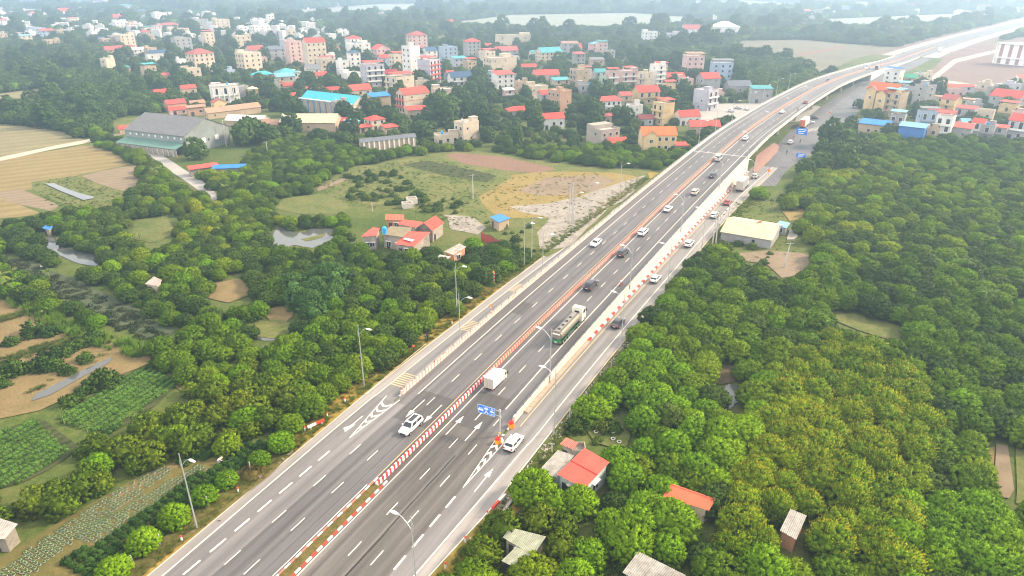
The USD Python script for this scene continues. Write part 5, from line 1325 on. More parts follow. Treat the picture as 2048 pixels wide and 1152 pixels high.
def tree_class(key, name, mat_, nvar, rx, rz, base, nclump, nleaf, L, W, tip=None, **kw):
    TREE[key] = []
    for k in range(nvar):
        r = np.random.default_rng(100 + k * 17 + sum(map(ord, key)))
        c = make_class(name)
        a = rx * r.uniform(.92, 1.08); b = rz * r.uniform(.9, 1.12)
        v, f, n, cc, d = leaf_clumps(r, a, b, nclump, nleaf, L, W, k + len(key), **kw)
        v = v + [0, 0, base]
        put(c, 'trunk', trunk(MB(), base + rz * .3, 0.14 + rx * .02, 0.1, 4, rx * .5), M_BARK)
        put(c, 'crown', (v, f), mat_, normals=n)
        if tip:
            sel = d[:, 2] > 0.12
            q = cc[sel]; dd = d[sel]; m = 6; q = np.repeat(q, m, 0) + r.normal(0, L * .45, (len(q) * m, 3)); dd = np.repeat(dd, m, 0)
            u = dd * .6 + np.array([0, 0, .9]) + r.normal(0, .25, dd.shape); u /= np.linalg.norm(u, axis=1, keepdims=True)
            s = np.cross(u, r.normal(0, 1, u.shape)); s /= np.linalg.norm(s, axis=1, keepdims=True)
            h = 0.42; w = 0.085
            vv = np.stack([q + u * .1, q + u * (.1 + h * .5) - s * w, q + u * (.1 + h), q + u * (.1 + h * .5) + s * w], 1) + [0, 0, base]
            i = np.arange(len(q))[:, None] * 4
            nn = np.repeat((dd * .7 + np.array([0, 0, .6]))[:, None], 4, 1).reshape(-1, 3); nn /= np.linalg.norm(nn, axis=1, keepdims=True)
            put(c, 'blossom', (vv.reshape(-1, 3), np.vstack([i + [0, 1, 2], i + [0, 2, 3]])), tip, normals=nn)
        TREE[key].append(c)
tree_class('lychee', 'lychee_tree', L_LYCHEE, 6, 2.9, 2.3, 1.7, 190, 11, 0.60, 0.11, puff=.38, lump=.16)
L_DARKL = leaf_mat('foliage_lychee_dark', [(0.0, (0.038, 0.078, 0.012)), (0.5, (0.062, 0.112, 0.013)), (0.9, (0.095, 0.15, 0.014)), (1.0, (0.14, 0.175, 0.016))], trans=.3)
tree_class('dark', 'mango_tree', L_DARKL, 4, 2.8, 2.2, 1.6, 170, 10, 0.56, 0.105, puff=.38, lump=.24)
tree_class('bright', 'bright_lychee_tree', L_BRIGHT, 4, 2.9, 2.45, 1.8, 190, 11, 0.60, 0.11, puff=.38, lump=.16)
tree_class('longan', 'longan_tree', L_LONGAN, 4, 2.9, 2.5, 1.9, 200, 9, 0.58, 0.11, tip=L_TIP, lump=0.17, puff=.37)
tree_class('citrus', 'citrus_tree', L_CITRUS, 4, 2.2, 2.1, 1.7, 95, 16, 0.52, 0.11, lump=0.35, jitter=.2, inner=.6, zmin=-.5, puff=.30)
tree_class('pale', 'feathery_tree', L_PALE, 2, 2.6, 3.0, 2.6, 110, 20, 0.7, 0.10, lump=0.4, inner=.5, zmin=-.5, puff=.3)
L_FAR = leaf_mat('foliage_far', [(0.0, (0.035, 0.068, 0.012)), (0.5, (0.058, 0.10, 0.014)), (0.9, (0.085, 0.135, 0.016)), (1.0, (0.13, 0.165, 0.02))])
tree_class('far', 'far_tree', L_FAR, 4, 3.2, 2.5, 1.9, 75, 5, 0.95, 0.26, puff=.72)
tree_class('tall', 'tall_tree', leaf_mat('foliage_tall', [(0.0, (0.032, 0.07, 0.014)), (1.0, (0.075, 0.13, 0.018))]), 3, 4.2, 5.2, 4.5, 120, 9, 1.05, 0.24, lump=0.35, inner=.6, zmin=-.6, puff=.8)

ZP = {k: Polygon(v) for k, v in dict(
    longan=[(1640, 672), (1790, 740), (1875, 830), (1862, 900), (1800, 1000), (1790, 1165), (1540, 1165), (1405, 1085), (1470, 950), (1560, 785)],
    bright=[(1080, 1170), (1010, 1060), (1120, 840), (1250, 690), (1340, 720), (1420, 840), (1500, 800), (1560, 760), (1470, 960), (1420, 1090), (1540, 1170)],
    bright2=[(1790, 1000), (1960, 1010), (2070, 1080), (2070, 1170), (1780, 1170)],
    citrus=[(-20, 990), (150, 890), (300, 800), (400, 770), (520, 740), (600, 830), (560, 880), (330, 930), (200, 1000), (60, 1080), (-20, 1150)],
    citrus2=[(880, 1160), (985, 1050), (1110, 1010), (1210, 1090), (1220, 1165)],
    pale=[(575, 590), (640, 560), (690, 570), (660, 640), (600, 640)],
    garden0=[(0,0),(1,0),(1,1)], garden=[(-40, 590), (110, 640), (310, 725), (110, 830), (-40, 860)],
    village=[(290, 60), (900, 60), (1240, 110), (1440, 150), (1500, 200), (1400, 290), (1140, 300), (980, 300), (700, 300), (560, 270), (480, 240), (330, 240), (200, 130)],
    villager=[(1700, 150), (2060, 150), (2060, 290), (1700, 280)],
    ).items()}
OPEN_PX = [Polygon(p) for p in (   # bare spots that are neither patch nor road
    [(1408, 500), (1440, 470), (1445, 420), (1562, 420), (1600, 470), (1640, 500), (1620, 560), (1560, 570), (1500, 530)],   # cream shed and its yard
    [(690, 425), (900, 425), (905, 500), (880, 510), (690, 505)], [(870, 480), (940, 480), (940, 530), (870, 535)], [(950, 425), (1030, 420), (1030, 500), (955, 500)],
    [(245, 232), (560, 215), (600, 250), (470, 330), (330, 340), (245, 280)],                                               # warehouse
    [(1075, 890), (1225, 885), (1222, 968), (1172, 1000), (1120, 1000), (1075, 970)], 
    [(1010, 1070), (1085, 1080), (1065, 1130), (1005, 1140)], [(975, 975), (1045, 960), (1055, 1040), (1000, 1050)], [(1325, 1000), (1420, 1030), (1415, 1062), (1335, 1040)], [(1160, 850), (1222, 838), (1265, 865), (1262, 922), (1215, 925), (1165, 890)], [(1425, 770), (1480, 760), (1490, 850), (1430, 858)], [(285, 548), (330, 548), (330, 575), (285, 575)],
    [(1260, 1118), (1360, 1145), (1340, 1190), (1250, 1170)], [(240, 270), (420, 375), (440, 400), (400, 390), (240, 290)],
    [(380, 320), (490, 320), (490, 355), (380, 355)], [(-5, 1030), (38, 1030), (38, 1080), (-5, 1080)], [(1590, 325), (1545, 345), (1525, 395), (1470, 440), (1500, 420), (1570, 420), (1620, 330)])]
FOOTC = np.array([f[0] for f in FOOT]); FOOTR = np.array([0.55 * math.hypot(f[2], f[3]) for f in FOOT]); foot_tree = cKDTree(FOOTC)
_patch_union = unary_union([p.buffer(0.8) for p in PATCHES]); shapely.prepare(_patch_union)
def clear(P, rad, h=0.0):
    """which spots are free of roads, fields, ponds and houses"""
    s, o = road_so(P); ok = np.ones(len(P), bool)
    lim_l = np.where(s < 210, -LO(s), 14) + 1.6 + rad * .55; lim_r = np.where(s < 320, RO(s), 15) + 1.6 + rad * .55
    lim_l = np.where(s > 560, 34, lim_l); lim_r = np.where(s > 560, 44, lim_r)
    ok &= ~((s > -79.5) & (o > -lim_l) & (o < lim_r))
    ok &= ~shapely.contains_xy(_patch_union, P[:, 0], P[:, 1])
    for k in range(1, 4):
        d, i = foot_tree.query(P, k=[k]); d, i = d[:, 0], i[:, 0]
        ok &= d > FOOTR[i] * .85 + rad * .3
    px = project(np.c_[P, np.zeros(len(P))])
    if h:                    # crowns that would stand between the camera and a road, field or pond are left out
        tp = project(np.c_[P, np.full(len(P), h)]); tg = ground(tp[:, 0], np.maximum(tp[:, 1], -30))
        ok &= ~shapely.contains_xy(_patch_union, tg[:, 0], tg[:, 1])
        s2, o2 = road_so(tg); ok &= ~((s2 > -79) & (s2 < 215) & (o2 > LO(s2) - .6) & (o2 < RO(s2) + .3))
    for q in OPEN_PX:
        ok &= ~shapely.contains_xy(q, px[:, 0], px[:, 1])
    return ok, px
def grid(y0, y1, sp, seed, jit=.33):
    r = np.random.default_rng(seed)
    xs = np.arange(-1.05 * y1 * .78 - 25, 1.05 * y1 * .78 + 25, sp); ys = np.arange(y0, y1, sp * .87)
    X, Y = np.meshgrid(xs, ys); X = X + (np.arange(len(ys)) % 2)[:, None] * sp / 2
    P = np.c_[X.ravel(), Y.ravel()] + r.uniform(-jit, jit, (X.size, 2)) * sp
    return P[(np.abs(P[:, 0]) < P[:, 1] * .78 + 22)]
EXTRA = [(1716, 216, .5), (1738, 240, .55), (1700, 262, .6), (1752, 238, .5), (1660, 292, 1.0), (1684, 300, .8), (1640, 318, .7), (1702, 318, .85), (1668, 330, .9), (1720, 300, .6), (1640, 345, .8), (1690, 345, .8), (1610, 352, .6), (1740, 325, .7), (880, 225, 1.1), (905, 235, 1.0), (920, 215, 1.1), (895, 250, 1.1), (940, 235, .9), (860, 250, .8), (960, 250, 1.0), (580, 232, 1.0), (600, 240, .8), (555, 222, .8), (1390, 95, 1.6), (1410, 92, 1.7), (1430, 96, 1.5), (395, 318, .8), (525, 285, .9), (505, 280, 1.0), (545, 290, .8), (490, 290, .9)]
SPOTS = []      # (kind, x, y, scale, px, py)
rt = np.random.default_rng(5)
def plant(P, rad, h=0.0):
    ok, px = clear(P, rad, h); P, px = P[ok], px[ok]
    inz = {k: shapely.contains_xy(z, px[:, 0], px[:, 1]) for k, z in ZP.items()}
    for j, (x, y) in enumerate(P):
        if px[j, 0] < -90 or px[j, 0] > 2140 or px[j, 1] > 1290: continue
        kind, sc = 'lychee', rt.uniform(.80, 1.16)
        if inz['longan'][j]: kind, sc = ('longan' if rt.random() < .9 else 'lychee'), rt.uniform(.92, 1.2)
        elif (inz['bright'][j] and rt.random() < .62) or inz['bright2'][j]: kind, sc = 'bright', rt.uniform(.85, 1.25)
        elif inz['citrus'][j] or inz['citrus2'][j]: kind, sc = ('citrus' if rt.random() < .85 else 'bright'), rt.uniform(.85, 1.25)
        elif inz['pale'][j]: kind, sc = 'pale', rt.uniform(.9, 1.2)
        elif inz['garden'][j]:
            if rt.random() > .2: continue
            kind, sc = 'citrus', rt.uniform(.6, .9)
        elif inz['village'][j] or inz['villager'][j]:
            if rt.random() > .46: continue
            kind, sc = ('tall', rt.uniform(.6, .95)) if rt.random() < .14 else ('far', rt.uniform(.42, .8))
        elif rt.random() < .05: kind = 'bright'
        elif rt.random() < (.68 if (px[j, 1] < 640 and px[j, 0] < 1100) else (.5 if px[j, 1] < 600 else .2)): kind, sc = 'dark', rt.uniform(.72, 1.16)
        if y > 330 and kind in ('lychee', 'dark'): kind, sc = ('far' if rt.random() < .96 else 'tall'), rt.uniform(.8, 1.15)
        SPOTS.append((kind, x, y, sc, px[j, 0], px[j, 1]))
_g = grid(40, 330, 4.1, 1, .38); plant(_g[road_so(_g)[1] < 0], 2.2, 2.6)
SPOTS[:] = [(t[0], t[1], t[2], t[3] * (.69 if t[0] in ('lychee', 'bright', 'longan', 'dark') else .72)) + t[4:] for t in SPOTS]
_g = grid(40, 330, 4.6, 11, .24); n0 = len(SPOTS); plant(_g[road_so(_g)[1] >= 0], 2.4, 3.2)
SPOTS[n0:] = [(t[0], t[1], t[2], t[3] * (.83 if t[0] in ('lychee', 'bright', 'longan', 'dark') else .85)) + t[4:] for t in SPOTS[n0:]]
plant(grid(330, 620, 5.8, 2), 2.5, 2.6)
# farther off the cover is broken: woods, gaps, fields
for (a, b, sp, sd, thr) in ((620, 1000, 8.5, 3, -0.12), (1000, 1700, 13, 4, 0.02), (1700, 3200, 24, 5, 0.10)):
    P = grid(a, b, sp, sd, .45); P = P[meshkit.fbm(np.c_[P * 0.006, np.zeros(len(P))], 3, 3) > thr]
    n0 = len(SPOTS); plant(P, 3)
    k = sp / 6.6
    SPOTS[n0:] = [(s[0], s[1], s[2], s[3] * k * .9, s[4], s[5]) for s in SPOTS[n0:]]
for (x, y, sc) in EXTRA:
    c = ground(x, y); SPOTS.append(('tall', c[0], c[1], sc, x, y))
# one by one as things: those that show largest; the rest as one object of each kind
KINDS = dict(dark=('mango_tree', 'tree', 'low deep-green spreading fruit tree'), lychee=('lychee_tree', 'tree', 'dark green dome-crowned tree'), bright=('bright_lychee_tree', 'tree', 'fresh-green dome-crowned tree'),
             longan=('longan_tree', 'tree', 'orchard tree tipped with yellow blossom'), citrus=('citrus_tree', 'tree', 'small loose-crowned fruit tree'),
             pale=('feathery_tree', 'tree', 'pale feathery light-green tree'), tall=('tall_tree', 'tree', 'tall dark rough-crowned tree'), far=('far_tree', 'tree', 'dark rounded tree'))
TREE_LM = [('red-roofed farmhouse below the ramp', 1165, 945), ('long orange roof', 1380, 995), ('little corrugated hut in the orchard', 1586, 1060), ('small dark orchard pond', 1455, 800), ('cream-roofed shed', 1495, 470),
           ('mossy grey sheet roof', 1050, 1100), ('red-roofed farm compound', 800, 510), ('half-ruined grey barn', 905, 520), ('pale weedy pond', 595, 470), ('white hut roof among the trees', 308, 568), ('blue lane sign', 975, 840), ('dark saloon on the frontage road', 1236, 646), ('first rumble stripes', 790, 755), ('second rumble stripes', 925, 650), ('white frontage hatchback', 1311, 557), ('crop rows', 240, 800), ('reed bank', 200, 680),
           ('tall lamp by the left verge', 722, 760), ('garden bed at the right', 2010, 950), ('culvert with red and white rail', 1000, 1010), ('bare patch with the leaning pole', 1560, 530)]
taken = {}
ORD = ('nearest', 'second nearest', 'third nearest')
DIRS = (('left of', lambda dx, dy: dx < -abs(dy)), ('right of', lambda dx, dy: dx > abs(dy)), ('behind', lambda dx, dy: dy < -abs(dx)), ('in front of', lambda dx, dy: dy > abs(dx)))
_kinds = {}
for j, s in enumerate(SPOTS):
    if -10 < s[4] < 2058 and 0 < s[5] < 1175: _kinds.setdefault(s[0], []).append(j)
for kind, js in _kinds.items():
    A = np.array([(SPOTS[j][4], SPOTS[j][5]) for j in js])
    for nm, lx, ly in (LANDMARKS if kind in ('tall', 'far') else TREE_LM):
        nm = nm.replace('the ', '', 1) if nm.startswith('the ') else nm
        dx, dy = A[:, 0] - lx, (A[:, 1] - ly) * 1.4; d = np.hypot(dx, dy)
        for w, fn in DIRS:
            m = np.array([fn(a, b) for a, b in zip(dx, dy)]); o = [k for k in np.argsort(d) if m[k] and d[k] < (110 if kind in ('tall', 'far') else 260)][:3]
            for i, k in enumerate(o):
                if js[k] not in taken: taken[js[k]] = f'{ORD[i]} of its kind {w} the {nm}'
def zone_of(px, py):
    if px > 1000 and road_so(ground(px, max(py, -20)))[1] > 0:
        return 'orchard below the left edge of the ramp' if False else ('in the orchard right of the highway' if py > 560 else 'in the far orchard right of the flyover')
    return 'in the orchard left of the highway' if py > 420 else ('between the village houses' if py < 300 else 'in the groves before the village')
by = {}
for j, s in enumerate(SPOTS):
    by.setdefault(s[0], []).append(j)
for kind, idx in by.items():
    nm, cat, words = KINDS[kind]
    size = [TREE[kind] and SPOTS[j][3] / math.hypot(SPOTS[j][1], SPOTS[j][2]) * (0.01 if (SPOTS[j][4] < -20 or SPOTS[j][4] > 2068 or SPOTS[j][5] > 1200 or SPOTS[j][5] < 0) else 1) for j in idx]
    order = [idx[k] for k in np.argsort(-np.array(size))]
    solo = order[:285]; rest = order[285:]
    for j in solo:
        _, x, y, sc, px, py = SPOTS[j]
        z = zone_of(px, py)
        label, grp = (f'{words}, {taken[j]}', None) if j in taken and len(f'{words}, {taken[j]}'.split()) <= 16 else (f'{words} {z}', f'{words}s {z}')
        copy_of(TREE[kind][int(rt.integers(len(TREE[kind])))], nm, label, cat, (x, y, 0), float(rt.uniform(0, 360)), grp, (sc * float(rt.uniform(.92, 1.08)), sc * float(rt.uniform(.92, 1.08)), sc * float(rt.uniform(.88, 1.12))))
    def instancer(name, js, cls, label, protoname):
        pi = UsdGeom.PointInstancer.Define(stage, path_for('/World', name)); base = str(pi.GetPath()); rel = pi.CreatePrototypesRel()
        for k, c in enumerate(cls):
            p = path_for(base, protoname); stage.DefinePrim(p, 'Xform').GetReferences().AddInternalReference(c); rel.AddTarget(p)
        n = len(js); a = rt.uniform(0, 2 * math.pi, n)
        pi.CreateProtoIndicesAttr(Vt.IntArray.FromNumpy(rt.integers(0, len(cls), n).astype(np.int32)))
        pi.CreatePositionsAttr(Vt.Vec3fArray.FromNumpy(np.array([(s[1], s[2], s[6] if len(s) > 6 else 0) for s in js], np.float32)))
        pi.CreateOrientationsAttr(Vt.QuathArray([Gf.Quath(float(math.cos(t / 2)), 0, 0, float(math.sin(t / 2))) for t in a]))
        sc = np.array([s[3] for s in js], np.float32)
        pi.CreateScalesAttr(Vt.Vec3fArray.FromNumpy(np.c_[sc, sc, sc * rt.uniform(.85, 1.15, n)].astype(np.float32)))
        tag(pi.GetPrim(), label, 'trees', None, 'stuff')
    globals()['instancer'] = instancer
    if rest:
        instancer({'far': 'distant_trees', 'lychee': 'orchard_trees'}.get(kind, nm + 's'), [SPOTS[j] for j in rest], TREE[kind], {'far': 'hazy woods and groves spreading behind and around the village', 'lychee': 'dense mass of dark orchard trees farther from the highway'}.get(kind, words + 's massed farther off'), 'tree')
print('trees', {k: len(v) for k, v in by.items()})
# ---------------------------------------------------------------- street lamps, posts, signs
def lamp_class(h, arm):
    c = make_class('street_lamp')
    put(c, 'pole', MB().tube([(0, 0, -.2), (0, 0, h * .5), (0, 0, h)], np.array([.12, .09, .06]), 8), M_STEEL, smooth=40)
    put(c, 'base_plate', MB().box((0, 0, .06), (.5, .5, .12)), M_CONC)
    t = np.linspace(0, 1, 7); x = .0 + arm * t; z = h - 2.1 + 1.75 * np.sin(t * math.pi / 2)
    put(c, 'arm', MB().tube(np.c_[x, np.zeros(7), z], .045, 6), M_STEEL, smooth=40)
    t = np.linspace(0, 1, 6); put(c, 'brace', MB().tube(np.c_[-.28 * np.sin(t * math.pi), np.zeros(6), h - 2.6 + 1.9 * t], .035, 5), M_STEEL)
    put(c, 'lamp_head', MB().loft([[(arm - .15, -.09, h - .42), (arm - .15, .09, h - .42), (arm - .15, .09, h - .28), (arm - .15, -.09, h - .28)], [(arm + .3, -.2, h - .42), (arm + .3, .2, h - .42), (arm + .3, .14, h - .18), (arm + .3, -.14, h - .18)], [(arm + 1.0, -.12, h - .36), (arm + 1.0, .12, h - .36), (arm + 1.0, .1, h - .26), (arm + 1.0, -.1, h - .26)]]), M_LAMP)
    return c
LAMP, LAMPD = lamp_class(13.0, 2.0), lamp_class(11.0, 2.2)
def lamp(s, o, deck, label, grp):
    p = at(s, o, None if deck else 0.0); h = heading(s) + (-90 if o < 0 else 90)
    copy_of(LAMPD if deck else LAMP, 'street_lamp', label, 'street lamp', p, h, grp)
def px_so(x, y): return road_so(ground(x, y))
def put_lamps(pts, side, words, grp):
    for i, (x, y) in enumerate(pts):
        s, o = px_so(x, y); lamp(s, o, False, words[i] if i < len(words) else words[-1], grp if i >= len(words) - 1 else None)
put_lamps([(398, 1055), (728, 772), (915, 631), (1062, 522)], -1, ['tall lamp on the left verge, nearest of its row beside the potted plants', 'lamp on the left verge where the painted gore begins', 'lamp on the left verge between the two rumble stripes', 'lamp on the left verge below the ruined barn'], 'lamps on the left verge')
for s, w in ((88, 'below the rubble ground'), (120, 'beside the rubble ground'), (132, 'at the edge of the levelled dirt'), (160, 'before the yellow house beside the ramp')):
    lamp(s, float(LO(s)) - 1.2, False, f'lamp behind the left parapet {w}', None)
for s in (-14, 24.5, 58, 90, 122, 154, 186):
    w = {-14: 'cut by the bottom of the photo', 24.5: 'behind the blue lane sign', 58: 'beside the dark red-lit sedan', 90: 'level with the white hatchback', 122: 'below the cream shed', 154: 'above the cream shed', 186: 'beside the tall grey box lorry'}[s]
    lamp(s, float(RO(s)) + .5, False, f'lamp on the right frontage verge {w}', None)
for s, w in ((39, 'above the small box truck'), (84, 'above the black off-roader'), (127, 'before the silver estate'), (172, 'beside the dark saloon'), (215, 'at the bridge joint'), (258, 'above the first pier'), (301, 'beyond the first motorcycle'), (345, 'above the junction')):
    lamp(s, 11.55, True, f'lamp on the right parapet {w}', None)
for s, w in ((44, 'beside the warning triangle'), (83, 'above the second rumble stripe'), (228, 'beyond the yellow house'), (254, 'above the village red roofs'), (282, 'over the market yard'), (312, 'past the market yard'), (342, 'before the dark metal roof'), (372, 'before the teal roof'), (402, 'before the far wood')):
    lamp(s, -11.5, True, f'lamp on the left parapet {w}', None)

c = MARK_CLS = make_class('marker_post')
put(c, 'post', MB().cyl((0, 0, 0), (0, 0, .75), .13, n=10), M_WHITE); put(c, 'red_cap', MB().tube([(0, 0, .75), (0, 0, .98), (0, 0, 1.02)], [.135, .135, .05], 10), M_RED)
MP = [(574, 904), (477, 985), (364, 1082), (690, 804), (655, 834), (610, 862), (792, 725), (904, 648), (931, 1084), (891, 1136), (975, 1032)]
MW = ['beside the lane hedge of the nursery', 'below the rounded nursery bush', 'beside the nearest tall lamp', 'above the red and white rail', 'just above the red and white rail', 'at the lower end of the red and white rail', 'beside the first rumble stripe', 'above the walking pair', 'above the old mossy shed', 'left of the old mossy shed', 'beside the culvert']
for (x, y), w in zip(MP, MW):
    p = ground(x, y); copy_of(MARK_CLS, 'marker_post', f'white marker post with red top {w}', 'marker post', (p[0], p[1], 0))
c = FP_CLS = make_class('fence_post'); put(c, 'post', MB().box((0, 0, .95), (.16, .16, 1.9)), M_CONC); put(c, 'top', MB().box((0, 0, 1.93), (.12, .12, .06)), M_CONC)
FP = [(542, 906), (501, 944), (463, 975), (418, 1013), (367, 1052), (321, 1091), (269, 1132), (976, 1062), (940, 1098), (1085, 968), (1104, 906), (1140, 838), (1180, 800), (1222, 742), (1255, 705), (1291, 668), (1318, 622)]
for i, (x, y) in enumerate(FP):
    p = ground(x, y); copy_of(FP_CLS, 'fence_post', 'slim concrete fence post along the left nursery verge' if i < 7 else 'slim concrete post along the right road edge', 'fence post', (p[0], p[1], 0), 30, 'fence posts on the left verge' if i < 7 else 'posts along the right road edge', ry=float(rng.uniform(-4, 4)))
# short concrete rails over culverts, red and white
def cul_rail(a, b, label):
    A, B = ground(*a), ground(*b); c = (A + B) / 2; d = B - A; L = np.hypot(*d); rz = math.degrees(math.atan2(d[1], d[0]))
    T = thing('culvert_rail', label, 'guard rail', (c[0], c[1], 0), rz)
    for k, m in ((-1, M_RED if a[0] > 900 else M_WHITE), (1, M_WHITE if a[0] > 900 else M_RED)):
        put(T, 'beam', MB().box((k * L / 4, 0, .65), (L / 2 - .01, .35, .35)), m); put(T, 'stub_post', MB().box((k * L / 3, 0, .24), (.35, .3, .48)), M_CONC)
cul_rail((985, 1023), (1011, 996), 'red and white concrete rail over the culvert on the right edge')
cul_rail((616, 861), (649, 846), 'white and red concrete rail on the left verge')
# the culvert's mouth
p = P3(1012, 1018, 0); T = thing('culvert', 'stone culvert mouth with splayed wing walls below the right road edge', 'culvert', p, heading(-2) - 90)
put(T, 'headwall', MB().span(-.2, .25, -2.3, 2.3, -.4, .35), M_CONC); put(T, 'opening', MB().span(.26, .34, -1.0, 1.0, -.3, .2), M_DARK)
for sg in (-1, 1): put(T, 'wing_wall', MB().hexa([(0.26, sg * 1.9, -.4), (2.8, sg * 3.0, -.4), (2.8, sg * 3.3, -.4), (.26, sg * 2.25, -.4), (.26, sg * 1.9, .3), (2.8, sg * 3.0, -.05), (2.8, sg * 3.3, -.05), (.26, sg * 2.25, .3)] if sg > 0 else [(.26, -2.25, -.4), (2.8, -3.3, -.4), (2.8, -3.0, -.4), (.26, -1.9, -.4), (.26, -2.25, .3), (2.8, -3.3, -.05), (2.8, -3.0, -.05), (.26, -1.9, .3)]), mat('pale_stone', (0.52, 0.50, 0.46), 0.9, 0.3, 3.0))
# stone pitching along the right road edge
st = np.random.default_rng(3); mb = MB()
for k in range(900):
    s = st.uniform(4, 120); o = float(RO(s)) + .25 + st.uniform(0, 1.5); q = at(s, o, 0.05); a = st.uniform(.18, .42)
    mb.box(q, (a, a * st.uniform(.6, 1), .16), st.uniform(0, 90))
put('/World', 'rubble_pitching', mb, mat('pitching_stone', (0.36, 0.33, 0.28), 0.9, 0.4, 1.5), 'strip of rough pale stones along the right road edge', 'stuff', 'stones')
# blue lane sign on its pole
ps = px_so(1000, 872); p = at(ps[0], ps[1], 0.02)
T = thing('lane_sign', 'blue lane sign with white vehicle pictograms on a tall grey pole at the split', 'road sign', p, heading(ps[0]) - 90)
# local frame: +x to the right of the road, +y along it; the panel faces -y
put(T, 'pole', MB().tube([(0, 0, -.1), (0, 0, 5.2)], .16, 12), M_STEEL, smooth=40)
put(T, 'pole_cap', MB().tube([(0, 0, 5.2), (0, 0, 5.32)], [.18, .1], 10), M_STEEL)
M_SBLUE = mat('sign_blue', (0.015, 0.16, 0.62), 0.4); M_SWH = mat('sign_white', (0.80, 0.82, 0.84), 0.45)
for z in (4.95, 3.95): put(T, 'arm', MB().tube([(.0, 0, z), (-1.3, 0, z)], .06, 8), M_STEEL); put(T, 'clamp', MB().box((0, 0, z), (.42, .42, .12)), M_STEEL)
X0, X1, Z0, Z1 = -4.1, -.85, 3.65, 5.25
put(T, 'panel', MB().span(X0, X1, -.16, -.10, Z0, Z1), M_SBLUE)
b = MB()
for (a0, a1, c0, c1) in ((X0, X1, Z0, Z0 + .05), (X0, X1, Z1 - .05, Z1), (X0, X0 + .05, Z0 + .05, Z1 - .05), (X1 - .05, X1, Z0 + .05, Z1 - .05)): b.span(a0, a1, -.168, -.161, c0, c1)
put(T, 'border', b, M_SWH)
for k in (1, 2):
    b = MB(); x = X0 + (X1 - X0) * k / 3
    for j in range(9): b.span(x - .02, x + .02, -.168, -.161, Z0 + .08 + j * .165, Z0 + .17 + j * .165)
    put(T, 'lane_divider', b, M_SWH, kind='stuff')
from shapely.geometry import box as sbox
from shapely import affinity
def ring(x, y, r, t): return Point(x, y).buffer(r).difference(Point(x, y).buffer(r - t))
def seg(*p, w=.07): return LineString(p).buffer(w / 2, cap_style=2)
CAR_F = unary_union([sbox(-.5, .12, .5, .42).buffer(.05), Polygon([(-.42, .4), (-.32, .78), (.32, .78), (.42, .4)]).difference(Polygon([(-.31, .47), (-.25, .70), (.25, .70), (.31, .47)])), sbox(-.46, -.02, -.3, .12), sbox(.3, -.02, .46, .12)]).difference(unary_union([Point(-.34, .27).buffer(.08), Point(.34, .27).buffer(.08)]))
MOTO = unary_union([ring(-.42, .2, .2, .08), ring(.42, .2, .2, .08), seg((-.42, .2), (-.1, .42), (.25, .42), (.42, .2), w=.1), seg((.42, .2), (.3, .62), w=.07), Polygon([(-.3, .42), (.1, .42), (-.02, .85), (-.18, .85)]), seg((-.08, .78), (.28, .6), w=.07), Point(-.06, .97).buffer(.12)])
LORRY = unary_union([sbox(-.6, .2, .2, .72), Polygon([(.24, .2), (.24, .6), (.45, .6), (.62, .4), (.62, .2)]), Point(-.35, .14).buffer(.13), Point(.4, .14).buffer(.13)])
BIKE = unary_union([ring(-.38, .22, .22, .06), ring(.38, .22, .22, .06), seg((-.38, .22), (-.14, .52), (.26, .52), (.02, .22), (-.38, .22), w=.05), seg((.38, .22), (.24, .64), (.36, .68), w=.05), seg((-.14, .52), (-.17, .62), w=.05), seg((-.27, .62), (-.07, .62), w=.06)])
def picto(name, g, x, z, s):
    g = affinity.translate(affinity.scale(g, s, s, origin=(0, 0)), x, z); mb = MB()
    for q in (g.geoms if hasattr(g, 'geoms') else [g]):
        rings = [np.array(q.exterior.coords)[:-1]] + [np.array(h.coords)[:-1] for h in q.interiors]
        rings = [r_ if (Polygon(r_).exterior.is_ccw == (i == 0)) else r_[::-1] for i, r_ in enumerate(rings)]
        t = np.asarray(manifold3d.triangulate(rings)); v = np.vstack(rings)
        mb.add(np.c_[v[:, 0], np.full(len(v), -.169), v[:, 1]], t)
    put(T, name, mb, M_SWH)
cx = [X0 + (X1 - X0) * (k + .5) / 3 for k in range(3)]
picto('car_symbol', CAR_F, cx[0], Z0 + .42, .86); picto('car_symbol', CAR_F, cx[1], Z0 + .88, .7); picto('motorcycle_symbol', MOTO, cx[1], Z0 + .12, .68)
picto('motorcycle_symbol', MOTO, cx[2], Z0 + 1.02, .46); picto('lorry_symbol', LORRY, cx[2], Z0 + .56, .55); picto('bicycle_symbol', BIKE, cx[2], Z0 + .12, .55)
put(T, 'yellow_beacon', MB().cyl((0, -.2, .55), (0, -.2, .85), .14, n=10), mat('beacon_yellow', (0.75, 0.42, 0.03), 0.4))
put(T, 'footing', MB().box((0, 0, .05), (1.2, 1.2, .14)), M_CONC)
# crash drums
c = DRUM = make_class('crash_drum'); M_DOR = mat('drum_orange', (0.80, 0.20, 0.015), 0.5); M_DYE = mat('drum_yellow', (0.80, 0.48, 0.03), 0.5); M_DRED = mat('drum_red', (0.72, 0.02, 0.015), 0.4)
put(c, 'drum', MB().tube([(0, 0, 0), (0, 0, .05), (0, 0, .85), (0, 0, .9)], [.5, .55, .52, .4], 16), M_DOR, smooth=40)
for k in range(4):
    mb = MB(); n = 10; a = np.linspace(-2.4, -.7, n); z0 = .08 + k * .2
    z = z0 + .22 * np.abs(a + 1.57) / .85
    lo = np.c_[.555 * np.cos(a), .555 * np.sin(a), z]; hi = lo + [0, 0, .09]; i = np.arange(n - 1)
    mb.add(np.vstack([lo, hi]), np.vstack([np.c_[i, i + 1, i + 1 + n], np.c_[i, i + 1 + n, i + n]])); put(c, 'chevron_band', mb, M_DYE)
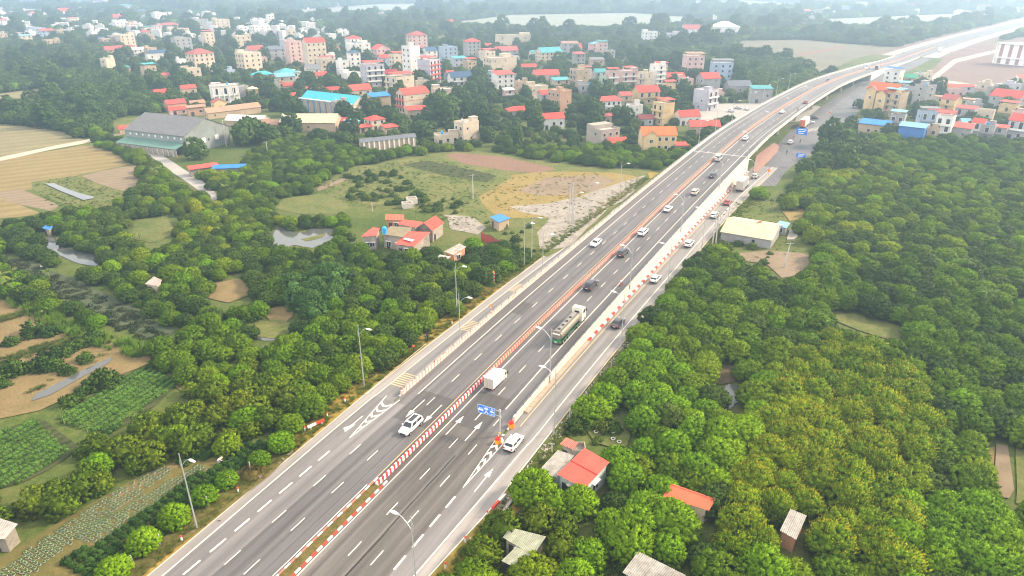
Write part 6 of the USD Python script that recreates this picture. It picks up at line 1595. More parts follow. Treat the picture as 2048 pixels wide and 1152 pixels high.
put(c, 'tyre_top', trimesh.creation.torus(.34, .17, major_sections=20, minor_sections=8).apply_translation((0, 0, 1.0)), M_DRED, smooth=True)
for (x, y), l in (((995, 888), 'red-topped orange crash drum at the tip of the road split'), ((1020, 858), 'red-topped orange crash drum at the end of the right parapet')):
    s, o = px_so(x, y); copy_of(DRUM, 'crash_drum', l, 'barrel', at(s, o, 0.03), heading(s) - 90)
# warning triangles on banded posts
c = TRI = make_class('warning_sign'); mb1, mb2 = MB(), MB()
for k in range(6): (mb1 if k % 2 else mb2).cyl((0, 0, k * .45), (0, 0, k * .45 + .45), .07, n=8)
put(c, 'post', mb1, M_WHITE); put(c, 'red_bands', mb2, M_RED)
def tri_plate(r, y): a = np.radians([90, 210, 330]); return [(r * math.cos(t), y, 2.9 + r * math.sin(t)) for t in a]
put(c, 'border', MB().add(tri_plate(.55, -.10), [[0, 1, 2]]).add(tri_plate(.55, -.08), [[0, 2, 1]]), M_RED); put(c, 'face', MB().add(tri_plate(.36, -.105), [[0, 1, 2]]), mat('sign_yellow', (0.75, 0.52, 0.06), 0.5))
for (x, y), l in (((981, 645), 'warning triangle on banded post at the left parapet'), ((987, 578), 'warning triangle on banded post on the left verge')):
    s, o = px_so(x, y); copy_of(TRI, 'warning_sign', l, 'road sign', at(s, o), heading(s) - 90)
for (x, y), l in (((1536, 353), 'orange diamond warning sign on the right frontage verge'), ((1658, 234), 'small orange sign at the junction')):
    p = ground(x, y); T = thing('diamond_sign', l, 'road sign', (p[0], p[1], 0), -30)
    put(T, 'post', MB().cyl((0, 0, 0), (0, 0, 2.2), .06), M_STEEL); put(T, 'plate', MB().hexa([(-.7, -.1, 2.4), (0, -.1, 1.7), (0, -.06, 1.7), (-.7, -.06, 2.4), (0, -.1, 3.1), (.7, -.1, 2.4), (.7, -.06, 2.4), (0, -.06, 3.1)]), M_DOR)
for (x, y, w, hh, zz), l in (((1600, 285, 4.8, 3.0, 5.2), 'blue direction board beside the junction under the flyover'), ((1598, 333, 3.6, 1.7, 4.6), 'blue shop board among the trees below the junction')):
    p = ground(x, y); T = thing('direction_board', l, 'sign', (p[0], p[1], 0), -32)
    put(T, 'panel', MB().box((0, 0, zz), (w, .12, hh)), M_SBLUE)
    for sx in (-.4, .4): put(T, 'post', MB().cyl((w * sx, .12, 0), (w * sx, .12, zz), .1), M_STEEL)
    for k in range(3): put(T, 'line_of_print', MB().box((-.05 * w * (k - 1), -.07, zz + hh * (.28 - .28 * k)), (w * (.75 - .1 * k), .02, hh * .10)), M_SWH)
# utility poles
def utility(name, label, x, y, ytop, double=False, lean=0, arms=3):
    p = ground(x, y); q = project(np.array([p[0], p[1], 0.])); mpp = q[2] / FPX; h = (y - ytop) * mpp / math.cos(math.atan2(CAM_H, math.hypot(*p)))
    T = thing(name, label, 'utility pole', (p[0], p[1], 0), 20, ry=lean)
    for sx in ((-.6, .6) if double else (0,)): put(T, 'pole', MB().tube([(sx, 0, -.2), (sx * .5, 0, h)], [.2, .13], 8), M_CONC)
    for k in range(arms):
        z = h * (.97 - .09 * k); put(T, 'cross_arm', MB().box((0, 0, z), (2.6, .12, .12)), M_STEEL)
        for sx in (-1.1, 0, 1.1): put(T, 'insulator', MB().cyl((sx, 0, z + .06), (sx, 0, z + .36), .07), mat('insulator_brown', (0.18, 0.07, 0.04), .3))
    return T, h
utility('utility_pole', 'tall twin utility pole standing on the rubble ground left of the ramp', 1141, 445, 368, True, arms=5)
utility('utility_pole', 'tall pale twin utility pole at the corner of the cream shed', 1428, 488, 428, True, arms=3)
utility('utility_pole', 'leaning dark pole with round transformer on the bare patch', 1567, 536, 486, False, 7, arms=1)
utility('utility_pole', 'utility pole in front of the long side of the grey warehouse', 361, 298, 258); utility('utility_pole', 'utility pole at the end wall of the grey warehouse', 453, 292, 241)
utility('utility_pole', 'slim utility pole in the grove below the grey warehouse', 537, 318, 284, arms=1); utility('utility_pole', 'lone concrete pole on the meadow above the farm compound', 745, 424, 405, arms=0)
utility('utility_pole', 'far utility pole in the open wood behind the village', 823, 58, 14, arms=4); utility('utility_pole', 'pole with box on the meadow beside the vegetable plot', 946, 398, 350, arms=1)

# ---------------------------------------------------------------- vehicles
PAINT = dict(white=(0.72, 0.72, 0.72), black=(0.012, 0.012, 0.014), silver=(0.40, 0.39, 0.36), dark=(0.022, 0.024, 0.03), red=(0.30, 0.015, 0.02), champagne=(0.46, 0.40, 0.32), blueblack=(0.02, 0.03, 0.07))
def paint(c): return mat('car_paint_' + c, PAINT[c], 0.28, spec=.5, coat=.6)
M_TAIL = mat('tail_lamp_red', (0.45, 0.012, 0.012), 0.25); M_HEAD = mat('head_lamp', (0.65, 0.67, 0.70), 0.15); M_RIM = mat('alloy_rim', (0.5, 0.5, 0.5), .35, metal=.8); M_PLATE = mat('number_plate', (0.7, 0.7, 0.66), .5); M_TRIMB = mat('black_plastic', (0.02, 0.02, 0.02), .6)
BODY = {  # length, width, [x, half width, bottom, belt] stations from tail to nose; cabin: base rear, roof rear, roof front, base front, roof height
    'sedan': (4.65, [(-2.32, .72, .45, .78), (-2.2, .84, .28, .95), (-1.4, .90, .22, 1.0), (0, .91, .22, .97), (.9, .91, .22, .95), (1.5, .89, .22, .88), (2.1, .83, .25, .76), (2.32, .70, .40, .60)], (-1.85, -1.05, .25, 1.15, 1.46)),
    'suv': (4.7, [(-2.35, .78, .5, .92), (-2.28, .88, .32, 1.08), (-1.4, .93, .3, 1.1), (0, .94, .3, 1.08), (1.0, .94, .3, 1.06), (1.6, .92, .3, 1.02), (2.2, .86, .33, .86), (2.35, .74, .45, .70)], (-2.24, -1.95, .35, 1.2, 1.70)),
    'hatch': (4.3, [(-2.15, .72, .45, .85), (-2.05, .84, .28, 1.0), (-1.2, .89, .22, 1.03), (0, .90, .22, 1.0), (.9, .90, .22, .97), (1.5, .88, .22, .90), (1.95, .80, .25, .76), (2.15, .68, .40, .60)], (-2.02, -1.45, .35, 1.2, 1.52)),
    'minibus': (5.6, [(-2.8, .88, .45, 1.2), (-2.74, .95, .32, 1.22), (-1, .97, .3, 1.22), (1, .97, .3, 1.22), (2.1, .96, .3, 1.18), (2.65, .9, .33, .98), (2.8, .8, .45, .75)], (-2.76, -2.7, 1.7, 2.35, 2.25)),
    'pickup': (5.2, [(-2.6, .86, .5, 1.05), (-2.5, .92, .36, 1.12), (-1.2, .94, .33, 1.12), (0, .94, .33, 1.1), (1.0, .94, .33, 1.08), (1.8, .92, .33, 1.04), (2.45, .86, .36, .9), (2.6, .76, .48, .72)], (-1.9, -1.6, .45, 1.3, 1.78))}
def car_class(kind, color, roof_glass=False):
    L, st_, (cr, rr, rf_, cf, zr) = BODY[kind]
    c = make_class({'sedan': 'saloon_car', 'suv': 'suv_car', 'hatch': 'hatchback_car', 'minibus': 'minibus', 'pickup': 'off_roader'}[kind]); P = paint(color)
    rings = []
    for x, hw, zb, zt in st_:
        h = zt - zb; prof = [(-.86, 0), (-.97, .22), (-1.0, .5), (-.97, .82), (-.88, 1.0), (.88, 1.0), (.97, .82), (1.0, .5), (.97, .22), (.86, 0)]
        rings.append([(x, hw * a, zb + h * b) for a, b in prof])
    hwB = max(s[1] for s in st_) * .90; hwR = hwB * .80
    zb = np.interp([cr, cf], [s[0] for s in st_], [s[3] for s in st_]) - .03
    body = MB().loft(rings)
    # cabin shell with rounded roof
    def crs(t):   # t 0 base .. 1 roof
        return [(cr + (rr - cr) * t, -1), (cf + (rf_ - cf) * t, -1)]
    lv = [(0, 1.0), (.82, .0), (1, .0)]
    R = []
    for t, w, z in ((0, hwB, None), (.86, hwR * 1.04, zr - .09), (1.0, hwR * .86, zr)):
        xa, xb = cr + (rr - cr) * t * .98, cf + (rf_ - cf) * t * .98
        za, zb_ = (zb[0], zb[1]) if z is None else (z, z)
        R.append([(xa, -w, za), (xb, -w, zb_), (xb, w, zb_), (xa, w, za)])
    R[-1] = [(rr + .1, -hwR * .84, zr), (rf_ - .12, -hwR * .84, zr), (rf_ - .12, hwR * .84, zr), (rr + .1, hwR * .84, zr)]
    body.loft(R)
    put(c, 'body', body, P, smooth=35)
    A = np.array(R[0]); B = np.array(R[1])
    def pane(name, a, b, cc, d, lo=.10, hi=.92, e0=.06, e1=.94):
        a, b, cc, d = map(np.asarray, (a, b, cc, d)); q = lambda s, t: (a + (b - a) * s) * (1 - t) + (d + (cc - d) * s) * t
        pts = np.array([q(e0, lo), q(e1, lo), q(e1, hi), q(e0, hi)]); n = np.cross(pts[1] - pts[0], pts[3] - pts[0]); n /= np.linalg.norm(n)
        put(c, name, MB().slab(pts + n * .018, .014), M_GLASS)
    pane('windscreen', A[1], A[2], B[2], B[1]); pane('rear_window', A[3], A[0], B[0], B[3], .25)
    for (i, j, sgn) in ((0, 1, 1), (2, 3, -1)):
        pane('side_window', A[i], A[j], B[j], B[i], .12, .9, .06, .47); pane('side_window', A[i], A[j], B[j], B[i], .12, .9, .52, .93)
    if roof_glass: put(c, 'glass_roof', MB().span(rr + .3, rf_ - .1, -hwR * .62, hwR * .62, zr - .02, zr + .015), M_GLASS)
    W = max(s[1] for s in st_); wr = .34 if kind in ('suv', 'pickup', 'minibus') else .31
    for x in (-L / 2 + .85, L / 2 - .88):
        for sy in (-1, 1):
            w = put(c, 'wheel', MB().cyl((x, sy * (W - .2), wr), (x, sy * (W + .015), wr), wr, n=14), M_BLACK)
            put(w, 'rim', MB().cyl((x, sy * (W + .005), wr), (x, sy * (W + .025), wr), wr * .62, n=10), M_RIM)
    e, ev = st_[1], st_[-2]
    for sy in (-1, 1):
        put(c, 'tail_lamp', MB().box((e[0] - .02, sy * e[1] * .78, e[3] - .16), (.22, e[1] * .34, .2)), M_TAIL)
        put(c, 'headlamp', MB().box((ev[0] + .02, sy * ev[1] * .74, ev[3] - .08), (.3, ev[1] * .36, .14)), M_HEAD)
        put(c, 'mirror', MB().box((cf - .35, sy * (W + .08), zb[1] + .12), (.16, .2, .14)), P)
    put(c, 'number_plate', MB().box((st_[0][0] - .01, 0, (st_[0][2] + st_[0][3]) / 2), (.03, .5, .13)), M_PLATE); put(c, 'bumper', MB().box((st_[0][0] + .05, 0, st_[0][2] - .04), (.25, W * 1.75, .2)), M_TRIMB)
    put(c, 'grille', MB().box((st_[-1][0], 0, st_[-1][2] + .1), (.05, W * 1.0, .14)), M_TRIMB)
    return c
_cars = {}
CARNAME = {'sedan': 'saloon_car', 'suv': 'suv_car', 'hatch': 'hatchback_car', 'minibus': 'minibus', 'pickup': 'off_roader'}
def car(kind, color, x, y, deck, d, label, glass=False, cat='car', rz=0, sc=1.06):
    k = (kind, color, glass)
    if k not in _cars: _cars[k] = car_class(kind, color, glass)
    z = 0
    for _ in range(12):
        g = ground(x, y, z + .5); s, o = road_so(g); z = float(deck_z(s)) if deck else 0.0
    s, o = float(s), float(o)
    sl = math.degrees(math.atan2(deck_z(s + 2) - deck_z(s - 2), 4)) if deck else 0
    copy_of(_cars[k], CARNAME[kind], label, cat, (g[0], g[1], z + .028), heading(s) + (0 if d > 0 else 180) + rz, None, sc, ry=-sl * d)
car('suv', 'white', 822, 853, False, -1, 'white SUV with black glass roof coming toward the camera in the near left lane', True)
car('hatch', 'white', 1028, 886, False, 1, 'white hatchback with roof vents beside the orange crash drums')
car('pickup', 'black', 1182, 571, True, 1, 'black off-roader just ahead of the tanker')
car('suv', 'black', 1246, 506, True, 1, 'black off-roader beside the median below a lamp arm')
car('suv', 'white', 1286, 465, True, 1, 'white SUV next after the black off-roader on the ramp')
car('sedan', 'white', 1336, 418, True, 1, 'white saloon driving up the ramp behind the silver estate')
car('suv', 'champagne', 1390, 385, True, 1, 'pale champagne estate following the dark saloon up the ramp')
car('sedan', 'dark', 1426, 351, True, 1, 'dark saloon with red tail lamps behind the minibus')
car('minibus', 'silver', 1437, 318, True, 1, 'tall grey minibus beside the median below the bridge joint', cat='minibus')
car('suv', 'white', 1491, 277, True, 1, 'white SUV just past the bridge joint')
car('sedan', 'white', 1564, 224, True, 1, 'white saloon by the median on the bridge')
car('sedan', 'red', 1611, 205, True, 1, 'red car ahead of the motorcycle on the bridge')
car('sedan', 'white', 1192, 486, True, -1, 'white saloon coming down the ramp alone in the left carriageway')
car('sedan', 'blueblack', 1656, 161, True, -1, 'dark blue saloon coming down over the bridge crest')
car('sedan', 'dark', 1236, 646, False, 1, 'dark saloon with bright red tail lamps on the frontage road')
car('hatch', 'white', 1311, 558, False, 1, 'white hatchback on the frontage road above the dark saloon')
car('suv', 'white', 1378, 488, False, 1, 'white SUV on the frontage road left of the cream shed')
car('suv', 'white', 1429, 431, False, 1, 'white SUV beside the pale twin utility pole')
car('sedan', 'red', 1455, 405, False, 1, 'dark red saloon behind the grey box lorry')
car('suv', 'silver', 1510, 353, False, 1, 'silver van ahead of the grey box lorry')
car('suv', 'white', 1581, 285, False, 1, 'white SUV waiting before the junction')
car('sedan', 'white', 1620, 244, False, 1, 'white saloon turning across the junction behind the container lorry', rz=-75)
car('sedan', 'dark', 1628, 236, False, 1, 'dark car in the shade under the bridge', rz=-75)
car('suv', 'white', 1462, 222, False, 1, 'white car parked in the market yard left of the bridge', rz=40)
car('sedan', 'silver', 1476, 216, False, 1, 'silver car parked at the back of the market yard', rz=60)
car('sedan', 'white', 1493, 218, False, 1, 'white car parked nearest the bridge in the market yard', rz=30)
# lorries
M_CABW = mat('cab_cream', (0.66, 0.62, 0.50), 0.4, coat=.3); M_BOXW = mat('cargo_box_white', (0.70, 0.68, 0.64), 0.5, 0.08, 0.8); M_BOXG = mat('cargo_box_grey', (0.36, 0.35, 0.34), 0.6, 0.1, 0.8); M_BOXR = mat('cargo_box_rear', (0.42, 0.38, 0.33), 0.6, 0.12, 0.8)
M_GREEN = mat('green_chassis', (0.02, 0.16, 0.06), 0.5); M_TANK = mat('tanker_shell', (0.20, 0.165, 0.13), 0.36, 0.08, 0.8, metal=.1); M_CHAS = mat('dark_chassis', (0.03, 0.03, 0.03), 0.7); M_ORA = mat('trailer_orange', (0.62, 0.14, 0.03), 0.5)
def wheels(T, xs, w, r=.5):
    for x in xs:
        for sy in (-1, 1):
            q = put(T, 'wheel', MB().cyl((x, sy * (w - .32), r), (x, sy * w, r), r, n=16), M_BLACK); put(q, 'hub', MB().cyl((x, sy * (w - .02), r), (x, sy * (w + .03), r), r * .5, n=10), M_RIM)
def place(x, y, deck, d=1):
    z = 0
    for _ in range(12):
        g = ground(x, y, z); s, o = road_so(g); z = float(deck_z(s)) if deck else 0.0
    s = float(s); return (g[0], g[1], z + .028), heading(s) + (0 if d > 0 else 180), -d * (math.degrees(math.atan2(deck_z(s + 4) - deck_z(s - 4), 8)) if deck else 0)
def cab(T, x0, L, w, h, m, hi=True):
    """a lorry's cab from x0 forward"""
    rings = [[(x, -w * k, .55), (x, w * k, .55), (x, w * k, zt), (x, -w * k, zt)] for x, k, zt in ((x0, 1, h * .96), (x0 + L * .3, 1, h), (x0 + L * .72, 1, h * .98), (x0 + L * .93, .98, h * .62), (x0 + L, .94, h * .5))]
    put(T, 'cab', MB().loft(rings), m)
    a = np.array([(x0 + L * .735, w * .9, h * .93), (x0 + L * .735, -w * .9, h * .93), (x0 + L * .925, -w * .9, h * .645), (x0 + L * .925, w * .9, h * .645)])
    n = np.cross(a[1] - a[0], a[3] - a[0]); n /= np.linalg.norm(n); n = n if n[0] > 0 else -n; put(T, 'windscreen', MB().slab((a if np.cross(a[1] - a[0], a[3] - a[0])[0] > 0 else a[::-1]) + n * .03, .02), M_GLASS)
    for sy in (-1, 1):
        put(T, 'side_window', MB().box((x0 + L * .5, sy * (w + .005), h * .74), (L * .42, .03, h * .24)), M_GLASS); put(T, 'headlamp', MB().box((x0 + L - .02, sy * w * .7, .9), (.1, .4, .22)), M_HEAD); put(T, 'mirror', MB().box((x0 + L * .85, sy * (w + .22), h * .75), (.12, .2, .6)), M_TRIMB)
    put(T, 'rear_cab_window', MB().box((x0 - .005, 0, h * .78), (.03, w * .9, h * .14)), M_GLASS)
# tanker
A, B = place(1112, 684, True)[0], place(1166, 641, True)[0]
loc, rz, ry = place(1138, 662, True); T = thing('tanker', 'cream tanker lorry with long silver tank and green chassis on the ramp', 'tanker', loc, rz, ry=ry)
Lt = 13.0
put(T, 'chassis', MB().span(-Lt / 2, Lt / 2, -.5, .5, .75, 1.05), M_CHAS)
an = np.linspace(0, 2 * math.pi, 21)[:-1]
tk = lambda x, k: [(x, 1.2 * k * math.cos(t), 2.05 + .95 * k * math.sin(t)) for t in an]
put(T, 'tank', MB().loft([tk(-Lt / 2 + .05, .8), tk(-Lt / 2 + .25, 1), tk(Lt / 2 - 3.2, 1), tk(Lt / 2 - 3.0, .8)]), M_TANK, smooth=30)
put(T, 'walkway', MB().span(-Lt / 2 + .4, Lt / 2 - 3.4, -.45, .45, 2.98, 3.03), mat('walkway_grey', (0.22, 0.21, 0.20), .7))
for sy in (-.85, .85): put(T, 'walkway_rail', MB().tube([(-Lt / 2 + .3, sy, 2.9), (-Lt / 2 + .3, sy, 3.25), (Lt / 2 - 3.4, sy, 3.25), (Lt / 2 - 3.4, sy, 2.9)], .05, 5), M_TRIMB)
for k in range(4): put(T, 'hatch', MB().cyl((-Lt / 2 + 1.4 + k * 1.9, 0, 3.0), (-Lt / 2 + 1.4 + k * 1.9, 0, 3.16), .3, n=12), M_CHAS)
put(T, 'rear_crossbar', MB().span(-Lt / 2 - .1, -Lt / 2 + .15, -1.3, 1.3, 3.15, 3.25), M_TANK); put(T, 'rear_label_plate', MB().span(-Lt / 2 - .06, -Lt / 2 - .02, -.8, .8, 2.35, 2.7), M_PLATE)
put(T, 'green_frame', MB().span(-Lt / 2 - .1, Lt / 2 - 3.2, -.75, .75, 1.06, 1.14).span(-Lt / 2 - .25, -Lt / 2 - .1, -1.2, 1.2, .55, 1.2), M_GREEN)
for sy in (-1, 1): put(T, 'side_guard', MB().span(-Lt / 2 + .2, Lt / 2 - 3.6, sy * 1.2 - .04, sy * 1.2 + .04, .85, 1.0), M_GREEN); put(T, 'tail_lamp', MB().box((-Lt / 2 - .27, sy * .95, .8), (.06, .35, .2)), M_TAIL)
put(T, 'number_plate', MB().box((-Lt / 2 - .27, 0, .75), (.04, .6, .2)), M_PLATE)
wheels(T, (-Lt / 2 + .9, -Lt / 2 + 2.2, -Lt / 2 + 3.5, Lt / 2 - 4.6, Lt / 2 - 3.4, Lt / 2 - .9), 1.22, .52); cab(T, Lt / 2 - 2.4, 2.4, 1.22, 3.55, M_CABW)
put(T, 'roof_fairing', MB().span(Lt / 2 - 2.3, Lt / 2 - 1.0, -1.05, 1.05, 3.54, 3.66), M_CABW)
# box lorries
def box_lorry(name, label, x, y, deck, L, w, hb, hc, boxm, rearm, cabm, cabL=1.7, cat='lorry', d=1, xs=None):
    loc, rz, ry = place(x, y, deck, d); T = thing(name, label, cat, loc, rz, ry=ry)
    put(T, 'chassis', MB().span(-L / 2, L / 2 - .3, -.45, .45, .55, .8), M_CHAS)
    put(T, 'cargo_box', MB().span(-L / 2, L / 2 - cabL - .25, -w, w, .85, hb), boxm)
    put(T, 'rear_door', MB().span(-L / 2 - .04, -L / 2 - .005, -w + .05, -.03, .9, hb - .05), rearm); put(T, 'rear_door', MB().span(-L / 2 - .04, -L / 2 - .005, .03, w - .05, .9, hb - .05), rearm)
    n = int((L - cabL) / .9)
    for k in range(n):
        for sy in (-1, 1): put(T, 'side_rib', MB().box((-L / 2 + .3 + k * .9, sy * (w + .02), (.85 + hb) / 2), (.08, .05, hb - .95)), boxm)
    for sy in (-1, 1): put(T, 'tail_lamp', MB().box((-L / 2 - .03, sy * (w - .2), .7), (.06, .3, .16)), M_TAIL); put(T, 'roof_rail', MB().box(((-L / 2 + L / 2 - cabL - .25) / 2, sy * (w + .0), hb + .02), (L - cabL - .3, .1, .08)), boxm)
    wheels(T, xs or (-L / 2 + 1.0, L / 2 - .9), w - .02, .38 if L < 6.5 else .5); cab(T, L / 2 - cabL, cabL, w * .95, hc, cabm)
    return T
box_lorry('box_truck', 'small white box truck on the near right carriageway ahead of the sign', 992, 770, False, 5.7, .98, 3.0, 2.25, M_BOXW, M_BOXR, M_CABW, 1.5)
box_lorry('box_lorry', 'tall grey box lorry on the frontage road beside the white wall', 1484, 377, False, 11.0, 1.25, 4.0, 3.2, M_BOXG, M_BOXR, M_CABW, 2.0, xs=(-4.4, -3.2, 2.0, 4.4))
box_lorry('container_lorry', 'container lorry with white box and orange tail under the flyover', 1609, 252, False, 14.0, 1.3, 4.2, 3.3, M_BOXW, M_ORA, M_ORA, 2.2, xs=(-5.8, -4.5, -3.2, 2.6, 5.8))
box_lorry('box_lorry', 'far lorry with white cab coming over the flyover beyond the crest', 1734, 138, True, 11.0, 1.25, 3.6, 3.3, M_BOXG, M_BOXR, M_BOXW, 2.0, d=-1, xs=(-4.4, -3.2, 2.0, 4.4))
box_lorry('box_lorry', 'far dark lorry at the right parapet beyond the crest', 1754, 139, True, 9.0, 1.2, 3.2, 3.0, M_BOXG, M_CHAS, M_CABW, 2.0)
box_lorry('box_lorry', 'hazy white lorry on the far straight', 1880, 104, True, 11.0, 1.25, 4.6, 3.4, M_BOXW, M_BOXW, M_BOXW, 2.0)

# ---------------------------------------------------------------- people and motorcycles
def body_of(joints, bones, rad, seed=0):
    parts = []
    for a, b in bones:
        h = manifold3d.Manifold.batch_hull([manifold3d.Manifold.sphere(rad[j], 12).translate(tuple(map(float, joints[j]))) for j in (a, b)]); parts.append(h)
    m = manifold3d.Manifold.batch_boolean(parts, manifold3d.OpType.Add).refine_to_length(.05).to_mesh()
    t = trimesh.Trimesh(m.vert_properties[:, :3], m.tri_verts, process=True); trimesh.smoothing.filter_taubin(t, iterations=6); return t
def person(label, loc, rz, pose, top_c, leg_c, hat=None, load=None):
    """pose: walk, bend or ride; x forward, z up"""
    J = {'walk': dict(hip=(0, 0, .92), chest=(.04, 0, 1.32), neck=(.05, 0, 1.48), head=(.08, 0, 1.62), sl=(.04, .2, 1.40), sr=(.04, -.2, 1.40), el=(-.08, .26, 1.14), er=(.16, -.26, 1.16), wl=(.02, .27, .92), wr=(.34, -.24, .98), hl=(0, .1, .9), hr=(0, -.1, .9), kl=(.16, .1, .5), kr=(-.02, -.1, .48), al=(.26, .1, .09), ar=(-.26, -.1, .14), tl=(.42, .1, .05), tr=(-.1, -.1, .05)),
         'bend': dict(hip=(-.05, 0, .85), chest=(.28, 0, 1.12), neck=(.40, 0, 1.2), head=(.52, 0, 1.24), sl=(.33, .2, 1.14), sr=(.33, -.2, 1.14), el=(.5, .24, .92), er=(.5, -.24, .92), wl=(.7, .16, .8), wr=(.75, -.12, .78), hl=(-.05, .1, .84), hr=(-.05, -.1, .84), kl=(.1, .12, .46), kr=(-.02, -.12, .46), al=(.06, .12, .08), ar=(-.14, -.12, .08), tl=(.22, .12, .05), tr=(.02, -.12, .05)),
         'ride': dict(hip=(-.15, 0, .86), chest=(-.02, 0, 1.26), neck=(0, 0, 1.42), head=(.04, 0, 1.57), sl=(-.02, .2, 1.34), sr=(-.02, -.2, 1.34), el=(.16, .28, 1.12), er=(.16, -.28, 1.12), wl=(.42, .28, 1.06), wr=(.42, -.28, 1.06), hl=(-.12, .12, .84), hr=(-.12, -.12, .84), kl=(.26, .2, .74), kr=(.26, -.2, .74), al=(.16, .2, .36), ar=(.16, -.2, .36), tl=(.32, .2, .32), tr=(.32, -.2, .32))}[pose]
    T = thing('person', label, 'person', loc, rz)
    R = dict(hip=.15, chest=.165, neck=.07, head=.115, sl=.085, sr=.085, el=.055, er=.055, wl=.04, wr=.04, hl=.1, hr=.1, kl=.068, kr=.068, al=.05, ar=.05, tl=.045, tr=.045)
    allb = [('hip', 'chest'), ('chest', 'neck'), ('neck', 'head'), ('chest', 'sl'), ('chest', 'sr'), ('sl', 'el'), ('sr', 'er'), ('el', 'wl'), ('er', 'wr'), ('hip', 'hl'), ('hip', 'hr'), ('hl', 'kl'), ('hr', 'kr'), ('kl', 'al'), ('kr', 'ar'), ('al', 'tl'), ('ar', 'tr')]
    b = put(T, 'body', body_of(J, allb, {k: v * .93 for k, v in R.items()}), mat('skin', (0.36, 0.20, 0.13), .6), smooth=True)
    put(T, 'shirt', body_of(J, [('hip', 'chest'), ('chest', 'sl'), ('chest', 'sr'), ('sl', 'el'), ('sr', 'er')], {**R, 'el': .062, 'er': .062, 'chest': .18, 'hip': .16}), top_c, smooth=True)
    put(T, 'trousers', body_of(J, [('hip', 'hl'), ('hip', 'hr'), ('hl', 'kl'), ('hr', 'kr'), ('kl', 'al'), ('kr', 'ar')], {**R, 'hip': .162, 'al': .06, 'ar': .06, 'kl': .078, 'kr': .078, 'hl': .108, 'hr': .108}), leg_c, smooth=True)
    h = np.array(J['head'])
    if hat == 'helmet': put(T, 'helmet', trimesh.creation.icosphere(2, .15).apply_translation(h + [-.01, 0, .05]), M_RED if 'red' in label else M_TRIMB, smooth=True)
    elif hat == 'cone': put(T, 'conical_hat', MB().tube([h + [0, 0, .06], h + [0, 0, .22]], [.24, .01], 12), mat('straw_hat', (0.55, 0.47, 0.30), .8))
    else: put(T, 'hair', trimesh.creation.icosphere(2, .122).apply_translation(h + [-.025, 0, .03]), M_TRIMB, smooth=True)
    if load: put(T, 'carried_pole', MB().cyl((J['wr'][0] - .3, J['wr'][1], J['wr'][2] - .5), (J['wr'][0] + 1.6, J['wr'][1], J['wr'][2] - .1), .025), M_CONC)
    return T
def cloth(n, c): return mat('cloth_' + n, c, .85)
for (x, y), l, tc, lc, pose, hat, d in (((830, 701), 'person in orange vest walking on the left verge', cloth('orange', (0.7, 0.14, 0.03)), cloth('dark', (0.03, 0.03, 0.035)), 'walk', None, 1), ((853, 684), 'person in black walking ahead on the left verge', cloth('dark', (0.03, 0.03, 0.035)), cloth('dark', (0.03, 0.03, 0.035)), 'walk', None, 1)):
    s, o = px_so(x, y); person(l, at(s, o, 0.03), heading(s), pose, tc, lc, hat)
p = ground(438, 930); person('farmer in white clothes with a long hose among the nursery rows', (p[0], p[1], .02), 20, 'bend', cloth('white', (.7, .7, .7)), cloth('grey', (.3, .3, .3)), 'cone', True)
p = ground(92, 632); person('farmer in white hat beside the reeds on the left', (p[0], p[1], .02), 200, 'bend', cloth('dark', (0.03, 0.03, 0.035)), cloth('dark', (.03, .03, .035)), 'cone')
p = ground(1600, 286); person('person in dark clothes standing at the junction', (p[0], p[1], .03), 100, 'walk', cloth('dark', (0.03, 0.03, 0.035)), cloth('dark', (.03, .03, .035)))
p = ground(1573, 308); person('person in blue standing at the frontage road edge by the island', (p[0], p[1], .03), 60, 'walk', cloth('blue', (0.05, 0.12, 0.35)), cloth('dark', (.03, .03, .035)))
c = MOTO_CLS = make_class('motorcycle')
for x in (-.62, .62):
    w = put(c, 'wheel', trimesh.creation.torus(.26, .06, major_sections=18, minor_sections=6).apply_transform(trimesh.transformations.rotation_matrix(math.pi / 2, (1, 0, 0))).apply_translation((x, 0, .32)), M_BLACK, smooth=True); put(w, 'rim', MB().cyl((x, -.03, .32), (x, .03, .32), .17, n=10), M_RIM)
put(c, 'frame', MB().tube([(-.62, 0, .34), (-.3, 0, .55), (.25, 0, .5), (.48, 0, .85)], .08, 8), M_TRIMB); put(c, 'seat', MB().loft([[(x, -w, z), (x, w, z), (x, w * .7, z + .1), (x, -w * .7, z + .1)] for x, w, z in ((-.75, .1, .8), (-.4, .14, .76), (.05, .1, .72))]), M_TRIMB)
put(c, 'fairing', MB().loft([[(x, -w, .42), (x, w, .42), (x, w, z), (x, -w, z)] for x, w, z in ((-.8, .08, .78), (-.3, .13, .74), (.1, .08, .6), (.42, .14, .95), (.52, .1, .9))]), M_RED); put(c, 'fork', MB().tube([(.62, 0, .32), (.45, 0, 1.0)], .05, 6), M_STEEL); put(c, 'handlebar', MB().tube([(.40, -.34, 1.05), (.46, 0, 1.0), (.40, .34, 1.05)], .025, 6), M_TRIMB); put(c, 'tail_lamp', MB().box((-.84, 0, .78), (.06, .14, .1)), M_TAIL)
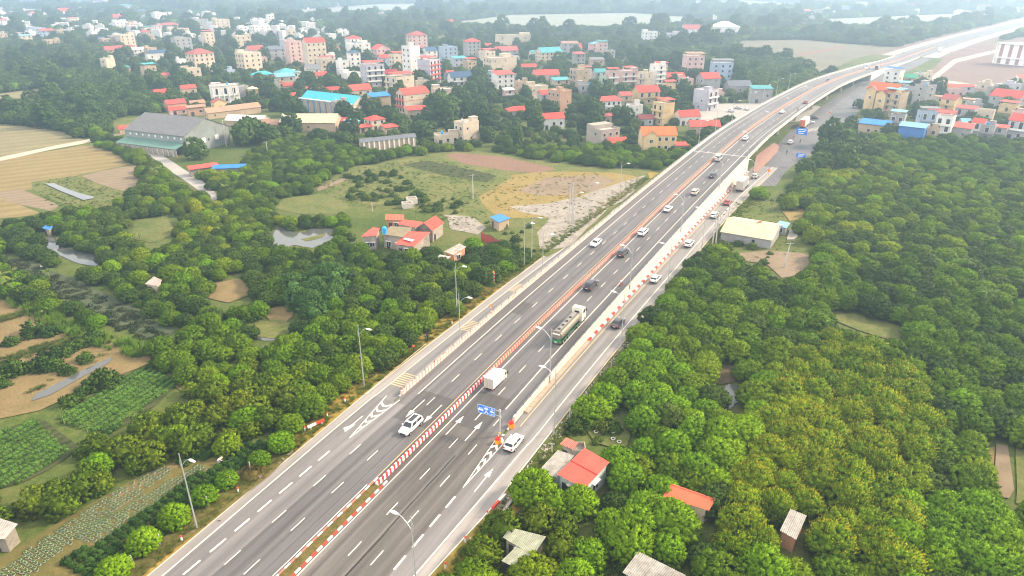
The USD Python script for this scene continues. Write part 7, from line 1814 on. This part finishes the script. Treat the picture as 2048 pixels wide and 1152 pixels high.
for (x, y), deck, l, rl, tc in (((1242, 571), True, 'red motorcycle alone on the right shoulder line beside the ramp parapet', 'rider in white shirt and dark helmet on the nearest red motorcycle', cloth('white', (.7, .7, .7))), ((1541, 271), True, 'motorcycle near the right parapet past the bridge joint', 'rider in grey on the motorcycle past the bridge joint', cloth('grey', (.3, .3, .3))), ((1595, 222), True, 'motorcycle in the right lane before the red car', 'rider in dark jacket before the red car on the bridge', cloth('dark', (0.03, 0.03, 0.035))),
        ((1587, 276), False, 'red motorcycle waiting before the container lorry', 'rider with red helmet waiting before the container lorry', cloth('orange', (.7, .14, .03))), ((1806, 107), True, 'far motorcycle on the hazy straight', 'rider on the far motorcycle on the hazy straight', cloth('dark', (0.03, 0.03, 0.035)))):
    loc, rz, ry = place(x, y, deck); copy_of(MOTO_CLS, 'motorcycle', l, 'motorcycle', loc, rz, ry=ry); person(rl, loc, rz, 'ride', tc, cloth('dark', (.03, .03, .035)), 'helmet')
# ---------------------------------------------------------------- crops, pots, shrubs, grass, litter
def inside(poly, n, seed, jit=None, sp=None, ang=0.0, row=None):
    """spots in a polygon (metres): rows at angle ang, sp along and row between, or n at random"""
    r = np.random.default_rng(seed); P = Polygon(poly).buffer(0); x0, y0, x1, y1 = P.bounds
    if sp:
        c = np.array([(x0 + x1) / 2, (y0 + y1) / 2]); L = math.hypot(x1 - x0, y1 - y0) / 2 + 2
        a = math.radians(ang); d = np.array([math.cos(a), math.sin(a)]); e = np.array([-d[1], d[0]])
        U, W = np.meshgrid(np.arange(-L, L, sp), np.arange(-L, L, row)); q = c + U.ravel()[:, None] * d + W.ravel()[:, None] * e + r.normal(0, jit or .05, (U.size, 2))
    else: q = np.c_[r.uniform(x0, x1, n), r.uniform(y0, y1, n)]
    return q[shapely.contains_xy(P, q[:, 0], q[:, 1])]
def tuft(name, m, n, L, W, h, seed, spread=.3, up=.8):
    """a tuft of blades"""
    r = np.random.default_rng(seed); c = make_class(name); a = r.uniform(0, 2 * math.pi, n); rr = r.uniform(0, spread, n)
    b = np.c_[rr * np.cos(a), rr * np.sin(a), np.zeros(n)]; d = np.c_[np.cos(a), np.sin(a), np.full(n, up / .5)] + r.normal(0, .3, (n, 3)); d /= np.linalg.norm(d, axis=1, keepdims=True)
    s = np.cross(d, [0, 0, 1.]); s /= np.linalg.norm(s, axis=1, keepdims=True) + 1e-9; l = L * r.uniform(.6, 1.2, n)[:, None]
    v = np.stack([b - s * W, b + s * W, b + d * l * .6 + s * W * .8, b + d * l - [0, 0, .08]], 1).reshape(-1, 3); i = np.arange(n)[:, None] * 4
    nn = np.repeat(np.c_[d[:, :2] * .6, np.full(n, .9)], 4, 0); nn /= np.linalg.norm(nn, axis=1, keepdims=True)
    put(c, 'blades', (v, np.vstack([i + [0, 1, 2], i + [0, 2, 3]])), m, normals=nn); return c
L_GRASS = leaf_mat('grass_blades', [(0.0, (0.06, 0.11, 0.012)), (0.5, (0.12, 0.165, 0.02)), (0.8, (0.22, 0.185, 0.04)), (1.0, (0.32, 0.23, 0.07))], .3, .3)
L_REED = leaf_mat('reed_blades', [(0.0, (0.10, 0.21, 0.015)), (1.0, (0.20, 0.29, 0.02))])
L_CROP = leaf_mat('crop_leaf', [(0.0, (0.065, 0.145, 0.022)), (1.0, (0.11, 0.21, 0.03))])
L_SHRUB = leaf_mat('shrub_leaf', [(0.0, (0.022, 0.062, 0.008)), (1.0, (0.048, 0.105, 0.012))])
L_BUSH = leaf_mat('bush_leaf', [(0.0, (0.045, 0.095, 0.012)), (0.6, (0.085, 0.145, 0.014)), (1.0, (0.15, 0.19, 0.02))])
GR = [tuft('grass_tuft', L_GRASS, 34, .55, .035, 0, k, .45) for k in range(3)]
RE = [tuft('reed_tuft', L_REED, 40, 1.9, .06, 0, 10 + k, .6, 1.4) for k in range(2)]
def mound(name, m, rx, rz, nc, nl, L, W, seed, puff=.2, **kw):
    c = make_class(name); v, f, n, _, _ = leaf_clumps(np.random.default_rng(seed), rx, rz, nc, nl, L, W, seed, puff=puff, inner=.6, zmin=-.1, **kw); put(c, 'foliage', (v + [0, 0, .08], f), m, normals=n); return c
CROP = [mound('crop_plant', L_CROP, .36, .40, 18, 4, .16, .06, 30 + k, .14) for k in range(2)]
SHR = [mound('clipped_shrub', L_SHRUB, .62, .72, 34, 6, .18, .06, 40 + k, .17, lump=.06) for k in range(3)]
BUSH = [mound('bush', L_BUSH, 1.0, 1.0, 40, 9, .40, .09, 50 + k, .22, lump=.4) for k in range(3)]
_water = unary_union(WATER).buffer(.3); shapely.prepare(_water)
dry = lambda P: P[~shapely.contains_xy(_water, P[:, 0], P[:, 1])]
inst = lambda name, P, cls, label, proto, s0, s1, z=0.03, seed=1: instancer(name, [(None, x, y, float(s), 0, 0, z) for (x, y), s in zip(dry(P), np.random.default_rng(seed).uniform(s0, s1, len(P)))], cls, label, proto)
rowdir = heading(0)
# crop rows
_d = ground(285, 733) - ground(105, 838); cropdir = math.degrees(math.atan2(_d[1], _d[0]))
F1 = poly_m([(105, 838), (180, 795), (285, 733), (358, 768), (290, 820), (215, 870), (160, 858)]); F2 = poly_m([(-30, 878), (70, 842), (138, 905), (60, 962), (-30, 985)])
inst('crop_rows', np.vstack([inside(F1, 0, 1, .06, .62, cropdir, 1.45), inside(F2, 0, 2, .06, .62, cropdir, 1.45)]), CROP, 'ridged rows of dark green vegetables in two plots at left', 'crop', .85, 1.2)
# pale pots in two bands and rows of clipped shrubs between them
c = POT = make_class('plant_pot'); n = 12; an = np.linspace(0, 2 * math.pi, n + 1)[:-1]
rings = [[(r_ * math.cos(t), r_ * math.sin(t), z) for t in an] for r_, z in ((.24, 0), (.32, .38), (.35, .40), (.30, .40), (.27, .30))]
put(c, 'pot', MB().loft(rings, cap=False), mat('white_pot', (0.52, 0.54, 0.50), .5), smooth=False); put(c, 'soil', MB().tube([(0, 0, .28), (0, 0, .30)], .28, 10), mat('potting_soil', (0.05, 0.045, 0.03), .9))
v, f, n_, _, _ = leaf_clumps(np.random.default_rng(3), .24, .20, 8, 4, .17, .055, 3, puff=.095, inner=0); put(c, 'seedling', (v + [0, 0, .34], f), L_CROP, normals=n_)
B1 = poly_m([(-20, 1160), (60, 1100), (150, 1040), (240, 980), (325, 932), (348, 940), (270, 1000), (185, 1060), (90, 1130), (50, 1165)])
B2 = poly_m([(150, 1080), (240, 1020), (330, 968), (395, 932), (418, 938), (350, 985), (260, 1045), (190, 1092)])
pots = np.vstack([inside(B1, 0, 4, .035, .60, rowdir, .66), inside(B2, 0, 5, .035, .60, rowdir, .66)])
pots = pots[np.random.default_rng(4).random(len(pots)) < .93]
o = np.argsort(np.hypot(pots[:, 0], pots[:, 1]))
for k in o[:280]: copy_of(POT, 'plant_pot', 'white pot with a seedling in the rows of the roadside nursery', 'plant pot', (*pots[k], .03), float(k * 37 % 360), 'white pots in the nursery rows', float(rng.uniform(.60, .74)))
inst('plant_pots', pots[o[280:]], [POT], 'farther rows of white pots with seedlings in the nursery', 'pot', .60, .74)
S1 = poly_m([(130, 1130), (200, 1070), (290, 1010), (400, 950), (470, 905), (520, 880), (545, 892), (440, 968), (430, 990), (300, 1090), (250, 1130), (200, 1165)])
S2 = poly_m([(345, 930), (430, 885), (470, 862), (480, 872), (420, 915), (375, 935)])
shr = np.vstack([inside(S1, 0, 6, .07, 1.25, rowdir, 1.35), inside(S2, 0, 7, .07, 1.2, rowdir, 1.3)])
shr = shr[~shapely.contains_xy(Polygon(B2), shr[:, 0], shr[:, 1])]
nt = cKDTree(shr)
o = np.argsort(np.hypot(shr[:, 0], shr[:, 1]))
for k in o[:250]: copy_of(SHR[k % 3], 'clipped_shrub', 'dark clipped ball shrub in the nursery rows beside the left verge', 'shrub', (*shr[k], .02), float(k * 53 % 360), 'clipped shrubs in the nursery', float(rng.uniform(.8, 1.1)))
if len(o) > 250: inst('clipped_shrubs', shr[o[250:]], SHR, 'farther clipped shrubs in the nursery rows', 'shrub', .8, 1.1)
# rounded trees along the verge between nursery and road
for (x, y, sc), w in zip([(232, 1135, .95), (290, 1080, 1.0), (352, 1030, 1.0), (410, 985, .85), (455, 952, .75), (520, 910, .75), (565, 880, 1.0)], ['nearest the bottom left corner', 'second up from the bottom left', 'at the foot of the nearest tall lamp', 'above the nearest tall lamp', 'beside the heap of dry brush', 'by the lane hedge', 'largest below the culvert rail']):
    p = ground(x, y + 18); copy_of(TREE['bright'][int(sc * 20) % 4], 'verge_tree', f'rounded bright tree on the left verge, {w}', 'tree', (p[0], p[1], 0), float(x), None, sc * .62)
p = ground(507, 948); T = thing('brush_heap', 'heap of dry yellow brush on the left verge', 'brush', (p[0], p[1], 0)); v, f, n_, _, _ = leaf_clumps(np.random.default_rng(9), 1.5, .7, 60, 14, .7, .04, 2, puff=0, inner=.5); put(T, 'twigs', (v, f), L_DRY, normals=n_)
# terrace strips of bushes, tall grass ridges
def strip(px, w): return np.array(LineString(poly_m(px)).buffer(w).exterior.coords)
bushes = [inside(strip(q, w), n, 60 + k) for k, (q, w, n) in enumerate([([(0, 690), (60, 672), (125, 648)], 3, 26), ([(0, 770), (60, 740), (170, 690), (190, 672)], 2.2, 26), ([(0, 808), (90, 770), (180, 715)], 1.6, 12), ([(150, 800), (215, 770), (290, 735)], 1.8, 20), ([(20, 760), (50, 740)], 2.5, 8), ([(110, 730), (150, 720)], 2, 6)])]
inst('terrace_bushes', np.vstack(bushes), BUSH, 'scattered green bushes on the brown terraces at left', 'bush', .7, 1.7)
gr = [inside(strip(q, w), n, 70 + k) for k, (q, w, n) in enumerate([([(0, 725), (80, 700), (160, 672)], 2.0, 420), ([(0, 640), (60, 625)], 1.6, 160), ([(0, 752), (100, 718), (180, 684)], 1.0, 140), ([(30, 800), (140, 745), (220, 705)], .8, 120)])]
inst('dry_grass_ridge', np.vstack(gr), GR, 'ridges of dry yellowish grass across the terraces', 'tuft', .9, 1.6)
inst('reed_bank', inside(strip([(5, 590), (60, 615), (130, 655), (200, 682), (262, 700), (285, 706)], 2.1), 1500, 80), RE, 'bright green reed bank along the weedy stream', 'reed', .6, 1.1)
wp = inside(poly_m([(-20, 520), (60, 552), (110, 590), (200, 640), (295, 688), (345, 668), (262, 622), (170, 575), (90, 540), (30, 520)]), 1500, 81)
inst('stream_weeds', wp, [mound('water_weed', leaf_mat('weed_leaf', [(0.0, (0.035, 0.055, 0.02)), (1.0, (0.09, 0.11, 0.045))]), .5, .25, 12, 5, .25, .07, 77, .1)], 'grey-green weeds choking the dark stream', 'weed', .7, 1.5)
# verge grass and weeds on open ground
s = np.random.default_rng(90); n = 3600
sv = s.uniform(-30, 190, n); ov = np.where(s.random(n) < .6, LO(sv) - .3 - s.gamma(1.6, 1.0, n), RO(sv) + .6 + s.gamma(1.5, 1.0, n)); q = at(sv, ov, 0)[:, :2]
structure_v = ribbon(-80, 200, lambda a: LO(a) - 4.2, lambda a: LO(a) - .02, 0.0, .009)
put('/World', 'left_verge', structure_v[:2], F_VERGE, None, 'structure'); put('/World', 'right_verge', ribbon(-80, 10, lambda a: RO(a) + .02, lambda a: RO(a) + 5.5, 0.0, .009)[:2], F_VERGE, None, 'structure')
inst('verge_grass', q, GR, 'short dry grass along both road verges', 'tuft', .5, 1.1)
mead = [inside(poly_m(px), n, 91 + k) for k, (px, n) in enumerate([([(628, 372), (690, 338), (760, 328), (880, 318), (1000, 352), (950, 398), (985, 440), (905, 452), (860, 432), (790, 420), (700, 412)], 1300), ([(900, 500), (960, 470), (1050, 490), (1080, 510), (1020, 560), (985, 585), (940, 560)], 500), ([(950, 398), (1020, 352), (1110, 345), (1210, 348), (1150, 440), (1060, 440)], 350), ([(1440, 400), (1600, 400), (1640, 520), (1540, 600), (1420, 520)], 450), ([(60, 365), (150, 352), (245, 388), (200, 415), (100, 412)], 500), ([(510, 470), (560, 440), (680, 455), (660, 490), (560, 510)], 400)])]
inst('meadow_grass', np.vstack(mead), GR, 'rough grass and weeds over the meadows and clearings', 'tuft', .5, 1.1)
bb = [inside(poly_m(px), n, 110 + k) for k, (px, n) in enumerate([([(690, 345), (790, 345), (860, 400), (800, 415), (700, 400)], 130), ([(900, 500), (1060, 490), (1080, 510), (1000, 580), (930, 555)], 150), ([(830, 395), (930, 400), (930, 430), (840, 425)], 30), ([(1420, 500), (1480, 480), (1560, 500), (1500, 570), (1440, 580), (1400, 560)], 40), ([(1100, 850), (1160, 820), (1250, 850), (1200, 890), (1130, 880)], 30), ([(960, 440), (1080, 455), (1060, 490), (960, 480)], 12), ([(500, 440), (700, 430), (700, 500), (520, 505)], 90), ([(1490, 350), (1560, 330), (1600, 400), (1480, 420)], 40), ([(960, 1060), (1040, 1010), (1100, 1010), (1080, 1050), (980, 1130)], 16), ([(1060, 985), (1160, 985), (1110, 1030)], 12)])]
bb = np.vstack(bb); bb = bb[~shapely.contains_xy(unary_union([q for q in PATCHES if False] + [Point(0, 0).buffer(.1)]), bb[:, 0], bb[:, 1])]
so = road_so(bb); bb = bb[(so[1] > RO(so[0]) + 2) | (so[1] < LO(so[0]) - 2)]
inst('scrub_bushes', bb, BUSH, 'low scrub bushes over the clearings beside the road', 'bush', .35, 1.25)
# understorey between the orchard trees
und = np.array([(t[1], t[2]) for t in SPOTS if t[2] < 260 and t[0] in ('lychee', 'citrus', 'bright', 'longan', 'dark')]); r9 = np.random.default_rng(9); und = und + r9.uniform(-3.2, 3.2, und.shape); ok, _ = clear(und, .6); und = und[ok][:1500]
inst('understorey', und, BUSH, 'low green undergrowth between the orchard trees', 'bush', .5, 1.0)
# bananas and palms, one by one
def banana_class(k, n, L, h, W):
    c = make_class('banana_plant'); r = np.random.default_rng(200 + k); put(c, 'stem', MB().tube([(0, 0, -.1), (.05, 0, h * .6), (0, 0, h)], [.16, .13, .08], 7), mat('banana_stem', (0.16, 0.17, 0.06), .8))
    for i in range(n):
        a = 2 * math.pi * i / n + r.uniform(-.3, .3); e = r.uniform(.45, 1.1); t = np.linspace(0, 1, 6); x = L * (t * math.cos(e) + .12 * t * t); z = h + L * (t * math.sin(e) - .75 * t * t * r.uniform(.7, 1.2)); w = W * np.sin(math.pi * np.clip(t * .92 + .06, 0, 1)) + .01
        p = np.c_[x * math.cos(a), x * math.sin(a), z]; sd = np.array([-math.sin(a), math.cos(a), 0]); v = np.vstack([p + sd * w[:, None] - [0, 0, .0], p + [0, 0, .06], p - sd * w[:, None]]); j = np.arange(5)
        put(c, 'leaf', (v, np.vstack([np.c_[j, j + 1, j + 7], np.c_[j, j + 7, j + 6], np.c_[j + 6, j + 7, j + 13], np.c_[j + 6, j + 13, j + 12]])), L_PALM)
    return c
BAN = [banana_class(0, 9, 2.6, 2.2, .34), banana_class(1, 8, 2.2, 1.8, .3), banana_class(2, 14, 2.8, 4.2, .16)]
for (x, y, k, sc, w) in [(1650, 545, 0, 1.15, 'brightest beside the bare patch'), (1640, 560, 1, .8, 'small beside the bright one by the bare patch'), (1925, 555, 2, 1.1, 'tall slim in the right orchard'), (1865, 530, 1, .8, 'half hidden in the right orchard'), (1960, 630, 2, 1.3, 'spreading palm-like at far right'), (1820, 925, 0, 1.0, 'yellow-leaved at the edge of the blossoming trees'), (1675, 430, 1, 1.2, 'double crowned in the far right orchard'), (1690, 425, 1, 1.0, 'behind the double one in the far right orchard'), (1440, 545, 0, 1.0, 'below the twin utility pole'), (1485, 540, 1, .9, 'with yellow leaf below the cream shed'), (1462, 578, 1, .9, 'with hanging yellow leaf by the frontage road'), (1700, 335, 1, 1.1, 'far, above the right orchard'), (1760, 345, 1, 1.1, 'far, in the middle of the right orchard'),
        (150, 432, 0, 1.2, 'bright beside the brown strip at left'), (225, 428, 2, .9, 'dark palm-like left of the lane'), (165, 425, 0, 1.0, 'second bright beside the brown strip'), (205, 490, 1, 1.0, 'beside the left pond'), (280, 478, 1, .9, 'in the yellow banana row'), (262, 482, 1, .8, 'left end of the yellow banana row'), (100, 560, 0, 1.0, 'yellow above the weedy stream'), (310, 355, 0, 1.3, 'yellow-topped beside the lane'), (325, 350, 0, 1.2, 'second yellow-topped beside the lane'), (450, 385, 0, 1.0, 'by the lane bend'), (515, 408, 1, 1.0, 'above the grove left of the pond'), (200, 275, 2, 1.0, 'by the pale track'), (832, 440, 2, .5, 'small palm behind the farm compound'), (848, 442, 2, .5, 'second small palm behind the farm compound'), (20, 590, 0, 1.4, 'yellow cluster at the left edge'), (5, 580, 0, 1.5, 'yellow cluster cut by the left edge'), (270, 855, 2, .6, 'small palm between the crop plots'), (130, 850, 2, .6, 'small palm left of the crop rows'), (180, 880, 2, .6, 'small palm under the crop rows'), (1110, 320, 1, 1.1, 'row in front of the concrete house'), (1150, 322, 1, 1.1, 'middle of the row before the concrete house'), (1190, 325, 1, 1.0, 'right end of the row before the concrete house'), (975, 255, 2, 1.5, 'tall palm before the village centre'), (940, 250, 2, 1.5, 'second tall palm before the village centre')]:
    p = ground(x, y); copy_of(BAN[k], 'banana_plant', f'{"palm" if k == 2 else "banana plant"}, {w}', 'palm' if k == 2 else 'banana plant', (p[0], p[1], 0), float(x * 7 % 360), None, sc)
# ring pots and small things near the farmhouse; litter on the rubble ground
c = RING = make_class('ring_pot'); put(c, 'rim', trimesh.creation.torus(.34, .06, major_sections=18, minor_sections=6).apply_translation((0, 0, .42)), mat('pale_ring', (0.55, 0.53, 0.47), .8), smooth=True); put(c, 'wall', MB().loft([[(r_ * math.cos(t), r_ * math.sin(t), z) for t in an] for r_, z in ((.28, 0), (.33, .42))], cap=False), mat('pale_ring', (0, 0, 0))); put(c, 'soil', MB().tube([(0, 0, .3), (0, 0, .33)], .3, 12), mat('potting_soil', (0, 0, 0)))
for (x, y), w in zip([(1192, 867), (1210, 863), (1226, 867), (1226, 881), (1238, 887), (1232, 898), (1199, 858)], ['leftmost of its group', 'top middle of its group', 'upper right of its group', 'in the middle of its group', 'rightmost of its group', 'lowest of its group', 'farthest of its group']):
    p = ground(x, y); copy_of(RING, 'ring_pot', f'round pale planting ring behind the farmhouse, {w}', 'planter', (p[0], p[1], 0))
lit = np.vstack([inside(poly_m([(1010, 416), (1080, 410), (1150, 398), (1235, 366), (1285, 355), (1262, 382), (1190, 440), (1120, 500), (1075, 500), (1060, 470), (1085, 440)]), 420, 130), inside(poly_m([(880, 432), (930, 436), (962, 458), (950, 470), (900, 462)]), 110, 131), inside(poly_m([(950, 500), (1060, 510), (1000, 590), (940, 575)]), 60, 132), inside(strip([(820, 690), (960, 590), (1060, 520)], 1.2), 60, 133), inside(strip([(400, 1060), (560, 915), (650, 845)], 1.3), 70, 134), inside(strip([(948, 1092), (995, 1056)], 1.2), 30, 135), inside(poly_m([(1460, 500), (1610, 505), (1590, 550), (1500, 530)]), 30, 136)])
mb = MB(); rl = np.random.default_rng(5)
for (x, y) in lit: a = rl.uniform(.12, .7); mb.box((x, y, .09 + a * .1), (a, a * rl.uniform(.3, 1), a * .35), rl.uniform(0, 180))
put('/World', 'rubble', mb, usdkit.material(stage, '/World/Looks/litter_mix', {'g': ('geometry', {}), 'r': ('rgb_ramp', {'ramp': [(0, (0.20, 0.17, 0.14)), (.55, (0.42, 0.38, 0.33)), (.8, (0.62, 0.60, 0.57)), (.92, (0.66, 0.64, 0.62)), (.97, (0.4, 0.12, 0.1)), (1, (0.1, 0.3, 0.5))]}), 'p': ('principled_bsdf', {'roughness': .85})}, [('g.random_per_island', 'r.fac'), ('r.color', 'p.base_color')], surface='p.BSDF'), 'scattered rubble and litter on the open ground beside the ramp', 'stuff', 'rubble')
p = ground(815, 415); T = thing('brick_basins', 'two stepped concrete basins on the meadow behind the farm compound', 'basin', (p[0], p[1], 0), 20)
for (x, y, w, d, h) in ((0, 0, 3.4, 3.0, 1.8), (2.2, 3.0, 3.4, 3.0, 2.4)):
    mb = MB(); t = .25
    for (a0, a1, b0, b1) in ((-w / 2, w / 2, -d / 2, -d / 2 + t), (-w / 2, w / 2, d / 2 - t, d / 2), (-w / 2, -w / 2 + t, -d / 2 + t, d / 2 - t), (w / 2 - t, w / 2, -d / 2 + t, d / 2 - t)): mb.span(x + a0, x + a1, y + b0, y + b1, 0, h)
    put(T, 'basin_wall', mb, mat('pale_block', (0.50, 0.45, 0.38), .9, .15, 1.)); put(T, 'basin_floor', MB().span(x - w / 2 + t, x + w / 2 - t, y - d / 2 + t, y + d / 2 - t, 0, h * .5), M_DARK)
p = ground(92, 533); T = thing('white_tarp', 'white tarpaulin tent shape among the trees by the left pond', 'tarp', (p[0], p[1], 0), 30); mb = MB(); hip(mb, 2.0, 1.9, .4, 1.6, .15, 0.1); put(T, 'tarp', mb, M_WHITE)
# ---------------------------------------------------------------- the air
def haze_box():
    mb = MB(); mb.span(-9500, 9500, -320, 16500, -1.0, 82.0); return mb
top('haze', haze_box(), M_HAZE, 'pale bluish haze filling the air over the whole plain', 'haze', kind='stuff')
